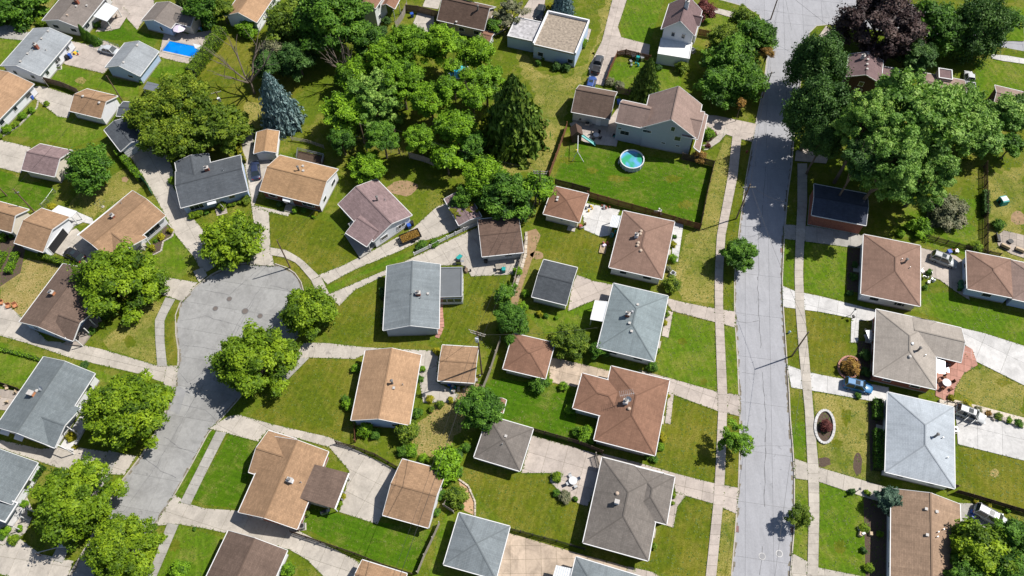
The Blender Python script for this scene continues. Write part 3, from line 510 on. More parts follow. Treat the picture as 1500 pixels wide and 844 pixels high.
# ------------------------------------------------------------------ pavements
D = [
 ('driveway', 'pale driveway at the top left edge', [(-20,34),(25,38),(22,46),(45,47),(38,60),(-20,54)], CONC_GREY, 3),
 ('driveway', 'slabbed parking court with the silver sedan', [(104,60),(130,66),(153,60),(185,74),(152,108),(140,105),(97,95),(90,92)], CONC_PINK, 3.2),
 ('driveway', 'wide pinkish drive between the top left houses', [(168,-8),(226,-2),(226,8),(201,44),(183,24),(165,45),(140,47),(150,30),(160,10)], CONC_PINK, 3.5),
 ('pool_deck', 'concrete deck round the blue swimming pool', [(240,50),(262,46),(275,50),(312,44),(303,75),(283,95),(258,90),(232,83)], CONC_PINK, 2.6),
 ('driveway', 'pale drive in front of the small tan garage', [(40,128),(62,126),(112,142),(100,173),(85,171),(53,146)], CONC, 4),
 ('driveway', 'drive to the small mauve garage at the left edge', [(-20,200),(45,216),(31,254),(-20,241)], CONC, 4),
 ('driveway', 'long drive left of the charcoal roof down to the court', [(186,222),(238,210),(254,250),(254,275),(276,312),(300,340),(312,362),(320,388),(297,402),(285,378),(258,345),(230,293),(212,262)], CONC, 3.4),
 ('driveway', 'drive with the dark blue car between charcoal and golden roofs', [(350,198),(372,193),(371,226),(398,236),(384,270),(372,302),(394,310),(396,362),(402,390),(366,388),(372,362),(371,320),(364,270)], CONC, 3.2),
 ('footpath', 'short walk along the golden roofed house', [(373,301),(425,312),(422,317),(374,306)], CONC, 1.5),
 ('driveway', 'long drive with the loaded trailer', [(467,403),(500,390),(538,372),(605,335),(640,303),(653,298),(674,334),(640,348),(609,356),(585,368),(520,395),(480,417)], CONC, 3.0),
 ('driveway', 'drive curving to the brown garage', [(480,432),(560,398),(600,380),(700,333),(708,378),(768,374),(760,402),(690,405),(683,393),(676,388),(600,392),(567,402),(520,425),(497,448)], CONC, 3.0),
 ('driveway', 'drive between the grey house and tan house', [(430,528),(445,502),(480,503),(535,509),(632,514),(642,520),(640,560),(650,565),(672,578),(665,590),(620,590),(612,545),(536,518),(520,526),(455,524)], CONC, 3.0),
 ('driveway', 'long drive below the plum brown roof', [(-20,440),(10,445),(35,468),(70,500),(110,503),(150,512),(231,536),(261,536),(257,575),(243,562),(205,548),(105,525),(50,506),(-20,486)], CONC, 3.2),
 ('driveway', 'short drive at the left of the turning circle', [(220,402),(252,408),(290,414),(284,421),(268,442),(232,430),(214,418)], CONC, 3.2),
 ('driveway', 'drive below the slate roofed house', [(-20,640),(60,658),(80,655),(112,655),(130,658),(200,668),(182,696),(100,690),(60,677),(-20,650)], CONC, 3.0),
 ('driveway', 'curving drive above the L shaped tan house and its wide parking court', [(306,628),(335,610),(350,608),(400,622),(480,640),(500,648),(590,693),(575,730),(553,768),(497,750),(505,725),(512,690),(482,655),(392,630),(378,647),(318,631)], CONC, 3.4),
 ('driveway', 'drive below the L shaped tan house', [(256,724),(275,738),(300,745),(345,748),(438,778),(520,820),(560,850),(500,870),(450,820),(424,805),(335,782),(300,774),(262,768),(228,770)], CONC, 3.2),
 ('driveway', 'drive in the bottom left corner', [(-20,785),(30,790),(60,812),(108,822),(93,860),(30,850),(-20,835)], CONC, 3.0),
 ('patio', 'patio between two brown hip roofs', [(860,298),(908,308),(893,345),(880,347),(856,337),(853,305)], CONC_WHITE, 3.0),
 ('driveway', 'stained court by the dark garage', [(845,403),(870,412),(900,418),(890,442),(870,440),(832,456),(838,420)], CONC_PINK, 3.0),
 ('driveway', 'front drive of the blue grey hip house', [(970,435),(1000,443),(1046,452),(1077,457),(1077,480),(1046,472),(985,456)], CONC_PINK, 2.6),
 ('footpath', 'front walk of the blue grey hip house', [(976,455),(986,457),(979,495),(969,492)], CONC_PINK, 1.5),
 ('driveway', 'cracked drive between the brown garage and hip house', [(805,523),(850,533),(900,545),(892,562),(852,550),(848,568),(805,560)], CONC_RUST, 2.4),
 ('driveway', 'weedy slab drive right of the brown L shaped house', [(935,542),(980,554),(1050,574),(1083,579),(1083,610),(1050,602),(980,576)], CONC_PINK, 2.0),
 ('footpath', 'front walk of the brown L shaped house', [(979,575),(987,577),(982,622),(974,620)], CONC_PINK, 1.4),
 ('patio', 'wide pale patio with the white garden table', [(779,638),(884,668),(880,700),(860,742),(848,738),(820,720),(805,705),(808,693),(764,693)], CONC_PINK, 3.2),
 ('driveway', 'drive between the brown and ash grey hip houses', [(880,664),(935,678),(990,694),(1045,708),(1081,715),(1079,753),(1045,738),(990,722),(985,700),(890,678)], CONC_PINK, 2.6),
 ('footpath', 'curved walk of the ash grey hip house', [(985,722),(1006,725),(992,742),(986,773),(970,768),(974,735)], CONC_PINK, 1.6),
 ('driveway', 'rusty slab court at the bottom', [(742,780),(850,812),(900,825),(930,834),(925,850),(840,860),(725,862)], CONC_RUST, 2.2),
 ('driveway', 'short drive at bottom centre', [(920,830),(955,838),(975,850),(960,870),(915,860)], CONC_PINK, 2.6),
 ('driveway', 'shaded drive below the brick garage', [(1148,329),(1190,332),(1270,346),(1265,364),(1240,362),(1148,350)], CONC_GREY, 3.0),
 ('driveway', 'white drive between the two right houses', [(1146,419),(1165,427),(1200,434),(1284,455),(1281,470),(1258,470),(1257,502),(1246,502),(1247,466),(1200,457),(1147,450)], CONC_WHITE, 3.0),
 ('driveway', 'white drive with the blue car', [(1153,535),(1175,543),(1200,549),(1302,568),(1300,592),(1200,574),(1159,568)], CONC_WHITE, 3.0),
 ('driveway', 'drive below the pale blue roof', [(1164,672),(1200,685),(1312,718),(1308,742),(1250,723),(1200,706),(1165,701)], CONC, 2.4),
 ('driveway', 'drive in the lower right corner', [(1161,811),(1200,832),(1290,850),(1290,880),(1157,870)], CONC, 2.8),
 ('driveway', 'drive with the grey and black hatchback', [(1347,363),(1400,375),(1414,385),(1420,440),(1398,426),(1376,410),(1348,400)], CONC_PINK, 3.2),
 ('driveway', 'wide white drive at the right edge', [(1405,480),(1440,488),(1540,520),(1540,585),(1430,530),(1410,518)], CONC_WHITE, 3.6),
 ('driveway', 'drive with the white pickup', [(1396,590),(1430,604),(1540,637),(1540,685),(1403,651),(1401,620)], CONC_WHITE, 3.6),
 ('driveway', 'drive with the white van', [(1400,737),(1430,738),(1470,760),(1440,785),(1408,790)], CONC_GREY, 3.0),
 ('patio', 'salmon brick patio behind the beige house', [(1372,540),(1395,520),(1412,505),(1424,512),(1432,535),(1411,548),(1398,570),(1395,592),(1370,580)], BRICKPAVE, 1.2),
 ('patio', 'round flagstone patio at the right edge', [(1458,348),(1470,338),(1500,345),(1520,352),(1520,385),(1480,372),(1462,360)], STONEPAVE, 1.2),
 ('driveway', 'drive with the small black car behind the flat roofed house', [(758,26),(782,-10),(800,-10),(794,35),(772,38)], CONC_PINK, 3.0),
 ('driveway', 'long drive with the parked pickup', [(900,-12),(922,-12),(905,40),(910,55),(952,66),(950,84),(903,80),(884,126),(866,122),(862,100),(882,60)], CONC_PINK, 3.0),
 ('driveway', 'drive of the two storey house', [(1026,168),(1050,170),(1108,182),(1101,208),(1078,202),(1060,196),(1040,200),(1030,195)], CONC_PINK, 2.6),
 ('footpath', 'curved walk of the two storey house', [(1022,214),(1035,212),(1050,200),(1062,188),(1068,192),(1054,208),(1036,220),(1024,221)], CONC, 1.6),
 ('patio', 'patio behind the two storey house', [(834,182),(862,165),(893,175),(905,158),(912,176),(903,215),(858,210),(850,205)], CONC_PINK, 2.6),
 ('patio', 'concrete pad behind the wooden fence', [(604,38),(612,18),(636,24),(636,52),(622,50)], CONC, 3.5),
 ('driveway', 'drive behind the wooden fence at the top', [(619,10),(628,-12),(650,-12),(642,14)], CONC, 3.0),
 ('patio', 'small patio beside the white awning', [(150,40),(168,22),(182,12),(190,20),(175,42),(160,45)], CONC_PINK, 2.0),
 ('footpath', 'white path by the canopy garage', [(98,318),(112,310),(135,320),(140,330),(122,326),(108,332)], CONC_WHITE, 1.6),
 ('driveway', 'court with the parked black hatchback', [(75,368),(88,345),(112,335),(150,370),(150,400),(130,392)], CONC, 3.4),
 ('footpath', 'walk right of the L shaped house garage', [(-15,735),(40,728),(50,752),(38,780),(20,795),(-15,800)], CONC, 2.0),
 ('footpath', 'walk along the front of the brown hip house', [(986,324),(1001,329),(993,384),(984,382)], CONC_WHITE, 1.6),
 ('patio', 'dark patio at the left edge', [(-20,568),(25,573),(38,568),(12,602),(-20,598)], STONEPAVE, 2.2),
 ('footpath', 'pale path beside the shaded street corner', [(1166,222),(1180,212),(1215,226),(1210,240),(1164,236)], CONC_PINK, 2.0),
 ('footpath', 'pale corner walk at the crossing', [(1200,52),(1210,38),(1218,46),(1212,60),(1202,70)], CONC_PINK, 1.6),
 ('footpath', 'white walk near the top right street', [(1452,80),(1475,82),(1520,90),(1520,97),(1470,90),(1452,86)], CONC_WHITE, 2.0),
 ('footpath', 'walk from the corner to the crossing', [(1028,8),(1048,12),(1100,24),(1112,36),(1098,34),(1050,20),(1024,16)], CONC, 2.0),
 ('footpath', 'small concrete strip right of the flat roofed house', [(862,42),(866,44),(861,62),(857,60)], CONC_PINK, 1.2),
]
for nm, lb, pts, m, c in D: paved(nm, lb, pts, m, (c*1.05, c*0.95))
strip('sidewalk', 'cracked sidewalk left of the long street', [(1074,190),(1066,260),(1050,345),(1047,400),(1047,450),(1051,575),(1052,600),(1048,690),(1044.5,742),(1032,860)], [(1087,192),(1080,260),(1062.5,345),(1059,400),(1059,450),(1065,575),(1065,600),(1062,690),(1058.7,742),(1047.4,860)], CONC_PINK, 1.55)
strip('sidewalk', 'pale sidewalk right of the long street', [(1168,240),(1168,300),(1165,360),(1163.7,400),(1165,450),(1171,525),(1178.7,600),(1183,686),(1184.7,744),(1182,860)], [(1182,240),(1182,300),(1177.5,360),(1176,400),(1178,450),(1185,525),(1191,600),(1199,686),(1200,744),(1197.7,860)], CONC, 1.55)
strip('sidewalk', 'curved sidewalk left of the turning circle', [(243,436),(227,470),(228,500),(231,537)], [(257,439),(241,468),(241,500),(245,537)], CONC_GREY, 1.5)
strip('sidewalk', 'curved sidewalk at the wooden pole', [(396,363),(420,367),(442,380),(468,405)], [(396,374),(417,377.5),(435,386),(456,411)], CONC, 1.5)
strip('sidewalk', 'short sidewalk between two drives', [(470,405),(482,430)], [(456,411),(468,437)], CONC, 1.5)
strip('sidewalk', 'short sidewalk by the pale tree', [(440,525),(415,550),(405,560)], [(453,525),(428,550),(416,562)], CONC_GREY, 1.5)
strip('sidewalk', 'grey sidewalk left of the striped lawn', [(317,632),(300,666),(264.5,736)], [(332,634),(300,697),(279,740)], CONC_GREY, 1.6)
strip('sidewalk', 'sidewalk at the bottom left of the court street', [(246,766),(217,844),(205,870)], [(262,769),(230,844),(218,870)], CONC_GREY, 1.6)
strip('sidewalk', 'sidewalk under the maples at lower left', [(160,660),(140,700),(105,760),(75,820)], [(176,664),(156,704),(120,765),(92,825)], CONC_GREY, 1.6)
strip('sidewalk', 'short grey sidewalk left of the street mouth', [(245,537),(243,545),(240,563)], [(257,538),(254,552),(250,575)], CONC, 1.6)
strip('sidewalk', 'sidewalk by the top drive of the court', [(283,398),(292,414)], [(297,392),(304,404)], CONC, 1.6)

# ------------------------------------------------------------------ houses
class Frame:                                  # a level rectangle fitted to surveyed eave corners (back-left, back-right, front-right, front-left)
    def __init__(s, q, ez):
        P = [None if p is None else gp(p[0], p[1], ez) for p in q]
        for i in range(4):
            if P[i] is None: P[i] = P[(i+1) % 4] + P[(i-1) % 4] - P[(i+2) % 4]
        s.c = (P[0]+P[1]+P[2]+P[3])/4; u = (P[1]-P[0]) + (P[2]-P[3]); v = (P[0]-P[3]) + (P[1]-P[2])
        au = math.atan2(u.y, u.x); av = math.atan2(v.y, v.x) - math.pi/2
        while av-au > math.pi: av -= 2*math.pi
        while au-av > math.pi: av += 2*math.pi
        s.a = (au*u.length + av*v.length)/(u.length+v.length)
        s.w = u.length/2; s.l = v.length/2; s.M = Matrix.Translation((s.c.x, s.c.y, 0)) @ Matrix.Rotation(s.a, 4, 'Z')
class Roof:
    def __init__(s, q, ez, kind='gable', axis='a', apex=None, rise=None, z1=None):
        s.ez = ez; s.kind = kind; s.axis = axis; f = s.F = Frame(q, ez); s.M = f.M; s.w, s.l = f.w, f.l
        span = (s.l if axis == 'a' else s.w) if kind == 'gable' else min(s.w, s.l)
        if kind == 'hip': s.axis = 'a' if s.w >= s.l else 'b'
        s.rise = rise if rise is not None else span/2*(0.36 if kind != 'flat' else 0)
        if apex is not None and kind == 'gable':
            ends = [Vector((-s.w/2, 0, 0)), Vector((s.w/2, 0, 0))] if axis == 'a' else [Vector((0, -s.l/2, 0)), Vector((0, s.l/2, 0))]
            best = None
            for r in [0.5+0.1*k for k in range(40)]:
                t = gp(apex[0], apex[1], ez+r)
                for e in ends:
                    d = ((s.M @ e) - Vector((t.x, t.y, 0))).length
                    if best is None or d < best[0]: best = (d, r)
            s.rise = max(span/2*0.20, min(span/2*0.85, best[1]))
        s.slope = s.rise/(span/2)
    def h(s, x, y):
        if s.kind == 'flat': return 0.0
        dx, dy = s.w/2-abs(x), s.l/2-abs(y)
        if s.kind == 'gable': return (dy if s.axis == 'a' else dx)*s.slope
        return min(dx, dy)*s.slope
    def hit(s, px, py):
        Mi = s.M.inverted(); z = s.ez+s.rise+0.5
        while z > 0.5:
            p = gp(px, py, z); q = Mi @ Vector((p.x, p.y, 0))
            if abs(q.x) <= s.w/2 and abs(q.y) <= s.l/2 and z <= s.ez + s.h(q.x, q.y): return Vector((p.x, p.y, z))
            z -= 0.04
        return None
def roof_mesh(r, T=0.17):
    mb = MB(); w, l, e, z1 = r.w/2, r.l/2, r.ez, r.ez+r.rise
    C = [(-w, l), (w, l), (w, -l), (-w, -l)]
    if r.kind == 'flat':
        mb.prism([Vector(c) for c in C], e-0.25, e); mb.uv[0] = [(c[0], c[1]) for c in [mb.v[i] for i in mb.f[0]]]; return mb
    if r.kind == 'gable':
        E = [(-w, 0), (w, 0)] if r.axis == 'a' else [(0, l), (0, -l)]
    else:
        k = min(w, l); E = [(-w+k, 0), (w-k, 0)] if r.axis == 'a' else [(0, l-k), (0, -l+k)]
        if abs(w-l) < 0.15: E = [(-.01, 0), (.01, 0)] if r.axis == 'a' else [(0, .01), (0, -.01)]
    V = [(x, y, e) for x, y in C] + [(x, y, z1) for x, y in E]
    if r.axis == 'a': slopes = [(1, 0, 4, 5), (3, 2, 5, 4)]; ends = [(0, 3, 4), (2, 1, 5)]
    else: slopes = [(2, 1, 4, 5), (0, 3, 5, 4)]; ends = [(1, 0, 4), (3, 2, 5)]
    top = slopes + (ends if r.kind == 'hip' else [])
    fs, uvs = [], []
    for f in top:
        P = [Vector(V[i]) for i in f]; u = (P[1]-P[0]).normalized(); n = (P[1]-P[0]).cross(P[2]-P[0]).normalized(); v = n.cross(u)
        fs.append(f); uvs.append([((p-P[0]).dot(u)+7, (p-P[0]).dot(v)+3) for p in P])
    # sun faces up
    fs2, uv2 = [], []
    for f, uvq in zip(fs, uvs):
        P = [Vector(V[i]) for i in f]
        if (P[1]-P[0]).cross(P[2]-P[0]).z < 0: f = f[::-1]; uvq = uvq[::-1]
        fs2.append(f); uv2.append(uvq)
    mb.add(V, fs2, uv2)
    B = [(x, y, z-T) for x, y, z in V]; mb.add(V + B, [tuple(i+6 for i in f[::-1]) for f in fs2])
    per = [0, 1, 2, 3] if r.kind == 'hip' else ([0, 1, 5, 2, 3, 4] if r.axis == 'a' else [0, 4, 1, 2, 5, 3])
    for i in range(len(per)):
        a, b = per[i], per[(i+1) % len(per)]; mb.add([V[a], V[b], B[b], B[a]], [(0, 1, 2, 3)])
    r.V = [Vector(v) for v in V]; r.per = per; return mb
ROOFS = {}
def add_roof(root, r, mat, trim=TRIM, gut=True, cap=True, label=None, ridge_mat=None):
    prev = list(ROOFS.get(root.name, [])); ROOFS.setdefault(root.name, []).append(r)
    def covered(p):
        w = r.M @ p
        for q in prev:
            l = q.M.inverted() @ w
            if abs(l.x) < q.w/2-.25 and abs(l.y) < q.l/2-.25: return True
        return False
    def trimmed(a, b):           # the longest run of an edge that no other roof of this house covers
        n = 24; free = [not covered(a.lerp(b, (i+.5)/n)) for i in range(n)]; best = (0, 0); i = 0
        while i < n:
            if free[i]:
                j = i
                while j < n and free[j]: j += 1
                if j-i > best[1]-best[0]: best = (i, j)
                i = j
            else: i += 1
        return (a.lerp(b, best[0]/n), a.lerp(b, best[1]/n)) if best[1]-best[0] > 1 else None
    o = part('roof', roof_mesh(r), [mat], root, r.M, label)
    if r.kind == 'flat':
        mb = MB(); w, l = r.w/2, r.l/2
        for x, y, sx, sy in ((0, l-.09, r.w, .18), (0, -l+.09, r.w, .18), (w-.09, 0, .18, r.l-.36), (-w+.09, 0, .18, r.l-.36)): mb.box(x, y, r.ez+.06, sx, sy, .2)
        part('parapet', mb, [trim], root, r.M); return o
    V = r.V; mb = MB(); dn = Vector((0, 0, -.10))
    eaves = [(0, 1), (2, 3)] if r.axis == 'a' else [(1, 2), (3, 0)]
    if r.kind == 'hip': eaves = [(0, 1), (1, 2), (2, 3), (3, 0)]
    ctr = Vector((0, 0, r.ez))
    for a, b in eaves:
        d = (V[b]-V[a]).normalized(); nrm = Vector((d.y, -d.x, 0));
        if nrm.dot((V[a]+V[b])/2-ctr) < 0: nrm = -nrm
        off = nrm*0.07; e = trimmed(V[a], V[b])
        if e: mb = MB(); mb.beam(e[0]+off+dn*.5, e[1]+off+dn*.5, .12, .13); part('gutter', mb, [trim], root, r.M)
    if r.kind == 'gable':
        for i in range(len(r.per)):
            a, b = r.per[i], r.per[(i+1) % len(r.per)]
            if (min(a, b) < 4) and (max(a, b) >= 4):
                m = (V[a]+V[b])/2; nrm = Vector((1 if m.x > 0 else -1, 0, 0)) if r.axis == 'a' else Vector((0, 1 if m.y > 0 else -1, 0))
                e = trimmed(V[a], V[b])
                if e: mb = MB(); mb.beam(e[0]+nrm*.03+dn*.8, e[1]+nrm*.03+dn*.8, .07, .2); part('fascia', mb, [trim], root, r.M)
    if cap:
        mb = MB(); up = Vector((0, 0, .025))
        if (V[4]-V[5]).length > .1: mb.beam(V[4]+up, V[5]+up, .24, .03)
        if r.kind == 'hip':
            e4, e5 = (V[4], V[5]); prs = [(0, 4), (3, 4), (1, 5), (2, 5)] if r.axis == 'a' else [(0, 4), (1, 4), (2, 5), (3, 5)]
            for a, b in prs: m3 = MB(); m3.beam(V[a]+up*.6, V[b]+up*.6, .2, .02); part('hip_cap', m3, [ridge_mat or mat], root, r.M)
        if mb.v: part('ridge_cap', mb, [ridge_mat or mat], root, r.M)
    return o
def wall_mesh(r, ov=0.45, gov=0.28, z0=0.0, T=0.17):
    mb = MB(); w, l = r.w/2, r.l/2
    ox, oy = (gov, ov) if (r.kind == 'gable' and r.axis == 'a') else ((ov, gov) if r.kind == 'gable' else ((ov, ov) if r.kind == 'hip' else (.03, .03)))
    X, Y = w-ox, l-oy; T = .26 if r.kind == 'flat' else T+.005
    P = [(-X, Y), (X, Y), (X, -Y), (-X, -Y)]; tz = [r.ez + r.h(x, y) - T for x, y in P]
    V = [(x, y, z0) for x, y in P] + [(x, y, z) for (x, y), z in zip(P, tz)]; F = []
    for i in range(4):
        j = (i+1) % 4; f = (j, i, i+4, j+4)
        if r.kind == 'gable' and ((r.axis == 'a' and i in (1, 3)) or (r.axis == 'b' and i in (0, 2))):
            m = ((P[i][0]+P[j][0])/2, (P[i][1]+P[j][1])/2); V.append((m[0], m[1], r.ez+r.h(*m)-T)); f = (j, i, i+4, len(V)-1, j+4)
        F.append(f)
    mb.add(V, F); r.X, r.Y = X, Y; return mb
WINC = {}
def win_mesh(w, h, bars=1):
    k = (round(w, 1), round(h, 1), bars)
    if k not in WINC:
        f = MB(); t = .09
        f.box(0, 0, h/2-t/2, w, .09, t); f.box(0, 0, -h/2+t/2, w+.1, .14, t); f.box(-w/2+t/2, 0, 0, t, .09, h-2*t); f.box(w/2-t/2, 0, 0, t, .09, h-2*t)
        for b in range(bars): f.box(-w/2+w*(b+1)/(bars+1), 0, 0, .06, .07, h-2*t)
        g = MB(); g.box(0, -.02, 0, w-2*t, .03, h-2*t)
        WINC[k] = (f.mesh('window', TRIM), g.mesh('pane', GLASS))
    return WINC[k]
def side_matrix(r, side, t, z):                # side 0 back, 1 right, 2 front, 3 left; t from -1 to 1
    X, Y = r.X, r.Y; x, y, a = {0: (t*X, Y, math.pi), 1: (X, t*Y, math.pi/2), 2: (t*X, -Y, 0), 3: (-X, t*Y, -math.pi/2)}[side]
    return r.M @ Matrix.Translation((x, y, z)) @ Matrix.Rotation(a, 4, 'Z')
def add_window(root, r, side, t, z, w=1.1, h=1.1, bars=1):
    a, b = win_mesh(w, h, bars); M = side_matrix(r, side, t, z) @ Matrix.Translation((0, -.03, 0))
    o = part('window', a, None, root, M); part('pane', b, None, o, M)
def add_door(root, r, side, t, w=.95, h=2.05, mat=TRIM, garage=False, open_=False, z0=0.1):
    M = side_matrix(r, side, t, z0)
    mb = MB()
    if garage:
        if open_: mb.box(0, -.02, h/2, w, .06, h); o = part('opening_shade_panel', mb, DARK, root, M)  # near-black panel, painted for the shade inside the open doorway
        else:
            mb.box(0, -.02, h/2, w, .05, h)
            for i in range(4):
                for j in range(4): mb.box(-w/2+w*(j+.5)/4, -.05, h*(i+.5)/4, w/4*.82, .03, h/4*.7)
            o = part('garage_door', mb, mat, root, M)
        mb = MB(); mb.box(-w/2-.06, -.03, h/2, .12, .1, h); mb.box(w/2+.06, -.03, h/2, .12, .1, h); mb.box(0, -.03, h+.06, w+.24, .1, .12); part('door_frame', mb, TRIM, root, M)
    else:
        mb.box(0, -.02, h/2, w, .07, h); mb.box(0, -.06, h*.72, w*.6, .02, h*.35); mb.box(0, -.06, h*.25, w*.6, .02, h*.3); o = part('door', mb, mat, root, M)
        mb = MB(); mb.tube((w*.38, -.06, h*.5), (w*.38, -.13, h*.5), .035); part('handle', mb, METAL, o, M)
        mb = MB(); mb.box(0, -.55, -.02, w+.5, 1.0, .16); part('doorstep', mb, CONC, root, M)
def chimney(root, r, px, py, mat=BRICKRED, sx=.75, sy=.55, hh=1.2, cap=None, pot=True, label=None):
    p = r.hit(px, py)
    if p is None: return
    M = Matrix.Translation(p) @ Matrix.Rotation(r.F.a, 4, 'Z'); mb = MB(); mb.box(0, 0, hh/2-.5, sx, sy, hh+1.0)
    for k in range(1, 5): mb.box(0, 0, hh*k/5, sx+.03, sy+.03, .05)
    c = part('chimney', mb, mat, root, M, label); mb = MB(); mb.box(0, 0, hh+.05, sx+.14, sy+.14, .1); part('chimney_cap', mb, cap or VENTM, c, M)
    if pot: mb = MB(); mb.tube((0, 0, hh+.1), (0, 0, hh+.38), .16, n=10); mb.tube((0, 0, hh+.42), (0, 0, hh+.46), .24, n=10); part('flue', mb, FLUE, c, M)
VENTC = {}
def vent(root, r, px, py, kind='box', mat=None):
    p = r.hit(px, py)
    if p is None: return
    mat = mat or VENTM; key = (kind, mat.name)
    if key not in VENTC:
        mb = MB()
        if kind == 'box': mb.box(0, 0, .1, .32, .32, .3); mb.box(0, 0, .26, .42, .42, .05)
        elif kind == 'round': mb.tube((0, 0, -.2), (0, 0, .16), .2, n=14); mb.tube((0, 0, .17), (0, 0, .28), .29, .16, n=14)
        elif kind == 'pipe': mb.tube((0, 0, -.2), (0, 0, .5), .07, n=8); mb.tube((0, 0, -.05), (0, 0, .06), .16, .08, n=8)
        elif kind == 'stack': mat = FLUE; mb.tube((0, 0, -.3), (0, 0, 1.2), .17, n=12); mb.tube((0, 0, 1.25), (0, 0, 1.4), .28, .1, n=12); mb.tube((0, 0, 1.2), (0, 0, 1.25), .1, n=6)
        VENTC[key] = mb.mesh('roof_vent', mat)
    part('roof_vent' if kind != 'stack' else 'flue_stack', VENTC[key], None, root, Matrix.Translation(p) @ Matrix.Rotation(r.F.a, 4, 'Z'))
def dish(root, r, px, py, R0=.42, lift=.7):
    p = r.hit(px, py)
    if p is None: return
    M = Matrix.Translation(p); mb = MB(); mb.tube((0, 0, -.1), (0, 0, lift), .035); o = part('satellite_dish', mb, METAL, root, M)
    mb = MB(); n = 16; ax = Vector((-.35, -.75, .55)).normalized(); a = ax.orthogonal().normalized(); b = ax.cross(a); c0 = Vector((0, 0, lift)); vs = [c0]
    for rr, dd in ((.5, .05), (1.0, .18)):
        for i in range(n): vs.append(c0 + (a*math.cos(2*math.pi*i/n)+b*math.sin(2*math.pi*i/n))*R0*rr + ax*dd*R0)
    fs = [(0, 1+i, 1+(i+1) % n) for i in range(n)] + [(1+i, 1+n+i, 1+n+(i+1) % n, 1+(i+1) % n) for i in range(n)]
    mb.add(vs, fs); mb.tube(c0, c0+ax*.5*R0*2-Vector((0, 0, .1)), .02); part('dish', mb, WHITE_METAL, o, M)
def slab(root, name, pts, mat, T=.12, trim=None, label=None):    # pts: (px, py, z) corners
    P = [gp(*p) for p in pts]; mb = MB(); n = len(P); vs = P + [p-Vector((0, 0, T)) for p in P]
    nz = (P[1]-P[0]).cross(P[2]-P[0]).z; t = tuple(range(n)) if nz > 0 else tuple(range(n))[::-1]
    u = (P[1]-P[0]).normalized(); v = Vector((-u.y, u.x, 0)); uv = [((P[i]-P[0]).dot(u)+3, (P[i]-P[0]).dot(v)+3) for i in t]
    mb.add(vs, [t], [uv]); mb.add(vs, [tuple(i+n for i in t[::-1])] + [(i, i+n, (i+1) % n+n, (i+1) % n) for i in range(n)])
    o = part(name, mb, mat, root, Matrix(), label)
    if trim:
        mb = MB()
        for i in range(n): mb.beam(P[i]-Vector((0, 0, T/2)), P[(i+1) % n]-Vector((0, 0, T/2)), .12, T+.05)
        part('edge_trim', mb, trim, root, Matrix())
    return o
def posts(root, pts, mat=TRIM, r=.07):
    for px, py, z in pts:
        p = gp(px, py, z); mb = MB(); mb.box(p.x, p.y, z/2, r*2, r*2, z); part('post', mb, mat, root, Matrix())
def corrugated(root, pts, mat, n=14, label=None, name='awning'):
    A, B, C, Dd = [gp(*p) for p in pts]; o = slab(root, name, pts, mat, .05, None, label); mb = MB()
    for k in range(n+1):
        t = k/n; a = A.lerp(B, t); b = Dd.lerp(C, t); mb.beam(a+Vector((0, 0, .03)), b+Vector((0, 0, .03)), .07, .06)
    part('rib', mb, mat, o, Matrix(), None)
    return o
ALLR = []
def house(nm, label, cat, q, ez, kind, axis, roof, wall, apex=None, rise=None, wins=None, garage=None, door=None, group=None, ov=.45, trim=TRIM, auto=True):
    r = Roof(q, ez, kind, axis, apex, rise); root = thing(nm, label, cat, r.M, group or ('houses' if 'house' in nm else 'garages and sheds'))
    add_roof(root, r, RM[roof] if isinstance(roof, str) else roof, trim); part('wall', wall_mesh(r, ov), WM[wall], root, r.M); ALLR.append(r)
    mb = MB(); mb.box(0, 0, .12, 2*r.X+.06, 2*r.Y+.06, .34); part('foundation', mb, CONC_GREY, root, r.M)
    if auto and 'house' in nm:
        for side in range(4):
            L = 2*(r.X if side in (0, 2) else r.Y); n = max(1, int(L/3.4))
            for k in range(n):
                t = -1+2*(k+.5)/n
                if door and door[0] == side and abs(t-door[1])*L/2 < 1.3: continue
                for zz in ([1.55] if ez < 4 else [1.5, ez-1.3]): add_window(root, r, side, t, zz, random.choice([1.0, 1.3, 1.6]), 1.05 if zz < 2 or ez < 4 else 1.2)
    for wd in wins or []: add_window(root, r, *wd)
    if garage: add_door(root, r, garage[0], garage[1], garage[2], 2.1, garage=True, open_=len(garage) > 3)
    if door: add_door(root, r, *door)
    return root, r
def wing(root, q, ez, kind, axis, roof, wall=None, apex=None, rise=None, trim=TRIM, gut=True, label=None, ov=.45, lift=0.0):
    r = Roof(q, ez, kind, axis, apex, rise); add_roof(root, r, RM[roof] if isinstance(roof, str) else roof, trim, label=label); ALLR.append(r)
    if wall: part('wall', wall_mesh(r, ov), WM[wall], root, r.M)
    return r
E25 = 2.75
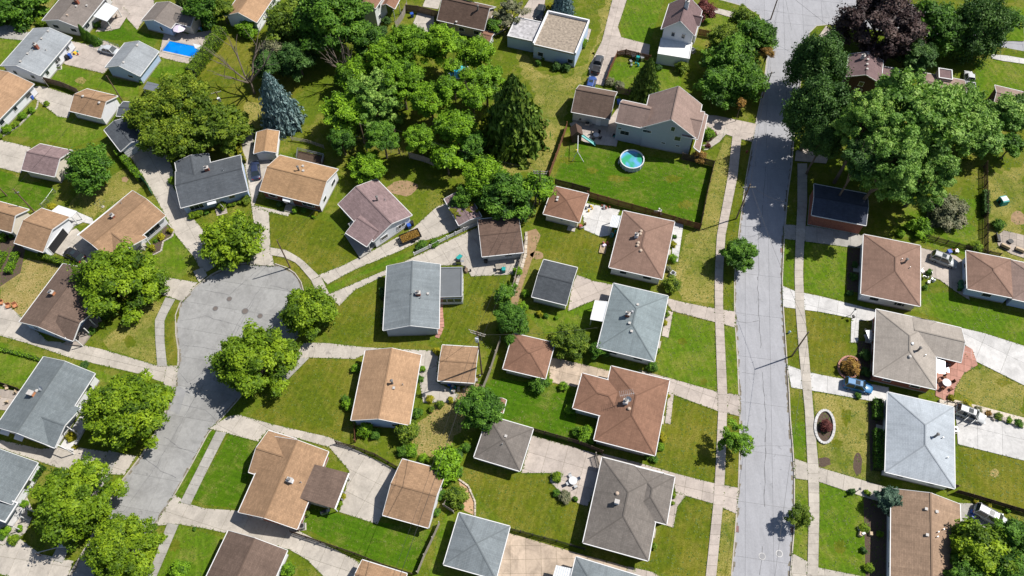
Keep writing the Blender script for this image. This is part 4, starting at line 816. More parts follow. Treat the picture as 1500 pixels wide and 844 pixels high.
# top left
h, r = house('ranch_house', 'low house with grey brown roof and ribbed white patio awning at the top left', 'house', [(105,-22),None,(118.5,42),(61.6,29.9)], 2.8, 'gable', 'b', 'greybrown', 'grey', rise=1.3, door=(1, .1))
chimney(h, r, 114, 5); vent(h, r, 112, 10); vent(h, r, 127.5, 9); vent(h, r, 99, 23, mat=TRIM_TAN)
corrugated(h, [(155,3.7,2.6),(173.6,12.4,2.4),(156.8,31.7,2.4),(137,24,2.6)], WHITE_METAL, 12, 'ribbed white metal awning'); posts(h, [(172,13,2.3),(156.5,30,2.3)])
h, r = house('ranch_house', 'light grey roofed house with brick chimney and four white roof vents at the left edge', 'house', [(49.5,42.5),(106.7,54.7),(57.8,110),None], 2.9, 'gable', 'b', 'lightgrey', 'white', apex=(73.4,39.8))
chimney(h, r, 55, 71); [vent(h, r, *p) for p in ((71,46.5),(61.5,57.5),(41,79.5),(30.5,91))]; vent(h, r, 49, 74.5, 'pipe'); vent(h, r, 68, 74, 'pipe')
h, r = house('ranch_house', 'house with pale tan roof cut by the left edge, flower bed along its white wall', 'house', [None,(45.3,124.3),(-32,210),(-95,180)], 2.8, 'gable', 'b', 'tanpale', 'white', rise=1.2)
h, r = house('detached_garage', 'small white garage with tan roof and two round vents beside a leaning pole', 'garage', [(126.9,130.2),(172.9,141),(148,173.4),(101.4,162.8)], 2.5, 'gable', 'a', 'tan', 'white', apex=(158,148), garage=(3, 0, 4.2)); vent(h, r, 121.5, 141.5, 'round'); vent(h, r, 145.5, 151, 'round')
h, r = house('detached_garage', 'light grey roofed garage with small dark window, left of the swimming pool', 'garage', [(183.6,62.8),(232.3,75.2),(205.2,111.8),(153.1,98.9)], 2.6, 'gable', 'b', 'lightgrey', 'skyshade_blue', apex=(173.6,96.4), wins=[(2,.35,1.5,1.3,.7,0)], garage=(0, 0, 4.4)); vent(h, r, 201, 67, 'round'); vent(h, r, 181, 92, 'round')
h, r = house('ranch_house', 'grey roofed house with lilac parasol at the pool end', 'house', [(229.6,3.7),(272.5,15),(250.7,41.7),(206.6,30.5)], 2.7, 'gable', 'b', 'greybrown', 'skyshade_blue', apex=(225.2,28.9), auto=False, wins=[(2,.2,1.5,.7,1.3,0)])
wing(h, [(266,13.5),(292.4,21.4),(279.3,39.2),(252,32.5)], 2.7, 'gable', 'a', 'greybrown', 'cream', rise=.9)
h, r = house('ranch_house', 'white house with pale tan gable roof beside the round bush at the top', 'house', [None,(412,-20),(376.1,33.3),(329.2,23)], 3.0, 'gable', 'b', 'tanpale', 'white', apex=(348.5,18.4), auto=False, wins=[(1,-.2,1.6,1.2,1.0,1),(1,.4,1.6,1.6,1.0,1)])
# charcoal house
h, r = house('ranch_house', 'charcoal roofed house with back wing, brick chimney and clipped front shrubs', 'house', [(256,250.5),(352,228.6),(363.8,278.9),(265.4,304.6)], 2.8, 'gable', 'a', 'slate', 'skyshade_blue', apex=(354,247), door=(2, .05), wins=[(2,-.62,1.45,2.6,1.3,2),(2,.5,1.7,1.2,.8,1)], auto=False)
chimney(h, r, 304, 250, sx=.8, hh=.9); dish(h, r, 318, 236); vent(h, r, 327, 250, 'pipe', METAL)
wing(h, [(255.5,237.3),(304,226),(313,258),(263,270)], 2.8, 'gable', 'b', 'slate', 'skyshade_blue', apex=(278,227.5))
slab(h, 'porch_hood', [(303,297,2.5),(316,293.5,2.5),(317,297.5,2.35),(304,301,2.35)], WHITE_METAL, .08); M9 = side_matrix(r, 2, .05, 0)
mb = MB(); [mb.box(0, -1.0-.35*k, .3-.1*k, 2.0, .36, .14) for k in range(4)]; part('front_steps', mb, CONC_PINK, h, M9)
mb = MB(); mb.beam((0, 0, 1.7), (1.2, -1.4, 2.6), .04, .04); f = part('flagpole', mb, METAL, h, M9 @ Matrix.Translation((1.3, 0, 0)))
h, r = house('detached_garage', 'small garage with golden tan roof below the blue spruce', 'garage', [(376.2,193.7),(408.5,191.8),(405.4,224.2),(371.8,224.8)], 2.5, 'gable', 'b', 'golden', 'white', apex=(386.5,221), garage=(2, 0, 3.4))
h, r = house('ranch_house', 'house with golden tan roof, brick front and white gable wall', 'house', [(410.4,228.1),(495.6,247.8),(467.7,300.6),(378.7,279.3)], 2.8, 'gable', 'a', 'golden', 'brick', apex=(478.8,265.8), door=(2, -.05), wins=[(2,-.7,1.5,1.6,1.1,1),(2,.55,1.5,2.2,1.2,2)])
mb = MB(); mb.box(0, 0, .06, 2*r.Y-.4, .05, .02); vent(h, r, 438, 250, 'stack', METAL); vent(h, r, 444, 244, 'box'); vent(h, r, 444.5, 251, 'box')
mw = wall_mesh(r); V = [Vector(v) for v in mw.v]; side = [v for v in V if v.x > 0]; mb = MB(); X = r.X+.02
mb.add([(X, -r.Y-.02, .3), (X, r.Y+.02, .3), (X, r.Y+.02, r.ez+r.h(X, r.Y)-.2), (X, 0, r.ez+r.h(X, 0)-.2), (X, -r.Y-.02, r.ez+r.h(X, -r.Y)-.2)], [(0, 1, 2, 3, 4)]); part('gable_siding', mb, WM['white'], h, r.M)
slab(h, 'porch_hood', [(414,287.5,2.5),(426,290.5,2.5),(424.5,296.5,2.4),(414,294,2.4)], WHITE_METAL, .08); mb = MB(); [mb.box(0, -.7-.32*k, .45-.12*k, 1.8, .34, .16) for k in range(4)]; part('front_steps', mb, CONC, h, side_matrix(r, 2, -.05, 0))
mb = MB()
for a, b in (((436,236),(438,223)), ((438,223),(476,232)), ((476,232),(473,243))):
    for k in range(9): p = gp(a[0]+(b[0]-a[0])*k/8, a[1]+(b[1]-a[1])*k/8); mb.box(p.x, p.y, .95, .06, .06, .8)
    for z in (.9, 1.35): mb.beam(gp(*a)+Vector((0, 0, z)), gp(*b)+Vector((0, 0, z)), .07, .07)
part('deck_railing', mb, METAL, h, Matrix()); mb = MB(); mb.prism(poly([(436,236),(438,223),(476,232),(473,245)]), .2, .5); part('deck', mb, WOOD_DARK, h, Matrix())
# purple house
h, r = house('ranch_house', 'house with mauve shingle roof and open front porch beside the trailer drive', 'house', [(490,297.5),(552.5,266.3),(605.3,314.4),(549.2,352.3)], 2.8, 'gable', 'b', 'purple', 'white', apex=(575.3,327.4), door=(3, .35), wins=[(2,.35,1.5,1.0,1.2,0)])
wing(h, [(507.2,327.4),(539.8,361.8),(572,338),(541,305)][:4], 2.7, 'gable', 'b', 'purple', None, rise=.85); vent(h, r, 553, 294, 'stack', METAL); vent(h, r, 564, 293, 'pipe', METAL)
posts(h, [(511,328,2.6),(526,343,2.6),(539.5,358,2.6)]); mb = MB(); mb.prism(poly([(505,345),(520,336),(552,358),(540,372),(528,380)]), .05, .45); part('porch_floor', mb, CONC_GREY, h, Matrix())
h, r = house('old_shed', 'small mauve roofed garage half buried in leaves with moss on its roof', 'garage', [(650,291),None,(706,317.5),(672.5,330)], 2.4, 'gable', 'b', 'purple', 'cream', rise=.5)
mb = MB(); [mb.box(random.uniform(-2.5, 2.5), random.uniform(-2.2, .3), r.ez+.3+random.uniform(0, .12), random.uniform(.4, 1.2), random.uniform(.2, .6), .12, random.uniform(0, 3)) for _ in range(22)]; part('moss', mb, LM['yellow'], h, r.M)
h, r = house('detached_garage', 'garage with plain dark brown roof at the end of the curving drive', 'garage', [(699.3,321.3),None,(767.5,370),(706.3,375.8)], 2.6, 'gable', 'a', 'brown', 'grey', rise=.7, garage=(3, 0, 4.4), wins=[(2,.3,1.5,1.4,.8,1)])
h, r = house('ranch_house', 'grey gabled house with flat roofed sunroom on its right', 'house', [(567,389),(643.5,388),(644,481.7),(561.3,484)], 2.8, 'gable', 'b', 'dove', 'bluegrey', apex=(601,476.7), wins=[(3,.3,1.5,1.6,1.2,1)], door=(3, .0), auto=False)
chimney(h, r, 613, 432, hh=.8); vent(h, r, 627, 431); vent(h, r, 603, 431, 'pipe', METAL); vent(h, r, 616, 437, 'pipe', METAL)
rs = wing(h, [(642,392),(677,392),(677.5,436),(642,436)], 2.5, 'flat', 'a', DARKFLAT, 'palegrey', trim=METAL); [add_window(h, rs, 2, t, 1.5, 1.4, 1.3, 0) for t in (-.6, 0, .6)]; [add_window(h, rs, 1, t, 1.5, 1.4, 1.3, 0) for t in (-.6, -.2, .3)]
h, r = house('ranch_house', 'long tan roofed house with small white chimney, dark fence at its foot', 'house', [(535.8,513.3),(616.5,520),(600,623),(513.9,616)], 2.8, 'gable', 'b', 'tanpale', 'skyshade_blue', apex=(554.5,613.5), ); vent(h, r, 575, 562, 'stack'); vent(h, r, 577, 569); vent(h, r, 590, 564, 'pipe', METAL)
h, r = house('detached_garage', 'square tan roofed garage crossed by the shadow of the transformer pole', 'garage', [(648,505),(700.5,509.5),(696,561),(640.8,557.8)], 2.5, 'gable', 'a', 'tan', 'grey', rise=.8, wins=[(2,.2,1.4,1.2,.7,1)], garage=(3, 0, 4.0))
# L shaped tan house
h, r = house('l_shaped_house', 'L shaped house with rust tan roof, white hip lines and darker flat addition', 'house', [(398.5,640),(482,660.7),(434.4,775.7),(349.1,750.3)], 2.8, 'gable', 'b', 'tan', 'brick', apex=(388,757.5), group='houses'); chimney(h, r, 426, 705, WM['white'], .8, .6, .8); vent(h, r, 441, 707, 'pipe', METAL)
wing(h, [(392.8,631.8),(436,643),(405,703.5),(363.6,692.1)], 2.75, 'gable', 'a', 'tan', 'brick', rise=1.4)
slab(h, 'roof', [(450.3,677.5,3.35),(510.4,693,2.7),(489.9,745.4,2.7),(433,728,3.35)], RM['plumbrown'], .18, None, 'darker low slope roof of the addition'); slab(h, 'gutter', [(510.4,693,2.75),(512,694,2.7),(491.6,746.5,2.7),(489.9,745.4,2.75)], TRIM, .14)
posts(h, [(508,696,2.6),(489,743,2.6)]); mb = MB(); mb.prism(poly([(462,690,),(500,702),(482,746),(445,735)]), 0, 2.5); part('wall', mb, WM['cream'], h, Matrix())
h, r = house('detached_garage', 'garage with rust tan gable roof at the wide parking court', 'garage', [(590,671.5),(652.5,691),(629,773.5),(560,754.5)], 2.6, 'gable', 'a', 'tan', 'white', apex=(641,726), garage=(3, 0, 4.6))
h, r = house('ranch_house', 'brown roofed house with white gutter cut by the bottom edge', 'house', [(335.3,779.2),(422.8,805.2),None,(280,888)], 2.8, 'gable', 'b', 'plumbrown', 'white', apex=(372,789)); vent(h, r, 391, 792)
h, r = house('detached_garage', 'small rust tan garage roof cut by the bottom edge', 'garage', [(531,822),(598,840),None,(512,866)], 2.6, 'gable', 'a', 'tan', 'cream', rise=1.0)
# left side
h, r = house('ranch_house', 'plum brown roofed house with open front porch under the maple', 'house', [(92.7,387.5),None,(94.5,493.8),(26.4,472.4)], 2.8, 'gable', 'b', 'plumbrown', 'skyshade_blue', apex=(57.3,476.7)); chimney(h, r, 78, 431, ORANGEBR, .8, .6, .8)
wing(h, [(106,445),(137.5,457.4),(107,499.7),(76,488)], 2.75, 'gable', 'a', 'plumbrown', None, apex=(122,469)); posts(h, [(111,498,2.6),(123,481,2.6),(131,468,2.6),(138,458,2.6)])
mb = MB(); mb.prism(poly([(95,505),(122,508),(150,470),(135,462)]), .05, .4); part('porch_floor', mb, STONEPAVE, h, Matrix())
h, r = house('ranch_house', 'house with tan roof, long white rear gutter and covered front door', 'house', [(194,281),(245,315.4),None,(112.5,344)], 2.8, 'gable', 'b', 'tan', 'white', rise=1.25, wins=[(1,.45,1.5,3.6,1.5,2)], auto=False, door=(1, -.35)); chimney(h, r, 166, 318, hh=.6, pot=True); vent(h, r, 178, 298, 'pipe', METAL)
wing(h, [(181,323),(216,348.5),(171.6,384.5),(138,359)], 2.75, 'gable', 'a', 'tan', None, rise=1.1); posts(h, [(190,366,2.5),(204,356,2.5),(214,350,2.5)])
mb = MB(); mb.prism(poly([(188,385),(216,362),(209,352),(180,375)]), .05, .5); part('porch_floor', mb, CONC, h, Matrix()); slab(h, 'gutter', [(112.5,344,2.85),(194,281,2.85),(195.5,282.5,2.85),(114,345.5,2.85)], TRIM, .12)
h, r = house('detached_garage', 'tan roofed garage with wide open door and white lean-to canopy', 'garage', [(61,305.5),(103.2,318),(63.4,368.4),(19.3,356.5)], 2.7, 'gable', 'a', 'tan', 'white', apex=(77,336), garage=(1, -.15, 4.6, 1))
slab(h, 'canopy', [(76.5,308.7,2.6),(85.8,301.2,2.6),(112.6,309.9,2.5),(104.5,317.4,2.5)], WHITE_METAL, .06, TRIM, 'white flat canopy'); posts(h, [(112,311,2.4),(105,318,2.4)])
h, r = house('detached_garage', 'tan roofed garage with cream gable at the left edge beside the vegetable bed', 'garage', [(0,296),(43,306.8),(16.8,340.4),None], 2.7, 'gable', 'a', 'tan', 'cream', apex=(23.6,315.5)); h2 = wing(h, [(-30,298),(13,307),(-4,335),(-46,325)], 3.0, 'gable', 'a', 'tan', 'cream', rise=1.2)
h, r = house('ranch_house', 'slate grey roofed house with brick chimney, dish and white porch trusses', 'house', [(64.4,524.7),(141.8,546.1),(71,650.5),None], 2.9, 'gable', 'b', 'slatelight', 'white', apex=(94.5,528.7)); chimney(h, r, 48, 578, ORANGEBR, .9, .7, .8, pot=False); dish(h, r, 63, 571); vent(h, r, 54, 573, 'round')
wing(h, [(84,587),(119.4,597.1),(80.2,655.3),(43,643)], 2.9, 'gable', 'a', 'slatelight', None, rise=1.0); posts(h, [(126,609,2.6),(107,631,2.6),(97,658,2.5)])
for a, b in (((116,602),(126,609)),((94,622),(107,631)),((83,651),(97,658))):
    mb = MB(); mb.beam(gp(*a, 2.8), gp(*b, 2.6), .12, .12); part('porch_beam', mb, TRIM, h, Matrix())
mb = MB(); mb.prism(poly([(125,602),(136,610),(108,662),(90,655)]), .05, .45); part('porch_floor', mb, CONC_WHITE, h, Matrix())
for q in ([(2,627,2.3),(15,631,2.3),(12,639,1.8),(-1,635,1.8)], [(23,634,2.3),(36,638,2.3),(32,647,1.8),(20,643,1.8)]): slab(h, 'window_awning', q, WHITE_METAL, .05)
h, r = house('ranch_house', 'slate roofed house cut by the left edge with clipped hedge at its front', 'house', [(-45,646),(57.2,677),(17,738),None], 2.9, 'gable', 'b', 'slatelight', 'white', rise=1.3); wing(h, [(-5,727),(30.5,735),(8,764),(-28,754)], 2.8, 'flat', 'a', 'slatelight', None); mb = MB(); mb.prism(poly([(22,742),(40,745),(20,772),(-5,765)]), .05, .4); part('porch_floor', mb, CONC_WHITE, h, Matrix())
posts(h, [(40,745,2.2),(31,757,2.2),(20,772,2.2)])
# two storey house
h, r = house('two_storey_house', 'blue grey two storey house with mauve brown roof above the round pool', 'house', [(950,141),(1031,151.5),(1015.6,202.7),(941,186)], 5.6, 'gable', 'b', 'mauve', 'bluegrey', apex=(984.2,175.5), auto=False, wins=[(2,.15,6.6,.9,1.3,0),(2,-.85,4.6,1.8,.8,1),(2,.42,4.2,1.3,1.3,0),(2,-.1,2.2,.9,.5,0),(2,.5,2.2,.9,.5,0)])
r2 = wing(h, [(911,147),(958,156),(944,187.5),(902,180)], 5.5, 'gable', 'a', 'mauve', 'bluegrey', apex=(909.5,150)); add_window(h, r2, 2, -.35, 2.6, 1.9, 1.2, 1); add_window(h, r2, 2, -.75, 3.6, .9, .5, 0)
wing(h, [(1010,160),(1032.5,164),(1022,204),(998,199)], 5.5, 'gable', 'a', 'mauve', None, rise=1.3); slab(h, 'porch_roof', [(1031,166,3.4),(1037,169,2.9),(1025,223,2.9),(1016,216,3.4)], RM['mauve'], .15, TRIM)
h, r = house('detached_garage', 'tall brown roofed garage left of the two storey house', 'garage', [(849,127),(905.8,133.5),(892.3,174.8),(835.9,163.6)], 3.0, 'gable', 'a', 'plumbrown', 'grey', rise=2.6, door=(2, .45), garage=(0, 0, 4.4))
# flat roofed house
h, r = house('flat_roofed_house', 'white flat roofed house with gravel roof and parapets', 'house', [(801.5,17.4),(862,33),(842.6,80.8),(783.5,65.9)], 3.7, 'flat', 'a', GRAVEL, 'skyshade_blue', wins=[(2,-.65,1.6,1.3,1.2,0),(2,.8,1.6,1.3,1.2,0)], auto=False)
rb = wing(h, [(755.5,23.6),(797,34.5),(786,62.5),(743.7,53.5)], 3.0, 'flat', 'a', MEMBRANE, 'skyshade_blue', label='patched silver grey lower roof')
mb = MB(); w, l = r.w/2, r.l/2
for x, y, sx, sy in ((0, l, r.w+.1, .3), (w, 0, .3, r.l), (-w, 0, .3, r.l)): mb.box(x, y, r.ez+.2, sx, sy, .7)
part('parapet', mb, WM['white'], h, r.M, 'tall white parapet')
# brown house top
h, r = house('ranch_house', 'brown roofed house with white side wall at the top edge, tree in front', 'house', [None,(728,10),(708.3,43.8),(638.4,29.9)], 3.0, 'gable', 'a', 'brown', 'tan', apex=(717,12.4)); vent(h, r, 700, 15, 'stack'); vent(h, r, 668.5, 33, 'box')
h, r = house('garden_shed', 'little reddish shed beside the brown roofed house at the top', 'shed', [(707,44.2),(725.7,47.9),(715.7,64.7),(702,58.7)], 2.1, 'gable', 'a', 'redbrown', 'white', rise=.6)
h, r = house('two_storey_house', 'white two storey house with reddish roof at the top edge', 'house', [None,(564,-10),(550.4,13.7),(523.6,5)], 5.4, 'gable', 'b', 'redbrown', 'palegrey', apex=(533,2.5), wins=[(1,-.4,1.7,1.0,1.3,1),(1,-.2,4.2,1.0,1.3,1)], auto=False)
wing(h, [(566,-20),(592,-12),(577,13.7),(559,9)], 3.2, 'gable', 'b', 'redbrown', None, rise=1.0); posts(h, [(576,15,3.0),(584,5,3.0)])
h, r = house('two_storey_house', 'white gabled two storey house with white flat addition, top centre right', 'house', [(979.5,5),(1028.5,16),(1017.4,52.8),(969.8,43)], 5.3, 'gable', 'b', 'plum', 'white', apex=(998.7,28.9), wins=[(2,-.3,4.4,.8,1.2,0),(2,.4,4.4,.8,1.2,0)], auto=False); chimney(h, r, 1005, 12, WM['white'], .8, .6, 1.8)
wing(h, [(1004,19),(1030,24),(1024,39),(999,33)], 5.4, 'gable', 'a', 'plum', 'white', rise=1.2); wing(h, [(969.5,58),(1015,62),(1009.5,87),(961.3,79)], 2.7, 'flat', 'a', WHITE_MEMBRANE, 'palegrey', label='white flat roof of the rear addition')
h, r = house('two_storey_house', 'plum roofed house half hidden behind the round dark tree', 'house', [(1243,79),(1294,89),(1290,123),(1240,112)], 4.6, 'gable', 'b', 'plum', 'darkbrick', apex=(1265,108)); [vent(h, r, *p) for p in ((1271,80),(1271,88),(1270,95),(1270,102))]; chimney(h, r, 1263, 86, WM['white'], .7, .5, .8)
wing(h, [(1292,97),(1317.5,101.5),(1317,121),(1290,118)], 3.0, 'flat', 'a', 'plum', 'darkbrick')
h, r = house('ranch_house', 'brown roofed house peeking out above the big elm', 'house', [(1350,106),(1414,118),(1412,152),(1347,141)], 3.2, 'gable', 'a', 'mauve', 'darkbrick', rise=1.0); wing(h, [(1375,100),(1395,103),(1395,117),(1374,115)], 4.4, 'flat', 'a', 'plum', 'cream')
h, r = house('ranch_house', 'mauve brown roofed brick house at the right edge', 'house', [(1455,126),(1520,138),(1518,177),(1456,156)], 3.4, 'gable', 'a', 'mauve', 'darkbrick', rise=1.2)
h, r = house('brick_garage', 'red brick building with dark navy roof in the tree shadow', 'garage', [(1192.4,269.9),(1271,284),(1268.3,330.2),(1188.7,315)], 3.4, 'gable', 'a', 'navy', 'brick', rise=.8, group='garages and sheds', ov=.2)
# right side hips
h, r = house('hip_roofed_house', 'brown hip roofed house beside the grey and black hatchback', 'house', [(1265.5,343.3),(1347.5,360),(1348.5,449),(1260.8,430.5)], 2.8, 'hip', 'b', 'rosebrown', 'white', door=(3, .1), wins=[(2,.4,1.5,1.4,1.0,1)]); vent(h, r, 1325, 385, 'stack'); vent(h, r, 1320, 381, 'pipe', METAL); vent(h, r, 1332, 393, 'pipe', METAL)
h, r = house('hip_roofed_house', 'brown roofed house with pale blue wall at the right edge', 'house', [(1415,367.2),(1481,380),(1485,437),(1417,423)], 2.8, 'hip', 'a', 'rosebrown', 'skyshade_blue'); wing(h, [(1479,381),(1560,397),(1562,456),(1484,437.5)], 2.82, 'hip', 'a', 'mauve', 'skyshade_blue')
h, r = house('hip_roofed_house', 'beige hip roofed brick house with rear wing and salmon patio', 'house', [(1282.5,451.8),(1370,472.5),(1371.8,571.3),(1280.5,549.5)], 2.8, 'hip', 'b', 'beige', 'brick', door=(3, .3)); vent(h, r, 1336, 504, 'round', METAL); vent(h, r, 1344, 514, 'stack', METAL); vent(h, r, 1332.5, 522.5, 'round'); vent(h, r, 1354.5, 521.5, 'pipe', METAL)
wing(h, [(1335,463.5),(1408.5,481),(1407.8,531.5),(1335,513)], 2.8, 'gable', 'a', 'beige', 'brick', rise=1.25); corrugated(h, [(1372,524,2.5),(1384,527,2.4),(1384,548,2.3),(1372,546,2.4)], METAL, 6)
h, r = house('hip_roofed_house', 'hip roofed house with icy white blue roof', 'house', [(1299.5,573),(1395.5,597.5),(1400,716.5),(1297.5,691)], 2.8, 'hip', 'b', 'ice', 'white', door=(3, .2)); vent(h, r, 1369, 640, 'stack', METAL); vent(h, r, 1380, 642, 'pipe', METAL); vent(h, r, 1387, 671, 'pipe', METAL)
h, r = house('ranch_house', 'house with wide tan roof under a tree shadow at bottom right', 'house', [(1306,716),(1407.5,738.5),(1409,872),(1304,850)], 2.8, 'gable', 'b', 'tanwide', 'white', apex=(1364.7,724.3)); [vent(h, r, *p) for p in ((1356,746),(1371.5,750),(1357.5,784))]; [vent(h, r, *p, 'pipe', METAL) for p in ((1373,780),(1381,776),(1372,787))]
h, r = house('detached_garage', 'small brown hip roofed garage beside the white patio', 'garage', [(813,274),(861.8,283.3),(849.5,325.5),(792.3,313.5)], 2.5, 'hip', 'a', 'redbrown', 'cream', door=(2, .7), wins=[(2,.0,1.5,.6,.6,0)]); vent(h, r, 817, 290); vent(h, r, 816, 294)
h, r = house('hip_roofed_house', 'rose brown hip roofed house with row of roof vents, below the fenced yard', 'house', [(913.5,308.7),(987.5,324.8),(970.8,409.5),(891.8,391.3)], 2.8, 'hip', 'b', 'rosebrown', 'palegrey', door=(1, .2)); chimney(h, r, 932, 347, WM['white'], .6, .6, .7)
[vent(h, r, *p, 'round', TRIM_TAN) for p in ((939,339),(938,343),(935,356),(934,360),(938.5,367.5))]; corrugated(h, [(897,315,2.5),(911,316.5,2.6),(904,334,2.6),(893,332,2.5)], WHITE_METAL, 6, 'white metal awning'); posts(h, [(897,316,2.4),(893,331,2.4)])
h, r = house('detached_garage', 'dark charcoal roofed garage with white wall, beside the stained court', 'garage', [(796,380.5),(846.9,392.3),(829,446.8),(778.8,435)], 2.5, 'gable', 'a', 'charcoal', 'white', rise=1.1, garage=(1, 0, 4.2))
h, r = house('hip_roofed_house', 'blue grey hip roofed house with white carport on its left', 'house', [(898.2,414.9),(977.8,433.8),(959,531),(875.8,508)], 2.8, 'hip', 'b', 'bluegrey', 'white', door=(1, -.3)); chimney(h, r, 919, 463, sx=.7, hh=.9); vent(h, r, 926, 457, 'round', METAL); [vent(h, r, *p) for p in ((922,474),(925,486),(934,447))]
slab(h, 'carport_roof', [(871.7,440.4,2.5),(890.4,442.3,2.7),(883.5,470.9,2.7),(864.9,467.8,2.5)], WHITE_METAL, .08, TRIM, 'flat white carport roof'); posts(h, [(866,467,2.4),(872.5,441,2.4)])
h, r = house('detached_garage', 'small red brown hip roofed garage behind the overgrown fence line', 'garage', [(753,487.8),(809.5,502.5),(801.5,556.5),(736,539)], 2.5, 'hip', 'a', 'redbrown', 'cream')
h, r = house('hip_roofed_house', 'large red brown hip roofed L shaped house with dish and antenna mast', 'house', [(895.3,535.6),(979,557.6),(960.7,668.8),(870.8,643.4)], 2.8, 'hip', 'b', 'redbrown', 'palegrey', door=(1, .1)); chimney(h, r, 916, 590, WM['white'], .7, .7, .7); dish(h, r, 920, 587, .5, .8); vent(h, r, 921.5, 599, 'round', TRIM_TAN)
wing(h, [(852.6,546.8),(925,566),(912,618),(839.7,597.8)], 2.82, 'hip', 'a', 'redbrown', 'palegrey')
mb = MB(); p = r.hit(916, 588); mb.tube(p, p+Vector((0, 0, 3)), .03); mb.beam(p+Vector((-1.2, -.2, 2.9)), p+Vector((1.2, .2, 2.9)), .03, .03); [mb.beam(p+Vector((-1.1+.3*k, -.5+.05*k, 2.9)), p+Vector((-1.2+.3*k, .6+.05*k, 2.9)), .02, .02) for k in range(8)]; part('antenna_mast', mb, METAL, h, Matrix())
h, r = house('detached_garage', 'grey hip roofed garage at the end of the pale patio', 'garage', [None,(780.8,628),(761.8,690.3),(694.5,669.8)], 2.5, 'hip', 'a', 'ash', 'grey'); vent(h, r, 741, 639.5); vent(h, r, 736, 651, 'pipe', METAL)
h, r = house('hip_roofed_house', 'ash grey hip roofed house with front wing and white chimney', 'house', [(882.2,669.6),(972.5,694),(949.7,821.5),(854.3,795)], 2.8, 'hip', 'b', 'ash', 'darkbrick', door=(1, -.3)); chimney(h, r, 903, 737, WM['white'], .6, .5, .9, pot=False); vent(h, r, 904, 723, 'round', TRIM_TAN)
wing(h, [(930,683),(987.7,698.8),(976.5,768.6),(917,752)], 2.82, 'hip', 'a', 'ash', 'darkbrick')
h, r = house('detached_garage', 'dove grey hip roofed garage at the rust stained court', 'garage', [(672.8,750.9),(746,771.5),(727,849),(649.7,826.9)], 2.6, 'hip', 'a', 'dove', 'white', wins=[(0,-.7,1.4,.9,.6,0)])
h, r = house('hip_roofed_house', 'dove grey roof cut by the bottom edge with ribbed white awning', 'house', [(844.5,817),(945,846),None,(828,876)], 2.8, 'hip', 'a', 'dove', 'white'); corrugated(h, [(815,828,2.5),(840,833.5,2.6),(834,858,2.6),(808,852,2.5)], WHITE_METAL, 8, 'ribbed white metal awning')
# left small ones
h, r = house('detached_garage', 'mauve roofed garage beside the dark round tree', 'garage', [(60.3,210.6),(102.5,220.5),(82.7,260.9),(30.5,247.3)], 2.6, 'gable', 'a', 'purple', 'cream', rise=1.5, garage=(3, 0, 4.0))
h, r = house('detached_garage', 'slate roofed garage tucked under the wide olive tree', 'garage', [(150.5,190.2),(186,173.4),(213,203),(177.5,220.5)], 2.6, 'gable', 'b', 'slate', 'skyshade_blue', rise=.8, garage=(2, 0, 4.0)); h, r = house('garden_shed', 'little slate roofed shed behind the leaning pole', 'shed', [(182,149.8),(203,150),(198,174),(169,168)], 2.2, 'gable', 'a', 'slate', 'darkbrick', rise=.5)
h = thing('lean_to_canopy', 'grey lean-to canopy below the light grey garage', 'canopy', TM(gp(222, 130))); slab(h, 'roof', [(209.6,129.8,1.8),(215.8,119.3,2.0),(238.2,124.9,2.0),(227,134.2,1.8)], METAL, .06); posts(h, [(210,130,1.7),(216,120,1.9),(237,125,1.9),(227,134,1.7)])
h, r = house('garden_shed', 'tiny brown shed beside the round green tree', 'shed', [(729,583),(741,586),(737,606),(725,602)], 1.9, 'gable', 'b', 'redbrown', 'cream', rise=.4)

# ------------------------------------------------------------------ vegetation
def quads_mesh(name, P, tint):
    n = P.shape[0]; me = bpy.data.meshes.new(name); me.vertices.add(n*4); me.vertices.foreach_set('co', P.reshape(-1).astype(np.float32))
    me.loops.add(n*4); me.loops.foreach_set('vertex_index', np.arange(n*4, dtype=np.int32)); me.polygons.add(n)
    me.polygons.foreach_set('loop_start', np.arange(0, n*4, 4, dtype=np.int32)); me.polygons.foreach_set('loop_total', np.full(n, 4, dtype=np.int32))
    at = me.attributes.new('tint', 'FLOAT', 'FACE'); at.data.foreach_set('value', tint.astype(np.float32)); me.update(calc_edges=True); return me
def leaf_quads(C, Nn, size, aspect=0.55, fold=0.0):
    n = len(C); Nn = Nn/np.linalg.norm(Nn, axis=1, keepdims=True); r = rng.normal(size=(n, 3)); u = np.cross(Nn, r); u /= np.linalg.norm(u, axis=1, keepdims=True)+1e-9; v = np.cross(Nn, u)
    s = np.asarray(size).reshape(-1, 1)*np.ones((n, 1)); a = u*s; b = v*s*aspect
    return np.stack([C-a, C-b-a*.1, C+a, C+b-a*.1], axis=1)
def rdir(n, up=0.0):
    d = rng.normal(size=(n, 3)); d[:, 2] += up; return d/np.linalg.norm(d, axis=1, keepdims=True)
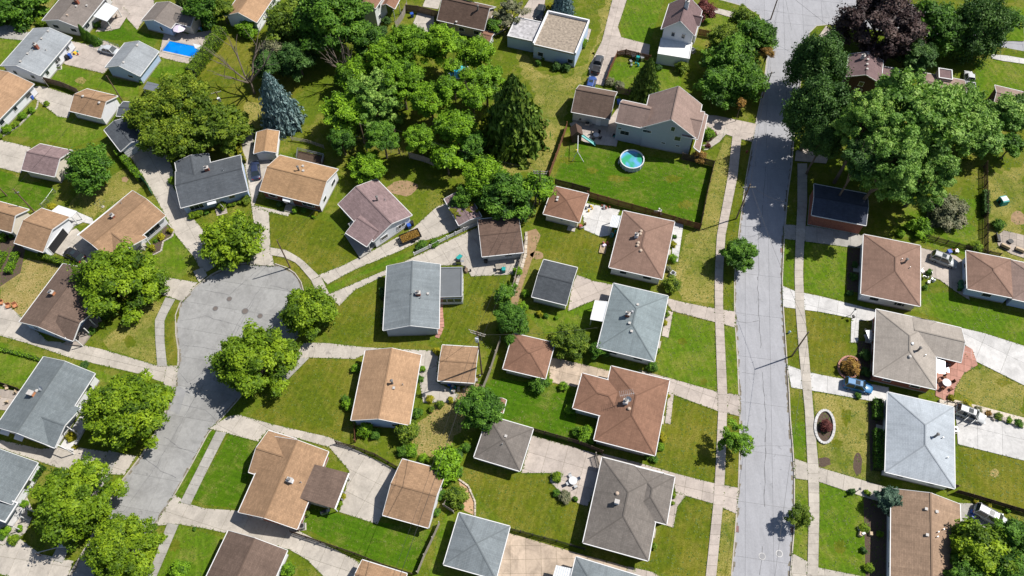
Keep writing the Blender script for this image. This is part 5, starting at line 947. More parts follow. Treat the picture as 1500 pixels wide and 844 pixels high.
def crown_mesh(name, nclump, nleaf, lsize, csize=0.30, flat=0.62, gap=0.25, ragged_=0.16):
    # clumps spread through the crown volume, leaves spread over the upper and outer shell of every clump
    d = rdir(nclump*3, 0.45); d = d[d[:, 2] > -0.55][:nclump]; nclump = len(d); rad = rng.uniform(0.35, 1.0, nclump)**0.45
    lob = 1 + ragged_*np.sin(d[:, 0]*4.1+rng.uniform(0, 6)) * np.cos(d[:, 1]*3.7+rng.uniform(0, 6)) + rng.uniform(-ragged_, ragged_*.7, nclump)
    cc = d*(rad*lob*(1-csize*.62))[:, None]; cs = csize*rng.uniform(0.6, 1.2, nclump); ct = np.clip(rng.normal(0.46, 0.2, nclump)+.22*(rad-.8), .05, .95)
    k = rng.integers(0, nclump, nleaf); ld = rdir(nleaf, 0.35) + d[k]*0.35; ld /= np.linalg.norm(ld, axis=1, keepdims=True)
    lr = rng.uniform(0.35, 1.0, nleaf)**0.5 * (1+rng.uniform(-.12, .22, nleaf)); off = ld*(cs[k]*lr)[:, None]; off[:, 2] *= flat
    P = cc[k] + off; nn = ld*0.75 + rng.normal(size=(nleaf, 3))*0.45 + np.array([0, 0, .65]); sz = lsize*rng.uniform(.55, 1.3, nleaf)
    # twig tips that break the outline
    m = nleaf//9; kt = rng.integers(0, nclump, m); td = d[kt]+rng.normal(size=(m, 3))*.25; td /= np.linalg.norm(td, axis=1, keepdims=True)
    Pt = cc[kt] + td*(cs[kt]*rng.uniform(.9, 1.45, m))[:, None]; P = np.concatenate([P, Pt]); nn = np.concatenate([nn, rdir(m, 1.0)]); sz = np.concatenate([sz, lsize*rng.uniform(.5, 1.0, m)])
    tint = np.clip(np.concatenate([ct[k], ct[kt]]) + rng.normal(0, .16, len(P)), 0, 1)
    return quads_mesh(name, leaf_quads(P, nn, sz), tint)
def trunk_mesh(name, h0, r0, spread=0.55, top=0.55, nl=7, mat=BARK, twigs=2):
    mb = MB(); p = Vector((0, 0, -h0)); prev = p; r = r0
    for k in range(5):
        q = Vector((random.uniform(-.03, .03), random.uniform(-.03, .03), -h0 + (h0+top*.3)*(k+1)/5)); mb.tube(prev, q, r, r*.82, 7, cap=False); prev = q; r *= .82
    for i in range(nl):
        a = 2*math.pi*i/nl+random.uniform(-.3, .3); b = Vector((0, 0, -h0*random.uniform(.25, .6))); e = Vector((math.cos(a)*spread*random.uniform(.7, 1.1), math.sin(a)*spread*random.uniform(.7, 1.1), top*random.uniform(-.1, .7)))
        mid = b.lerp(e, .5)+Vector((0, 0, .06)); mb.tube(b, mid, r0*.5, r0*.33, 6, cap=False); mb.tube(mid, e, r0*.33, r0*.12, 6, cap=False)
        for t in range(twigs):
            e2 = mid.lerp(e, random.uniform(.2, .8))+Vector((random.uniform(-.3, .3), random.uniform(-.3, .3), random.uniform(.05, .3))); mb.tube(mid.lerp(e, .3), e2, r0*.2, r0*.06, 5, cap=False)
    return mb.mesh(name, mat)
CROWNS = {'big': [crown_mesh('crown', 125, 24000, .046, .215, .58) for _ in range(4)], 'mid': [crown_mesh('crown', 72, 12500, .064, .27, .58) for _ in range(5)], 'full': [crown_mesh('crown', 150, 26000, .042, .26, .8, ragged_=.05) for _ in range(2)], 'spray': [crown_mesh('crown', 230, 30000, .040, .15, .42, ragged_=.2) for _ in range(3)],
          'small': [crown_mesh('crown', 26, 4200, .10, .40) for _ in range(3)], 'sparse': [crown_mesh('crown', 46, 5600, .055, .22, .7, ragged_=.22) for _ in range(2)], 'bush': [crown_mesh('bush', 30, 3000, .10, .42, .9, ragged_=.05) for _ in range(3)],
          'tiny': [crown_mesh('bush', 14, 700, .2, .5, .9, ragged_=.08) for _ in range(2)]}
TRUNKS = [trunk_mesh('trunk', 1.0, .07) for _ in range(3)]
def recolour(o, mat):
    o.material_slots[0].link = 'OBJECT'; o.material_slots[0].material = mat
for lst in CROWNS.values():
    for me in lst: me.materials.append(LM['green'])
def tree(px, py, rpx, label, col='green', size='mid', h=None, flat=None, group='leafy trees', nm='broadleaf_tree', cat='tree'):
    flat = flat or {'full': 1.4, 'spray': 1.1}.get(size, .85); m = mpp(px, py); rr = rpx*m*.93; h = h or rr*2.1; zc = h - rr*flat
    rr *= 1.04 if col == 'maple' else 1.0 if size in ('full', 'spray', 'sparse') else .97
    for _ in range(0): m = (gp(px+1, py, zc)-gp(px, py, zc)).length; rr = rpx*m
    p = gp(px, py, zc); a = random.uniform(0, 6.28)
    root = thing(nm, label, cat, Matrix.Translation((p.x, p.y, 0)) @ Matrix.Rotation(a, 4, 'Z'), group)
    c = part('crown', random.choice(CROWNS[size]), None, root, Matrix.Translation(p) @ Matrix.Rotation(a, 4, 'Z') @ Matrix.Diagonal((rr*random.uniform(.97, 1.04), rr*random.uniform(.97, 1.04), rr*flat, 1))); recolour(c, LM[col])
    part('trunk', random.choice(TRUNKS), None, root, Matrix.Translation(p) @ Matrix.Rotation(a, 4, 'Z') @ Matrix.Diagonal((rr, rr, zc, 1)))
    return root
T = [
 (341,355,43,'maple','mid',7.5,'maple at the top of the turning circle'),
 (174,417,58,'maple','big',8.5,'broad maple shading the plum brown roof'),
 (452,455,39,'maple','mid',7,'maple right of the turning circle'),
 (373,532,55,'maple','big',9,'round maple standing alone at the mouth of the court street'),
 (188,605,58,'maple','big',9,'maple beside the slate roofed house with dish'),
 (114,738,57,'maple','big',9,'maple touching its neighbour above the bottom left corner'),
 (184,806,50,'maple','big',9,'lowest maple on the court street, cut by the bottom edge'),
 (657,680,27,'bright','small',5,'small tree throwing its shadow on the rust tan garage'),
 (1083,374,28,'green','mid',6,'compact round street tree at the edge of the long street'),
 (1078,643,27,'bright','sparse',6,'thin leaning tree over the left sidewalk'),
 (1172,757,22,'olive','sparse',4.5,'sparse young tree on the right verge'),
 (135,247,39,'green','mid',8,'dark round tree beside the mauve garage'),
 (225,165,40,'olive','mid',9,'left part of the olive tree group over the slate garage'),(270,150,46,'olive','big',10,'tallest olive green tree left of the charcoal roof'),(318,188,42,'olive','mid',9,'olive tree behind the charcoal roof'),(262,202,38,'olive','mid',8,'lower olive tree at the shaded court'),(228,205,26,'olive','small',7,'small olive tree over the slate garage wall'),(350,183,24,'olive','small',6,'olive shrub tree by the small golden garage'),
 (424,38,40,'olive','mid',10,'light olive tree at the top left of centre'),(490,28,58,'green','big',15,'tall full green tree at the top'),(535,60,30,'green','mid',10,'green tree beside the white two storey house'),(405,75,24,'greygreen','small',6,'grey green shrubby tree by the pale tan roof'),(392,98,24,'dark','mid',7,'dark bushy tree behind the blue spruce'),(436,88,32,'dark','mid',8,'dark tree added for the ground shade at the top left of centre'),  # last dark tree is added in place of shade on the ground
 (363,42,17,'bright','small',3.5,'round bright bush tree in front of the pale tan roofed house'),
 (520,112,32,'bright','mid',8,'yellow green tree next to the dead branches'),(510,165,36,'bright','mid',10,'bright tree right of the blue spruce'),(548,150,42,'elm','spray',12,'light green tree with drooping sprays'),(566,82,28,'bright','mid',11,'tree under the fenced concrete pad'),
 (600,68,36,'bright','big',12,'bright locust tree in front of the brown roofed house'),(650,64,33,'bright','mid',12,'locust tree at the brown gutter'),(700,80,29,'bright','mid',11,'locust tree beside the little reddish shed'),(588,120,37,'bright','big',12,'locust tree in the middle of the grove'),(630,150,34,'bright','mid',11,'locust tree left of the covered pool'),(712,122,30,'bright','mid',10,'locust tree right of the covered pool'),(668,188,32,'bright','mid',10,'lower locust tree of the grove'),(615,203,24,'bright','mid',9,'green tree at the grove edge'),(560,202,27,'green','mid',9,'dark understorey tree at the grove foot'),(500,205,22,'green','mid',7,'dark tree behind the golden roofed house'),(690,212,24,'green','small',7,'small tree left of the dark fir'),(655,130,20,'bright','small',12,'light branch clump left above the pool'),(692,140,20,'bright','small',12,'light branch clump right below the pool'),
 (662,96,13,'bright','small',12,'small leafy branch clump over the left rim of the covered pool'),(684,112,13,'bright','small',12,'small leafy branch clump over the right rim of the covered pool'),
 (540,247,27,'bright','mid',6,'bright tree touching the mauve roof'),
 (655,236,27,'bright','small',7,'light tree at the shaded back fence'),(708,262,36,'bright','mid',8,'tree over the mossy mauve shed'),(745,288,42,'green','mid',8.5,'tree covering the top of the brown garage'),(785,275,26,'bright','small',8,'tree at the small brown garage by the pole'),(680,290,20,'green','small',5,'low tree growing onto the mossy shed'),
 (1068,88,42,'green','mid',9,'tree left of the street in the middle of the group'),(1108,55,32,'green','mid',9,'tree at the crossing'),(1124,78,10,'rust','small',7,'patch of rust coloured leaves in the green crown at the crossing'),(1090,28,20,'olive','small',7,'yellowish tree top at the crossing'),(1055,130,37,'green','mid',8,'tree at the two storey house roof'),(1092,125,37,'green','mid',8.5,'tree over the curb by the utility pole'),(1060,55,24,'olive','mid',8,'olive tree near the red fence'),(1086,152,8,'rust','tiny',6,'small patch of rust leaves in the green crown at the drive'),  # rust entries are patches of orange leaves inside the green crowns
 (1195,172,47,'dark','full',18,'large round dark green tree at the shaded street'),(1196,100,41,'dark','full',15,'dark round tree at the top of the shaded street'),(1206,205,28,'dark','full',15,'dark lower tree by the brick building'),
 (1290,42,64,'purple','big',13,'huge copper purple tree at the top'),(1373,42,42,'green','mid',11,'green tree right of the copper tree'),(1425,50,44,'dark','full',13,'big dark tree at the top right'),(1480,32,20,'green','small',7,'tree at the gravel lot in the corner'),(1345,85,30,'dark','mid',8,'dark shaded tree behind the plum roof'),
 (1325,195,74,'elm','spray',22,'giant light green tree over the right gardens'),(1268,185,42,'elm','spray',22,'light green tree left of the giant one'),(1385,180,50,'elm','spray',17,'light green tree right of the giant one'),(1297,245,50,'elm','spray',20,'lower light green tree over the brick building'),(1355,262,42,'elm','spray',14,'spreading light green tree above the grey shrub'),(1425,195,42,'elm','mid',10,'light green tree near the dark chain fence'),(1478,170,36,'elm','mid',9,'light green tree at the right edge'),(1480,215,22,'green','small',6,'shrub tree at the garden corner'),(1262,232,32,'dark','mid',18,'dark tree beside the brick building'),
 (1385,312,32,'greygreen','mid',4,'grey green bushy tree in the sunny garden'),(1345,335,20,'bright','small',2.5,'loose bright shrub tree at the picket fence'),
 (835,500,28,'olive','mid',5,'olive round tree by the red brown garage'),(877,514,15,'green','small',3,'small round tree at the blue grey roof corner'),(703,598,34,'green','mid',7,'full green tree beside the tiny brown shed'),(597,630,19,'olive','bush',3.2,'round clipped tree at the tan house corner'),
 (745,465,24,'green','mid',6,'tree in the overgrown fence line'),(740,432,16,'green','small',4,'upper shrub tree in the fence line'),(764,478,14,'green','small',4,'fence line shrub above the red brown garage'),(750,500,12,'green','small',3,'low fence line shrub'),
 (1440,812,50,'maple','mid',8,'yellow green tree in the bottom right corner'),(1485,790,32,'green','mid',8,'green tree at the bottom of the right edge'),(1480,835,34,'green','mid',8,'green tree cut by the bottom right corner'),(1418,845,30,'green','mid',7,'tree under the yellow green one'),
 (20,8,44,'green','mid',8,'shaded tree in the top left corner'),(48,4,26,'green','small',6,'smaller tree beside the top left corner tree'),(300,10,32,'green','mid',8,'tree above the pool hedge'),(325,14,16,'olive','small',6,'yellowish tree at the pale tan roof corner'),
 (748,22,26,'greygreen','sparse',6,'thin grey green tree near the brown roof'),(722,40,14,'green','small',4,'dark shrub beside the brown house wall'),(690,-8,14,'olive','small',6,'olive tree top at the upper edge'),
 (1030,16,18,'crimson','small',4.5,'crimson leaved tree near the white gabled house'),(1022,28,10,'crimson','tiny',2.5,'low crimson shrub below the crimson tree'),
]
for px, py, rp, col, sz, hh, lb in T: tree(px, py, rp, lb, col, sz, hh)
# conifers
def conifer_mesh(name, n, tiers, lsize, droop=.25, narrow=1.0, jag=.25):
    t = rng.uniform(0, 1, n)**0.62; t = 1-t; z = t; tier = np.floor(z*tiers)/tiers; fr = z*tiers-np.floor(z*tiers)
    R_ = (1-z)**0.62*(1-.30*fr)*narrow; a = rng.uniform(0, 2*np.pi, n); lobes = 1+jag*np.sin(a*rng.integers(5, 8)+tier*37.1)*.6+jag*.5*np.sin(a*13+tier*91.7)
    rr = R_*lobes*rng.uniform(.35, 1.08, n)**.5; P = np.stack([np.cos(a)*rr, np.sin(a)*rr, z-droop*rr*.3+rng.normal(0, .008, n)], 1)
    nn = np.stack([np.cos(a)*.5, np.sin(a)*.5, np.full(n, .8)], 1)+rng.normal(size=(n, 3))*.4
    return quads_mesh(name, leaf_quads(P, nn, lsize*rng.uniform(.6, 1.3, n)*(.5+.6*(1-z)), .42), np.clip(-.05+.62*rr/(R_+.01)*.8+.22*np.sin(a*9+tier*53.0)+rng.normal(0, .14, n), 0, 1))  # tint paints bright tips and dark gaps between branches into the needles
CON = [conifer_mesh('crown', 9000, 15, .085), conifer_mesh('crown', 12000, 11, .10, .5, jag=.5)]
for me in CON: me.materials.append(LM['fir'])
ct = MB(); ct.tube((0, 0, -.06), (0, 0, .95), .04, .008, 8); CT = ct.mesh('trunk', BARK)
def conifer(base, top, rpx, label, col, k=0, group='conifers', nm='conifer', cat='tree'):
    B = gp(*base); hb = min(((Vector((gp(*top, z).x, gp(*top, z).y, 0))-B).length, z) for z in [0.5+.25*i for i in range(90)])[1]
    r = rpx*mpp(*base); M = Matrix.Translation(B) @ Matrix.Rotation(random.uniform(0, 6), 4, 'Z'); root = thing(nm, label, cat, M, group)
    c = part('crown', CON[k], None, root, M @ Matrix.Translation((0, 0, hb*.06)) @ Matrix.Diagonal((r, r, hb*.94, 1))); recolour(c, LM[col]); part('trunk', CT, None, root, M @ Matrix.Diagonal((hb*.6, hb*.6, hb, 1)))
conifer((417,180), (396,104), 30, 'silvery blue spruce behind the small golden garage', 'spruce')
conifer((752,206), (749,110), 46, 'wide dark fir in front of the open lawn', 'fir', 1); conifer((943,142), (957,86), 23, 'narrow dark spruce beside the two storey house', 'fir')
tree(1303, 734, 22, 'rounded blue green spruce at the corner of the wide tan roof', 'bluegreen', 'mid', 4.2, .95); conifer((824,20), (826,-30), 17, 'blue green spruce behind the flat roofed house', 'spruce')
for b, t, r_, l in (((127,56),(118,34),6,'tallest of the three pointed arborvitae'),((135,60),(130,42),6,'middle pointed arborvitae'),((143,64),(140,49),8,'roundest arborvitae by the fence')): conifer(b, t, r_, l+' beside the awning house', 'maple' if 0 else 'green', 0, 'arborvitae', 'arborvitae', 'tree')
for i, (x, y) in enumerate(((741,435),(745,418),(738,452),(735,466),(731,480))): conifer((x,y+4), (x-1,y-7), 5, ['second','first','third','fourth','lowest'][i]+' small pointed cedar of the row behind the grey house', 'olive', 0, 'row of small cedars', 'cedar', 'tree')
conifer((275,18),(272,-20),16,'dark cedar at the top edge beside the pool house','fir'); conifer((303,30),(300,5),14,'dark cedar above the hedge end','fir')
# dead trees
def dead_tree(base, top, spread, label, n=9, lean=0.0):
    B = gp(*base); h = min(((Vector((gp(*top, z).x, gp(*top, z).y, 0))-B).length, z) for z in [0.5+.25*i for i in range(70)])[1]; M = Matrix.Translation(B)
    root = thing('dead_tree', label, 'tree', M, 'bare trees'); mb = MB()
    def br(p, d, L, r, lev):
        q = p
        for k in range(4):
            q2 = q + (d+Vector((random.uniform(-.18, .18), random.uniform(-.18, .18), random.uniform(-.05, .12))))*L/4; mb.tube(q, q2, r, r*.85, 6, cap=False); q = q2; r *= .85
            if lev < 2 and k > 0:
                for _ in range(2 if lev else 1): br(q, (d+Vector((random.uniform(-.9, .9), random.uniform(-.9, .9), random.uniform(-.1, .6)))).normalized(), L*.55, r*.6, lev+1)
    br(Vector((0, 0, -.1)), Vector((0, 0, 1)), h*.3, .34, 3); 
    for i in range(n): a = 2*math.pi*i/n; br(Vector((0, 0, h*.25)), Vector((math.cos(a)*spread, math.sin(a)*spread, 1)).normalized(), h*.65, .20, 1)
    part('trunk', mb, BARK_GREY, root, M)
dead_tree((373,137), (343,75), .75, 'bare grey tree standing on the lawn left of the blue spruce', 6); dead_tree((508,122), (497,76), .4, 'leafless grey tree inside the dark grove', 5)
# bushes
def bush(px, py, rpx, label, col='green', size='bush', flat=.85, nm='shrub', group='garden shrubs'):
    m = mpp(px, py); rr = rpx*m; p = gp(px, py, rr*flat*.75); M = Matrix.Translation(p) @ Matrix.Rotation(random.uniform(0, 6), 4, 'Z') @ Matrix.Diagonal((rr, rr, rr*flat, 1))
    o = link(nm, random.choice(CROWNS[size if rpx > 5 else 'tiny']), None, M); recolour(o, LM[col]); o['label'] = label; o['category'] = 'shrub'; o['group'] = group
BUSH = [(1245,538,13,'rust','dome shaped orange shrub in a brick edged bed'),(1025,231,11,'rust','golden orange shrub at the fence corner of the round pool yard'),(1037,214,4,'crimson','small dark red shrub by the curved walk'),(1046,197,4,'crimson','dark red shrub by the two storey house drive'),(1038,197,9,'bright','leafy green shrub in the bed of the two storey house'),(1028,218,5,'olive','olive shrub at the porch roof corner'),
 (669,727,15,'olive','round clipped shrub on the wood chips'),(656,737,5,'green','low shrub left of the wood chip bed'),(676,742,4,'green','tiny dark shrub below the round clipped one'),(816,699,8,'maple','round light shrub at the patio edge'),(828,728,9,'greygreen','blue green shrub below the garden table'),(815,723,6,'green','dark shrub left of the blue green shrub'),(843,731,4,'green','low shrub at the patio tip'),
 (983,417,13,'olive','wide olive shrub at the corner of the rose brown hip house'),(985,378,7,'bright','round bright shrub on the front walk'),(979,394,5,'greygreen','dark grey shrub below the round bright one'),(986,358,5,'yellow','yellow green shrub by the walk'),(987,347,4,'green','small shrub at the top of the front walk'),(990,322,4,'bright','leftmost of three round shrubs behind the fence'),(1001,323,5,'bright','middle of three round shrubs behind the fence'),(1013,324,4,'bright','rightmost of three round shrubs behind the fence'),
 (975,460,6,'maple','shrub at the upper wall of the blue grey hip house'),(974,473,4,'yellow','yellow flowering shrub below the walk shrub'),(964,515,4,'maple','narrow shrub at the lower wall'),(955,537,8,'green','spreading shrub at the lower corner of the blue grey hip house'),
 (978,581,4,'yellow','small yellow shrub at the brown L house wall'),(971,640,6,'yellow','yellow green shrubs low on the brown L house wall'),(968,655,6,'bright','bright shrub at the lower wall of the brown L house'),(958,672,6,'green','dark shrub at the corner of the brown L house'),(948,668,5,'green','small shrub beside the corner shrub'),
 (987,726,4,'maple','round light shrub at the ash grey wing'),(985,737,3.5,'maple','smaller round light shrub below it'),(958,800,5,'maple','shrub by the small front bay'),
 (790,562,14,'green','dark spreading shrub under the red brown garage'),(803,559,6,'bright','light shrub at the garage corner'),(826,566,7,'bright','loose shrub by the brown L house wing'),(860,638,14,'bright','loose bright shrub under the brown L house'),(836,600,8,'bright','palmlike shrub beside the brown L house'),(848,634,9,'green','green shrub at the patio fence'),
 (522,540,7,'bright','top shrub at the tan house side'),(511,592,9,'bright','bright shrub at the tan house lower side'),(505,585,6,'green','small shrub beside it'),(535,630,12,'bright','spreading light shrub below the tan house'),(550,636,8,'green','green shrub below the tan house'),(612,605,8,'green','dark shrub at the right of the tan house'),(603,660,10,'bright','bright shrub above the picket fence end'),(590,662,9,'green','dark shrub above the picket fence end'),(620,672,7,'bright','flowering shrub at the garage top'),(640,514,6,'yellow','yellow shrub between grey house and tan garage'),
 (618,541,5,'bright','top small shrub in the side bed'),(616,555,5,'green','lower small shrub in the side bed'),(630,585,6,'yellow','flower clump in the gravel garden'),(645,592,6,'olive','dry clump in the gravel garden'),(660,586,5,'yellow','small clump at the tan garage foot'),(632,600,5,'olive','low clump on the dry yard'),
 (637,356,6.5,'green','round shrub left of the white rail fence'),(619,359,7.5,'green','boxy shrub at the foot of the white rail fence'),(612,365,5,'dark','dark low shrub beside the boxy one'),
 (325,302,7,'olive','round olive shrub right of the steps'),(337,301,3.5,'maple','first little ball shrub of the front row'),(344,299,3.5,'maple','second little ball shrub of the front row'),(351,297,3.5,'maple','third little ball shrub of the front row'),(361,293,7,'olive','large ball shrub at the right end of the front row'),(291,313,6,'maple','boxy shrub left of the steps'),(281,316,6,'maple','leftmost shrub under the charcoal roof front'),(303,311,4,'green','shaded shrub beside the steps'),(252,265,6,'maple','side shrub at the charcoal roofed house drive'),
 (432,308,5,'bright','shrub right of the porch steps'),(462,314,4,'yellow','yellow flower shrub at the brick front'),(459,318,3,'bright','tiny green plant at the brick front'),(445,308,4,'green','shaded shrub at the brick front'),(410,300,5,'dark','dark shrub left of the porch'),
 (223,363,5,'yellow','lowest yellow shrub of the mulch bed'),(236,347,5,'yellow','middle yellow shrub of the mulch bed'),(249,338,4.5,'yellow','highest yellow shrub of the mulch bed'),(228,353,3,'green','small plant between the yellow shrubs'),(75,304,7,'yellow','yellow green shrub by the canopy garage'),(18,345,5,'green','small shrub at the cream garage corner'),
 (106,640,8,'yellow','yellow green shrub on the trussed porch'),(110,655,4,'yellow','small yellow shrub by the porch walk'),(36,739,6,'bright','shrub at the white porch corner'),(45,752,5,'olive','dry shrub beside the walk'),(8,778,7,'bright','shrub left of the narrow walk'),(29,774,5,'bright','upper shrub right of the narrow walk'),(20,790,8,'maple','lower shrub right of the narrow walk'),
 (124,535,6,'dark','dark shrub right of the slate roof'),(150,476,5,'maple','shrub at the porch of the plum brown house'),(134,485,6,'green','porch garden shrub'),(3,788,4,'green','edge shrub'),
 (567,31,7,'dark','round shrub at the white two storey house'),(558,46,9,'dark','wide shrub at the white two storey house'),(543,48,10,'greygreen','grey shrub left of the wide one'),(736,25,9,'olive','flower bed shrubs beside the thin tree'),(806,10,6,'yellow','yellow shrub by the black car'),(796,82,6,'maple','shrub below the flat roofed house window'),(788,92,5,'green','low plant below the shrub'),(852,62,8,'bright','climbing shrub at the flat roofed house side'),(815,97,7,'dark','shaded shrub at the flat roofed house corner'),(828,99,7,'dark','second shaded shrub at the corner'),
 (893,120,7,'greygreen','left white flowering shrub'),(907,125,7,'greygreen','right white flowering shrub'),(998,99,10,'olive','big olive shrub at the white addition'),(965,100,5,'dark','dark shrub at the addition'),
 (1257,580,5,'green','shrub by the white drive'),(1248,720,5,'dark','dark shrub at the walk corner'),(1270,722,5,'maple','shrub next to the blue green spruce'),(1266,774,7,'maple','pear shaped shrub on the bottom right bed'),(1289,782,5,'maple','narrow shrub near the wall'),(1273,832,7,'maple','lowest pear shaped shrub'),(1265,806,5,'dark','dark low shrub'),
 (1211,624,9,'crimson','dark red shrub inside the stone ring'),(1245,430,5,'dark','shaded shrub at the bed end'),(1250,405,6,'dark','shaded shrub in the side bed'),(1252,388,5,'dark','upper shaded shrub in the side bed'),(1268,520,8,'dark','dark shrub by the beige house'),(1268,545,7,'dark','lower dark shrub by the beige house'),(1361,399,5,'green','round shrub by the patio chairs'),(1355,421,4,'green','potted shrub at the rear patio'),
 (1430,362,9,'maple','shrub at the picket fence end'),(1463,330,9,'green','garden shrub beside the teal box'),(1415,594,8,'yellow','top plant on the rocky strip'),(1432,600,6,'greygreen','second plant on the rocky strip'),(1447,606,5,'rust','reddish plant on the rocky strip'),(1462,610,6,'olive','fourth plant on the rocky strip'),(1478,616,5,'bright','fifth plant on the rocky strip'),(1492,620,6,'green','last plant on the rocky strip'),(1394,583,5,'yellow','plant at the brick patio end'),
 (1430,736,4,'yellow','first flower clump along the fence at lower right'),(1448,740,4,'yellow','second flower clump along the fence'),(1475,748,4,'bright','third clump along the fence'),(1320,343,6,'bright','shrub behind the brown hip roof'),(1405,425,3,'green','small weed by the bins'),
 (68,152,4,'maple','flower clump nearest the bins on the white wall'),(33,170,6,'bright','third clump of the wall flower bed'),(22,184,5,'maple','fourth clump of the wall flower bed'),(46,162,5,'bright','second clump of the wall flower bed'),(10,190,7,'bright','fifth clump of the wall flower bed'),(-2,200,6,'maple','edge clump of the wall flower bed'),(60,32,7,'maple','shrub at the left corner of the grey brown roof'),(143,37,5,'green','round shrub under the awning'),(207,120,4,'bright','shrub at the light grey garage corner'),
 (503,727,4,'yellow','upper plant in the curb bed of the flat addition'),(498,738,4,'maple','lower plant in the curb bed of the flat addition'),(423,835,10,'bright','bright shrub beside the brown roof at the bottom'),(262,836,14,'bright','spreading shrub at the bottom edge'),(285,775,3,'green','small plant'),(450,752,5,'olive','plant by the wall'),
 (770,430,6,'bright','plants along the garage side'),(790,460,5,'yellow','flower row below the charcoal garage'),(800,463,4,'green','right flower row plant'),(815,466,3,'bright','last plant of the row'),(758,398,7,'bright','vine over the fence'),(752,420,6,'green','fence vine above the cedars'),(765,450,8,'bright','light vine clump'),(895,492,4,'yellow','small flowering bush by the carport'),(652,705,8,'bright','vines at the garage corner'),(645,725,8,'green','vines on the fence'),(640,750,6,'green','lower fence vines'),(682,655,7,'green','shrub by the fence at the grey garage'),(672,665,6,'dark','dark fence shrub')]
for px, py, rp, col, lb in BUSH: bush(px, py, rp, lb if len(lb.split()) > 3 else lb+' beside the drive or walk', col)
# hedges
def hedge(pts, wpx, h, label, col='maple'):
    P = [gp(*p) for p in pts]; w = wpx*mpp(*pts[0]); L = []; Nn = []
    root = thing('hedge', label, 'hedge', Matrix.Translation(P[0]), 'clipped hedges')
    for a, b in zip(P[:-1], P[1:]):
        d = b-a; n = int(d.length*(w+2*h)*42)+60; u = d.normalized(); s = Vector((-u.y, u.x, 0)); t = rng.uniform(0, 1, n); q = rng.uniform(0, 1, n)*(w+2*h)
        y = np.where(q < h, -w/2, np.where(q > h+w, w/2, q-h-w/2)); z = np.where(q < h, q, np.where(q > h+w, w+2*h-q, h)); wob = .10*np.sin(t*d.length*2.1)+.06*np.sin(t*d.length*5.3)
        A = np.array(a); L.append(A+np.outer(t*d.length, np.array(u))+np.outer(y*(1+wob), np.array(s))+np.outer(z*(1+wob*.6), [0, 0, 1])+rng.normal(0, .05, (n, 3)))
        Nn.append(np.outer(np.sign(y)*(np.abs(y) > w/2-.01), np.array(s))+np.outer((z > h-.01)*1.0, [0, 0, 1])+rng.normal(0, .4, (n, 3)))
    L = np.concatenate(L); Nn = np.concatenate(Nn); me = quads_mesh('hedge', leaf_quads(L, Nn, .13*rng.uniform(.6, 1.3, len(L)), .6), np.clip(rng.normal(.45, .2, len(L)), 0, 1)); me.materials.append(LM[col])
    part('foliage', me, None, root, Matrix()); mb = MB()
    for a, b in zip(P[:-1], P[1:]): mb.beam(a+Vector((0, 0, h*.45)), b+Vector((0, 0, h*.45)), w*.82, h*.86)
    part('branches', mb, simple('hedge core', (0.02, 0.035, 0.008), 1, .3, 3), root, Matrix())
hedge([(327,50),(316,68),(296,94),(282,112)], 17, 2.2, 'tall clipped hedge beside the swimming pool')
hedge([(176,226),(209,266)], 9, 1.6, 'long low hedge left of the shaded court', 'bright'); hedge([(60,377),(106,391)], 8, 1.3, 'hedge below the open garage', 'maple'); hedge([(64,683),(48,706)], 12, 1.4, 'upper clipped hedge at the cut off slate roof', 'green'); hedge([(42,714),(36,724)], 11, 1.3, 'short lower clipped hedge at the cut off slate roof', 'green')
hedge([(1283,588),(1283,616)], 12, 1.4, 'short dark hedge left of the icy blue roof', 'green'); hedge([(1284,632),(1285,690)], 12, 1.4, 'long dark hedge left of the icy blue roof', 'green')
hedge([(0,512),(40,522),(100,540),(140,553)], 5, .5, 'low grassy hedge strip above the slate roof', 'bright'); hedge([(354,200),(350,215),(358,240)], 7, 1.2, 'yellow flowering hedge beside the patio', 'yellow'); hedge([(8,372),(-5,400)], 9, 1.0, 'first row of the vegetable bed', 'bright'); hedge([(26,372),(14,402)], 9, 1.0, 'second row of the vegetable bed', 'bright'); hedge([(-3,352),(12,350)], 9, 1.2, 'top row of the vegetable bed', 'bright')
hedge([(562,455),(562,478)], 6, 1.0, 'shaded shrubs along the grey house side', 'dark'); hedge([(560,425),(561,440)], 6, 1.0, 'upper shaded shrubs along the grey house', 'dark'); hedge([(1440,285),(1441,318)], 8, 1.5, 'dark bushes along the garden fence', 'dark')

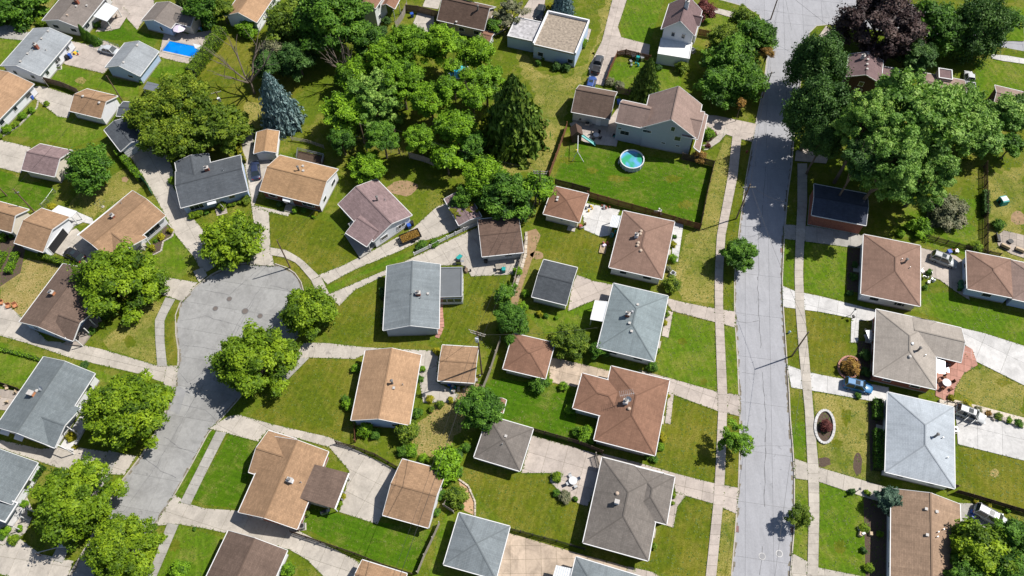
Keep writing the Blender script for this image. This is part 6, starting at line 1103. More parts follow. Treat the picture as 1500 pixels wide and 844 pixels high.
# ------------------------------------------------------------------ fences
def fence(pts, h, style, label, mat=WOOD, z0=0.0):
    P = [gp(*p) for p in pts]; root = thing('fence', label, 'fence', Matrix.Translation(P[0]), 'garden fences')
    post_h = h+.12; bw, gap = {'board': (.14, .012), 'picket': (.09, .07), 'rail': (0, 0), 'chain': (0, 0), 'wide': (.5, .02)}[style]
    for si, (a, b) in enumerate(zip(P[:-1], P[1:])):
        d = b-a; n = max(1, round(d.length/2.4)); u = d.normalized(); s = Vector((-u.y, u.x, 0)); L = d.length/n; th = math.atan2(u.y, u.x)
        for k in range(n+1):
            if k == 0 and si > 0: continue
            p = a+d*(k/n); mb = MB(); mb.box(p.x, p.y, post_h/2, .11, .11, post_h, th); mb.box(p.x, p.y, post_h+.02, .15, .15, .04, th); part('post', mb, mat, root, Matrix())
        for k in range(n):
            p0 = a+d*(k/n); mb = MB()
            if style in ('board', 'picket', 'wide'):
                m = max(1, int((L-.1)/(bw+gap)))
                for i in range(m):
                    p = p0+u*(.05+(i+.5)*(L-.1)/m)+s*.05; mb.box(p.x, p.y, h/2+.04+random.uniform(-.015, .015), bw, .025, h, th)
                for z in (.35, h-.3): mb.beam(p0+Vector((0, 0, z)), p0+u*L+Vector((0, 0, z)), .05, .09)
            elif style == 'rail':
                for z in (.3, .65, 1.0): mb.beam(p0+Vector((0, 0, z)), p0+u*L+Vector((0, 0, z)), .05, .14)
            else:
                mb.tube(p0+Vector((0, 0, h)), p0+u*L+Vector((0, 0, h)), .025, n=5)
                for i in range(12): q = p0+u*L*(i+.5)/12; mb.tube(q-u*.1, q+u*.1+Vector((0, 0, h)), .008, n=3); mb.tube(q+u*.1, q-u*.1+Vector((0, 0, h)), .008, n=3)
            part('panel', mb, mat, root, Matrix(), stuff=True)
    return root
fence([(57,114),(72,128)], 1.8, 'board', 'short weathered fence beside the light grey roofed house', WOOD_GREY); fence([(68,122),(95,129),(118,139)], 1.8, 'board', 'brown wooden fence above the pale tan garage drive', WOOD)
fence([(148,63),(176,72)], 1.2, 'chain', 'chain link fence by the silver sedan', METAL); fence([(830,188),(818,222),(804,260)], 1.8, 'board', 'stained wooden fence left of the round pool yard', WOOD_RED)
fence([(860,289),(905,302),(945,313),(985,325),(1025,337)], 1.8, 'board', 'long stained wooden fence at the foot of the pool yard', WOOD_RED); fence([(1025,337),(1034,290),(1045,244)], 1.8, 'board', 'dark wooden fence right of the round pool yard', WOOD_DARK); fence([(1045,244),(1020,238),(998,233)], 1.8, 'board', 'dark wooden fence under the two storey house', WOOD_DARK)
fence([(813,271),(838,277),(863,284)], 1.8, 'board', 'wooden fence behind the small brown hip garage', WOOD_DARK); fence([(903,83),(893,105),(887,124)], 1.6, 'board', 'rust red fence beside the parked pickup', WOOD_RED); fence([(903,84),(916,81),(952,90)], 1.6, 'board', 'rust red fence with bins below the white house', WOOD_RED)
fence([(903,137),(925,141),(948,148)], 1.8, 'board', 'brown fence behind the two storey house', WOOD); fence([(1022,52),(1038,55),(1055,58)], 1.8, 'board', 'bright red brown fence right of the white house', WOOD_RED)
fence([(595,17),(613,19),(632,24),(644,27)], 1.9, 'board', 'weathered board fence at the top', WOOD); fence([(597,12),(590,28),(580,42)], 1.8, 'board', 'grey board fence beside the white two storey house', WOOD_GREY)
fence([(493,650),(520,657),(550,668),(588,690)], 1.3, 'picket', 'dark picket fence over the wide parking court', WOOD_DARK); fence([(520,624),(521,648)], 1.3, 'picket', 'short red brown fence below the tan house', WOOD_RED)
fence([(428,781),(470,795),(520,812),(560,828),(604,842)], 1.3, 'picket', 'dark picket fence under the very green lawn', WOOD_DARK); fence([(780,632),(815,642),(850,652),(882,665)], 1.6, 'board', 'wooden fence over the pale patio', WOOD_DARK)
fence([(745,776),(780,785),(815,794),(856,806)], 1.2, 'picket', 'black picket fence below the striped olive lawn', BLACKMETAL); fence([(1347,348),(1370,354),(1400,362),(1430,370),(1462,377)], 1.3, 'picket', 'dark picket fence behind the two right houses', WOOD_DARK)
fence([(1440,245),(1441,290),(1441,335),(1441,376)], 1.7, 'picket', 'dark picket fence running down the shaded garden', WOOD_DARK); fence([(607,375),(630,364),(655,351),(680,339),(702,330)], 1.1, 'rail', 'white rail fence along the curving drive', TRIM)
fence([(644,768),(634,790),(622,815),(612,840)], 1.5, 'board', 'pale board fence right of the very green lawn', WOOD_GREY); fence([(733,500),(726,520),(718,545),(707,572)], 1.7, 'board', 'pale wooden fence left of the red brown garage', WOOD_GREY)
fence([(770,352),(765,375),(757,400),(750,425)], 1.4, 'board', 'worn wooden fence in the overgrown strip', WOOD_GREY); fence([(600,232),(622,238),(645,247)], 1.8, 'board', 'shaded grey fence left of the light trees', WOOD_GREY); fence([(520,205),(560,220),(600,232)], 1.5, 'chain', 'shaded wire fence behind the golden roofed house', METAL)
fence([(1398,722),(1420,728),(1450,737),(1480,746),(1515,756)], 1.4, 'board', 'dark fence between the two lower right yards', WOOD_DARK); fence([(1352,698),(1372,706),(1398,716)], 1.6, 'board', 'brown gate fence between the icy roof and tan roof', WOOD)
fence([(-5,561),(12,566),(30,572)], 1.0, 'board', 'low dark fence over the patio at the left edge', WOOD_DARK); fence([(82,282),(72,296),(64,305)], 1.2, 'chain', 'wire fence with red flowers at the canopy garage', METAL); fence([(210,266),(218,274),(224,286)], 1.5, 'board', 'green gate at the end of the long hedge', GREENBOX)
fence([(428,206),(452,210),(475,218)], 1.0, 'rail', 'split rail fence beside the small golden garage', WOOD_GREY); fence([(660,722),(650,742),(665,752)], 1.3, 'board', 'curved fence piece by the wood chip bed', WOOD_GREY); fence([(872,668),(878,690)], 1.6, 'picket', 'striped gate at the ash grey house corner', WOOD_GREY)
fence([(1385,590),(1410,594)], .8, 'wide', 'low plank edging on the rocky strip', WOOD_GREY)
def ring(px, py, rx, ry, label, mat, w=.28, h=.28, n=28, nm='stone_edging'):
    o = thing(nm, label, 'edging', Matrix.Translation(gp(px, py)), 'garden edgings')
    for i in range(n):
        a, b = (2*math.pi*(i+g)/n for g in (.03, .97)); mb = MB(); mb.beam(gp(px+math.cos(a)*rx, py+math.sin(a)*ry, h/2), gp(px+math.cos(b)*rx, py+math.sin(b)*ry, h/2), w, h*random.uniform(.9, 1.1)); part('stone', mb, mat, o, Matrix())
ring(1208, 625, 14, 24, 'pale stone ring round the mulch bed', CONC_WHITE, .4); ring(1244, 538, 16, 16, 'red brick edging round the orange shrub', BRICKPAVE, .3, .25, 24)
def edging(pts, label, mat, w=.25, h=.22, st=.5):
    o = thing('stone_edging', label, 'edging', Matrix.Translation(gp(*pts[0])), 'garden edgings')
    for a, b in zip(pts[:-1], pts[1:]):
        A, B = gp(*a, h/2), gp(*b, h/2); n = max(1, int((B-A).length/st))
        for k in range(n): mb = MB(); mb.beam(A.lerp(B, (k+.05)/n), A.lerp(B, (k+.95)/n), w*random.uniform(.85, 1.15), h*random.uniform(.8, 1.2)); part('stone', mb, mat, o, Matrix())
edging([(224,374),(236,368),(239,354),(252,347),(255,338),(247,328)], 'curved stone edging of the mulch bed below the tan house', CONC); edging([(0,202),(28,184),(54,158),(56,148)], 'pale edging along the white wall flower bed', CONC); edging([(672,702),(686,712),(696,735),(696,756)], 'edging of the wood chip bed', STONE)
edging([(736,30),(750,22),(752,34),(738,44),(724,52)], 'stone edging of the round flower bed at the top', STONE); edging([(771,340),(770,372),(762,400),(752,430)], 'row of loose stones along the back fence', STONE, .5, .3, .9); edging([(1375,588),(1410,596),(1445,606),(1500,624)], 'row of rocks along the planting strip', STONE, .7, .45, 1.0); edging([(645,440),(647,480),(640,495)], 'brick path edging right of the grey house', BRICKPAVE, .8, .08, .6)
for ri, (px, py) in enumerate(((1380,596),(1390,600),(1402,599),(1422,604),(1438,609),(1455,614),(1470,616),(1486,622),(1496,626))):
    mb = MB(); r = random.uniform(.4, .7); mb.box(0, 0, .2, r*1.5, r, .5, random.uniform(0, 3), 0, .6); mb.box(.1, .1, .3, r, r*1.1, .4, random.uniform(0, 3), 0, .5); thing('rock', 'grey boulder, '+['first','second','third','fourth','fifth','sixth','seventh','eighth','ninth'][ri]+' from the salmon patio along the planted strip', 'rock', TM(gp(px, py)), 'boulders on the planted strip', mb, STONE)

# ------------------------------------------------------------------ vehicles
def car(a, b, label, col, kind='sedan', length=None, cat='car', open_doors=False):
    A, B = gp(*a), gp(*b); d = B-A; th = math.atan2(d.y, d.x); L = {'sedan': 4.7, 'suv': 4.7, 'pickup': 5.5, 'van': 5.0, 'hatch': 4.3}[kind]; c = (A+B)/2; root = thing('parked_'+{'suv': 'suv', 'sedan': 'car', 'pickup': 'pickup', 'van': 'van', 'hatch': 'car'}[kind], label, cat, TM(c, th), 'parked vehicles'); M = WORLD[root.name]
    H = {'sedan': 1.45, 'suv': 1.75, 'pickup': 1.8, 'van': 1.8, 'hatch': 1.5}[kind]; W = 1.85; bh = H*.56; pt = paint('car paint '+label[:14], col)
    # body: cross sections from tail (-x) to nose (+x): x, half width, z bottom, z shoulder
    secs = [(-L/2, .72, .42, bh*.86), (-L/2+.12, .86, .30, bh*.98), (-L/2+.7, .92, .24, bh), (0, .93, .22, bh), (L/2-1.15, .92, .24, bh*.97), (L/2-.35, .86, .26, bh*.82), (L/2, .68, .34, bh*.66)]
    mb = MB(); V = []; F = []
    for x, w, z0, z1 in secs: V += [(x, -w, z0), (x, -w, z1-.10), (x, -w*.88, z1), (x, 0, z1+.035), (x, w*.88, z1), (x, w, z1-.10), (x, w, z0)]
    for i in range(len(secs)-1):
        for j in range(6): F.append((i*7+j, (i+1)*7+j, (i+1)*7+j+1, i*7+j+1)[::-1])
        F.append((i*7+6, (i+1)*7+6, (i+1)*7, i*7)[::-1])
    F.append(tuple(range(7))[::-1]); F.append(tuple(range(7*(len(secs)-1), 7*len(secs)))); mb.add(V, F)
    if kind == 'pickup':
        mb.box(-L/2+.95, .84, bh+.12, 1.75, .1, .3); mb.box(-L/2+.95, -.84, bh+.12, 1.75, .1, .3); mb.box(-L/2+.08, 0, bh+.12, .1, 1.7, .3)
    me = mb.mesh('body', pt); [setattr(p, 'use_smooth', True) for p in me.polygons]; body = part('body', me, None, root, M)
    x0, x1, x2, x3 = {'sedan': (-1.75, -1.05, .55, 1.25), 'hatch': (-2.05, -1.6, .45, 1.2), 'suv': (-2.25, -1.95, .45, 1.15), 'van': (-2.4, -2.15, .7, 1.5), 'pickup': (-.55, -.3, .85, 1.45)}[kind]
    g = MB(); wb, wt = .84, .66; V = [(x0, -wb, bh), (x0, wb, bh), (x3, wb, bh-.02), (x3, -wb, bh-.02), (x1, -wt, H-.03), (x1, wt, H-.03), (x2, wt, H-.03), (x2, -wt, H-.03)]
    g.add(V, [(0, 1, 5, 4)[::-1], (1, 2, 6, 5)[::-1], (2, 3, 7, 6)[::-1], (3, 0, 4, 7)[::-1], (4, 5, 6, 7)]); part('windows', g, GLASS, root, M)
    rf = MB(); n = [(x1+.02, .60), (x1+.2, .63), (x2-.2, .63), (x2-.04, .58)]; V = []; 
    for x, w in n: V += [(x, -w, H-.03), (x, -w*.7, H+.03), (x, w*.7, H+.03), (x, w, H-.03)]
    if kind in ('van', 'suv', 'hatch'): sr = MB(); sr.box((x1+x2)/2+.35, 0, H+.035, .75, .8, .02); part('sunroof', sr, GLASS, root, M)
    rf.add(V, [(i*4+j, i*4+4+j, i*4+5+j, i*4+1+j)[::-1] for i in range(3) for j in range(3)])
    for sx in (x1, (x1+x2)/2, x2):
        for sy in (-1, 1): 
            xb = {x1: x0, x2: x3}.get(sx, sx); rf.beam((xb, sy*wb*1.01, bh), (sx, sy*wt*1.02, H-.02), .09, .07)
    if kind in ('suv', 'van'): [part('roof_rail', MB().beam((x1+.1, sy*.56, H+.08), (x2-.1, sy*.56, H+.08), .05, .05), BLACKMETAL, root, M) for sy in (-1, 1)]
    part('roof', rf, pt, root, M)
    for sx in (-L/2+.95, L/2-.9):
        for sy in (-1, 1):
            w = MB(); w.tube((0, -.11, 0), (0, .11, 0), .34, n=16); wo = part('wheel', w, RUBBER, root, M @ Matrix.Translation((sx, sy*.82, .34))); w2 = MB(); w2.tube((0, -.125, 0), (0, .125, 0), .20, n=12); part('rim', w2, METAL, wo, WORLD[wo.name])
    for sy in (-1, 1):
        q = MB(); q.box(L/2-.1, sy*.6, bh*.64, .16, .34, .13); part('headlight', q, LAMP_CLEAR, root, M); q = MB(); q.box(-L/2+.06, sy*.66, bh*.78, .14, .26, .2); part('tail_light', q, LAMP_RED, root, M)
        q = MB(); q.box(x3-.25, sy*1.0, bh+.1, .14, .16, .12); part('mirror', q, pt, root, M)
    if kind == 'pickup': q = MB(); q.box(-L/2+.98, 0, bh+.06, 1.6, 1.55, .03); part('bed_floor' if col[0] > .3 else 'bed_cover', q, BLACKMETAL, root, M)
    if open_doors:
        for sx, aa in ((.35, -2.1), (-.75, -2.1)): q = MB(); q.box(.5, 0, .75, 1.0, .06, .9); part('door', q, pt, root, M @ Matrix.Translation((sx+.3, -.95, 0)) @ Matrix.Rotation(aa, 4, 'Z'))
    return root
car((172,79),(149,73), 'silver sedan on the slabbed court left of the light grey garage', (.42, .44, .46)); car((124,383),(98,368), 'black hatchback outside the open tan garage', (.015, .016, .02), 'hatch'); car((376.5,264),(374,240), 'dark navy sedan between the charcoal and golden roofs', (.02, .03, .07), 'sedan')
car((794,10),(788.5,31), 'black sedan behind the flat roofed house', (.03, .035, .04)); car((871,111),(879,84), 'dark grey pickup on the long top drive', (.05, .055, .065), 'pickup', cat='pickup'); car((863.5,133),(867.5,118), 'blue car half hidden behind the tall brown garage', (.03, .07, .24), 'hatch')
car((1419,134),(1416,109), 'white pickup at the brown roofed house under the trees', (.46, .47, .49), 'pickup', cat='pickup'); car((1361,376),(1400,391), 'silver and black hatchback by the picket fence', (.35, .36, .36), 'suv', cat='suv'); car((1233,562),(1277,573), 'bright blue suv on the white drive', (.025, .15, .33), 'suv', cat='suv')
car((1398,601),(1440,617), 'white suv with open doors at the rocky strip', (.44, .45, .45), 'suv', cat='suv', open_doors=True); car((1424,745),(1473,771), 'white minivan above the bottom right trees', (.44, .45, .46), 'van', cat='van')
# trailer
A, B = gp(583, 357), gp(620, 342); th = math.atan2((B-A).y, (B-A).x); t = thing('utility_trailer', 'black flat trailer loaded with brown yard waste', 'trailer', TM((A+B)/2, th)); M = WORLD[t.name]
mb = MB(); mb.box(0, 0, .55, 3.8, 1.9, .1); part('deck', mb, BLACKMETAL, t, M)
for x, y, sx, sy in ((0, .95, 3.8, .06), (0, -.95, 3.8, .06), (1.9, 0, .06, 1.9), (-1.9, 0, .06, 1.9)): mb = MB(); mb.box(x, y, .8, sx, sy, .45); part('side_panel', mb, BLACKMETAL, t, M)
mb = MB(); mb.beam((-1.9, .7, .5), (-3.0, 0, .5), .1, .1); mb.beam((-1.9, -.7, .5), (-3.0, 0, .5), .1, .1); part('drawbar', mb, BLACKMETAL, t, M)
for y in (-1.08, 1.08): mb = MB(); mb.tube((.2, y-.1, .33), (.2, y+.1, .33), .33, n=14); part('wheel', mb, RUBBER, t, M)
n = 1600; P = np.stack([rng.uniform(-1.8, 1.8, n), rng.uniform(-.85, .85, n), np.zeros(n)], 1); P[:, 2] = .62+.35*np.exp(-(P[:, 0]**2)/2.5)*np.exp(-P[:, 1]**2/.8)+rng.uniform(0, .12, n); me = quads_mesh('yard_waste', leaf_quads(P, rdir(n, 1.2), .13), rng.uniform(.2, 1, n)); me.materials.append(LM['rust']); w = thing('yard_waste', 'heap of brown clippings lying in the black trailer', 'yard waste', M, None, me); w['kind'] = 'stuff'
# second flatbed stack at fence
# ------------------------------------------------------------------ poles and wires
def pole(base, top, label, arms=(), r=.15, transformer=False, cat='utility pole', nm='utility_pole', armdir=0.3):
    B = gp(*base); h = min(((gp(*top, z).xy-B.xy).length, z) for z in [1+.1*i for i in range(150)])[1]; T_ = B+Vector((0, 0, h)); root = thing(nm, label, cat, Matrix.Translation(B), 'utility poles'); mb = MB(); mb.tube(B-Vector((0, 0, .2)), T_, r, r*.65, 10); part('shaft', mb, POLE, root, Matrix())
    d = Vector((math.cos(armdir), math.sin(armdir), 0))
    for k, (dz, L) in enumerate(arms):
        c = T_-Vector((0, 0, dz)); mb = MB(); mb.beam(c-d*L/2, c+d*L/2, .1, .12); ao = part('cross_arm', mb, WOOD_GREY, root, Matrix())
        for q in (-.46, -.2, .2, .46): mb = MB(); e = c+d*L*q; mb.tube(e, e+Vector((0, 0, .25)), .05, .03, 6); part('insulator', mb, WHITE_METAL, ao, Matrix())
    if transformer: s = Vector((-d.y, d.x, 0)); c = T_-Vector((0, 0, 1.9))-s*.42; mb = MB(); mb.tube(c-Vector((0, 0, .5)), c+Vector((0, 0, .45)), .3, n=14); part('transformer', mb, WHITE_METAL, root, Matrix())
    return T_
def wire(a, b, label, sag=.8, r=.02):
    mb = MB(); n = 14; prev = None
    for i in range(n+1):
        t = i/n; p = a.lerp(b, t)-Vector((0, 0, sag*4*t*(1-t)))
        if prev is not None: mb.tube(prev, p, r, n=4, cap=False)
        prev = p
    thing('overhead_wire', label, 'wire', Matrix(), 'overhead wires', mb, BLACKMETAL)
P1 = pole((1078.5,320.6),(1097,269), 'tall utility pole with cross arm on the left verge of the long street', [(.9, 2.4)], armdir=0.0)
P2 = pole((425.3,392.1),(408,350.9), 'bare brown pole in the curved verge of the turning circle'); P3 = pole((1159.9,521.7),(1183.9,485.2), 'plain pole on the right verge casting a long shadow over the street')
P4 = pole((1129,28),(1141,-18), 'dark pole at the street crossing'); P5 = pole((50.8,310.8),(17,278.6), 'slanting looking pole behind the canopy garage', [(1.2, .8)]); P6 = pole((181,151),(154.6,111.4), 'dark pole at the gable of the small tan garage')
P7 = pole((706,548),(712,485), 'transformer pole between the two small garages', [(.2, 2.8), (.9, 2.4)], transformer=True, armdir=-.35); P8 = pole((790,300),(793,250), 'pole with cross arms in the treetops by the small hip garage', [(.3, 2.6), (.9, 2.4)], armdir=-.1)
P9 = pole((328,160),(324,131), 'pole with transformer left of the bare tree', [(.3, 2.0)], transformer=True); P10 = pole((1117,142),(1126,104), 'pole with light fitting at the shaded street trees', [(.4, 1.6)]); P11 = pole((538,222),(522,182), 'pole hidden in the grove edge'); P12 = pole((585,225),(574,190), 'second pole in the grove edge')
P0 = pole((10,287),(-4,272), 'short pole cut by the left edge'); P13 = pole((596,880),(600,815), 'pole below the bottom edge', r=.12)
T14 = pole((60,814),(68,785), 'short street lamp pole with long arm under the left maples', [], .1, nm='street_lamp', cat='street lamp'); mb = MB()
lp = bpy.data.objects['street_lamp']; a = T14; b = gp(92, 800, a.z); mb.beam(a, b, .09, .09); part('lamp_arm', mb, METAL, lp, Matrix()); mb = MB(); mb.box(b.x, b.y, b.z, .9, .4, .2); part('lamp_head', mb, WHITE_METAL, lp, Matrix())
wire(P7, P8, 'power line from the transformer pole up to the treetop pole'); wire(P7+Vector((1, -.3, -.2)), P8+Vector((1, 0, -.3)), 'second power line beside the first'); wire(P7, P13, 'power line from the transformer pole to the bottom edge'); wire(P7+Vector((.9, 0, -.5)), P13+Vector((.9, 0, 0)), 'lower power line to the bottom edge', 1.1, .035); wire(P1, P4, 'line along the long street to the crossing'); wire(P1, gp(1150, 296, 8), 'short line over the shaded street'); wire(P3, gp(1128, 900, 8.5), 'line down the lower street', .5); wire(P1, P3, 'line crossing the street diagonally')
wire(P6, P5, 'thin line over the left lawns'); wire(P5, P0, 'short line at the left edge'); wire(P11, P12, 'line between the grove poles'); wire(P12, P8, 'line from the grove to the treetop pole'); wire(P9, P6, 'line over the olive trees'); wire(P7-Vector((0, 0, 1)), gp(875, 480, 2.8), 'service line to the blue grey house'); wire(P7-Vector((0, 0, 1)), gp(616, 548, 3), 'service line to the tan house'); wire(P7-Vector((0,0,1)), gp(739, 530, 2.8), 'service line to the red brown garage')
wire(P2, gp(468, 300, 2.8), 'service line to the golden roofed house'); wire(P4, gp(1400, 160, 6), 'line over the copper tree', 1.2); wire(P4, gp(1090,-60,9), 'line above the crossing', .4)

# ------------------------------------------------------------------ pools
def round_pool(px, py, rpx, h, label, water):
    r = rpx*mpp(px, py); p = gp(px, py, h); M = Matrix.Translation((p.x, p.y, 0)); o = thing('above_ground_pool', label, 'pool', M, 'round pools'); n = 20
    for i in range(n):
        a, b = 2*math.pi*i/n, 2*math.pi*(i+1)/n; mb = MB(); mb.beam((math.cos(a)*r, math.sin(a)*r, h/2), (math.cos(b)*r, math.sin(b)*r, h/2), .05, h); part('wall_panel', mb, simple('pool liner wall', (.45, .50, .55), .6, .1, 3), o, M) if i == 0 else part('wall_panel', mb, bpy.data.materials['pool liner wall'], o, M)
        mb = MB(); mb.beam((math.cos(a)*(r+.05), math.sin(a)*(r+.05), 0), (math.cos(a)*(r+.05), math.sin(a)*(r+.05), h+.02), .1, .1); mb.tube((math.cos(a)*(r+.05), math.sin(a)*(r+.05), 0), (math.cos(a)*(r+.05), math.sin(a)*(r+.05), h), .06, n=6); part('upright', mb, WHITE_METAL, o, M)
        mb = MB(); mb.beam((math.cos(a)*(r+.02), math.sin(a)*(r+.02), h+.03), (math.cos(b)*(r+.02), math.sin(b)*(r+.02), h+.03), .2, .05); part('rim', mb, WHITE_METAL, o, M)
    mb = MB(); mb.prism([(math.cos(2*math.pi*i/40)*(r-.04), math.sin(2*math.pi*i/40)*(r-.04)) for i in range(40)], h-.35, h-.28); part('water', mb, water, o, M)
    mb = MB()
    for y in (-.25, .25): mb.tube((-r-.35, y, 0), (-r-.05, y, h+.5), .03, n=6); mb.tube((-r-.05, y, h+.5), (-r+.3, y, h-.3), .03, n=6)
    for k in range(4): mb.beam((-r-.3+.07*k, -.25, .2+.3*k), (-r-.3+.07*k, .25, .2+.3*k), .12, .04)
    part('ladder', mb, WHITE_METAL, o, M)
round_pool(926, 233, 17, 1.25, 'round above ground pool with green patch in its blue water', WATER_GREEN); round_pool(672, 104, 15, 1.2, 'turquoise round pool glimpsed between the locust trees', water_mat('turquoise pool water', (.02, .38, .52), (.12, .5, .6)))
q = [(248.3,59.7),(296.8,69.7),(287,86.5),(236.4,75.2)]; P = poly(q); o = thing('swimming_pool', 'bright blue rectangular swimming pool with white corner steps', 'pool', Matrix.Translation(P[0])); mb = MB(); mb.prism(P, .03, .075); part('water', mb, WATER, o, Matrix())
for i in range(4): mb = MB(); mb.beam(P[i]+Vector((0, 0, .09)), P[(i+1) % 4]+Vector((0, 0, .09)), .35, .1); part('coping', mb, CONC_GREY if i != 2 else CONC, o, Matrix())
for k in range(4): mb = MB(); a, b = gp(283+k*.8, 65+k*1.6, .12-.0*k), gp(296-k*.8, 68+k*1.5, .12); mb.beam(a, b, .28, .06+.03*(3-k)); part('step', mb, WHITE_METAL, o, Matrix())
# ------------------------------------------------------------------ garden things
def bx(nm, label, cat, px, py, parts, a=0.0, group=None, z=0.0):
    o = thing(nm, label, cat, TM(gp(px, py)+Vector((0, 0, z)), a), group)
    for pn, mat, fn in parts: mb = MB(); fn(mb); part(pn, mb, mat, o, WORLD[o.name])
    return o
def ac(px, py, label): bx('air_conditioner', label, 'air conditioner', px, py, [('casing', METAL, lambda m: m.box(0, 0, .42, .85, .85, .8)), ('fan_grille', BLACKMETAL, lambda m: m.tube((0, 0, .82), (0, 0, .85), .33, n=14)), ('pad', CONC, lambda m: m.box(0, 0, .03, 1.1, 1.1, .07))], random.uniform(0, 1), 'air conditioners')
for p in ((443.5,772,'air conditioner at the lower corner of the L shaped house'),(87,100,'air conditioner below the light grey roofed house wall'),(1014,76,'air conditioner beside the white flat addition'),(1396,631,'air conditioner at the icy blue roofed house'),(985,403,'air conditioner at the rose brown house side')): ac(*p)
def bin_(px, py, label, mat, a=0): bx('wheelie_bin', label, 'bin', px, py, [('body', mat, lambda m: m.box(0, 0, .5, .55, .6, .9, 0, 0, 1.15)), ('lid', mat, lambda m: m.box(0, .02, 1.0, .68, .74, .08)), ('wheels', RUBBER, lambda m: m.tube((-.3, .3, .1), (.3, .3, .1), .1, n=8))], a, 'wheelie bins')
for px, py, l, m in ((44,147,'black bin at the white wall corner',BLACKMETAL),(48,145,'blue bin beside the black one at the white wall',BLUEPLASTIC),(100,87,'dark bin by the light grey roofed house',BLACKMETAL),(104,85,'blue bin by the light grey roofed house',BLUEPLASTIC),(927,87,'first bin along the rust red fence',BLACKMETAL),(934,88,'second bin along the rust red fence',TEAL),(940,89,'third bin along the rust red fence',METAL),(600,334,'blue bin at the mauve house corner',BLUEPLASTIC),(604,330,'dark bin at the mauve house corner',BLACKMETAL),(1405,417,'upper dark bin at the pale blue wall',GREENBOX),(1405,423,'lower dark bin at the pale blue wall',GREENBOX),(712,384,'black bin at the brown garage corner',BLACKMETAL),(604,25,'blue bin behind the wooden fence',BLUEPLASTIC),(1388,372,'blue bin behind the hatchback',BLUEPLASTIC),(906,152,'blue bin between the garage and the two storey house',BLUEPLASTIC),(738,398,'teal bin at the fence strip',TEAL),(115,498,'dark bin on the porch side',BLACKMETAL)): bin_(px, py, l, m, random.uniform(-.4, .4))
def chairs(cx, cy, n, r, a0=0.0, mat=METAL, near=''):
    for k in range(n):
        a = a0+2*math.pi*k/n; c = gp(cx, cy)+Vector((math.cos(a)*r, math.sin(a)*r, .03)); o = thing('garden_chair', 'chair on the '+['right','far right','far','far left','left','near left','near','near right'][int(round(a/(math.pi/4))) % 8]+' side '+near, 'chair', TM(c, a+math.pi/2), 'garden chairs '+near); M = WORLD[o.name]
        mb = MB(); mb.box(0, 0, .42, .5, .5, .06); part('seat', mb, mat, o, M); mb = MB(); mb.box(0, -.26, .72, .5, .05, .55); part('backrest', mb, mat, o, M)
        for x in (-.2, .2):
            for y in (-.2, .2): mb = MB(); mb.tube((x, y, 0), (x, y, .42), .025, n=5); part('leg', mb, mat, o, M)
def table(cx, cy, r, label, mat=WHITE_METAL): bx('garden_table', label, 'table', cx, cy, [('table_top', mat, lambda m: m.tube((0, 0, .72), (0, 0, .77), r, n=20)), ('leg', METAL, lambda m: m.tube((0, 0, 0), (0, 0, .72), .06)), ('base', METAL, lambda m: m.tube((0, 0, .03), (0, 0, .08), .35, n=12))])
table(839, 706, .65, 'round white garden table on the pale patio'); chairs(839, 706, 4, .95, .4, METAL, 'round the white table on the pale patio'); table(1384, 563, .7, 'white table on the salmon brick patio'); chairs(1384, 563, 5, 1.15, .2, WOOD_RED, 'round the table on the salmon patio')
table(873, 201, .6, 'glass table behind the two storey house', METAL); chairs(873, 201, 4, .95, .9, BLACKMETAL, 'round the table behind the two storey house')
chairs(1354, 403, 3, .7, 0, METAL, 'behind the brown hip house by the hatchback'); chairs(166, 27, 3, .8, 0, WOOD, 'beside the ribbed awning'); chairs(12, 580, 4, 1.3, .3, TAN_CUSH, 'on the dark patio at the left edge'); chairs(1274, 484, 2, .9, .3, METAL, 'on the walk of the beige house')
for i, (x, y) in enumerate(((3,445),(14,450),(24,449))): bx('garden_chair', ['left','middle','right'][i]+' wooden lounge chair at the plum brown house drive', 'chair', x, y, [('seat', ORANGEBR, lambda m: m.box(0, 0, .35, .7, .7, .1)), ('backrest', ORANGEBR, lambda m: m.box(0, .35, .7, .7, .08, .7)), ('arm', ORANGEBR, lambda m: m.box(.38, 0, .55, .08, .7, .06)), ('arm', ORANGEBR, lambda m: m.box(-.38, 0, .55, .08, .7, .06)), ('leg', ORANGEBR, lambda m: m.box(.3, -.3, .17, .07, .07, .34)), ('leg', ORANGEBR, lambda m: m.box(-.3, -.3, .17, .07, .07, .34))], .3*i, 'wooden lounge chairs')
def parasol(px, py, label, mat, r=1.5, h=2.4):
    o = thing('parasol', label, 'umbrella', TM(Vector((*gp(px, py, h).xy, 0)))); M = WORLD[o.name]; mb = MB(); mb.tube((0, 0, 0), (0, 0, h+.3), .03); part('pole', mb, METAL, o, M)
    for k in range(8): a, b = 2*math.pi*k/8, 2*math.pi*(k+1)/8; mb = MB(); mb.add([(0, 0, h+.25), (math.cos(a)*r, math.sin(a)*r, h-.25), (math.cos(b)*r, math.sin(b)*r, h-.25), (0, 0, h+.2), (math.cos(a)*r, math.sin(a)*r, h-.29), (math.cos(b)*r, math.sin(b)*r, h-.29)], [(0, 1, 2), (5, 4, 3), (1, 4, 5, 2)]); part('panel', mb, mat, o, M)
parasol(262, 39.5, 'lilac patio parasol beside the grey roofed pool house', LILAC)
def lounge(px, py, a, label, mat=TAN_CUSH): bx('outdoor_sofa', label, 'sofa', px, py, [('seat', mat, lambda m: m.box(0, 0, .32, 1.5, .7, .2)), ('backrest', mat, lambda m: m.box(0, .38, .6, 1.5, .16, .6)), ('frame', BLACKMETAL, lambda m: m.box(0, .05, .12, 1.6, .9, .16))], a, 'outdoor sofas')
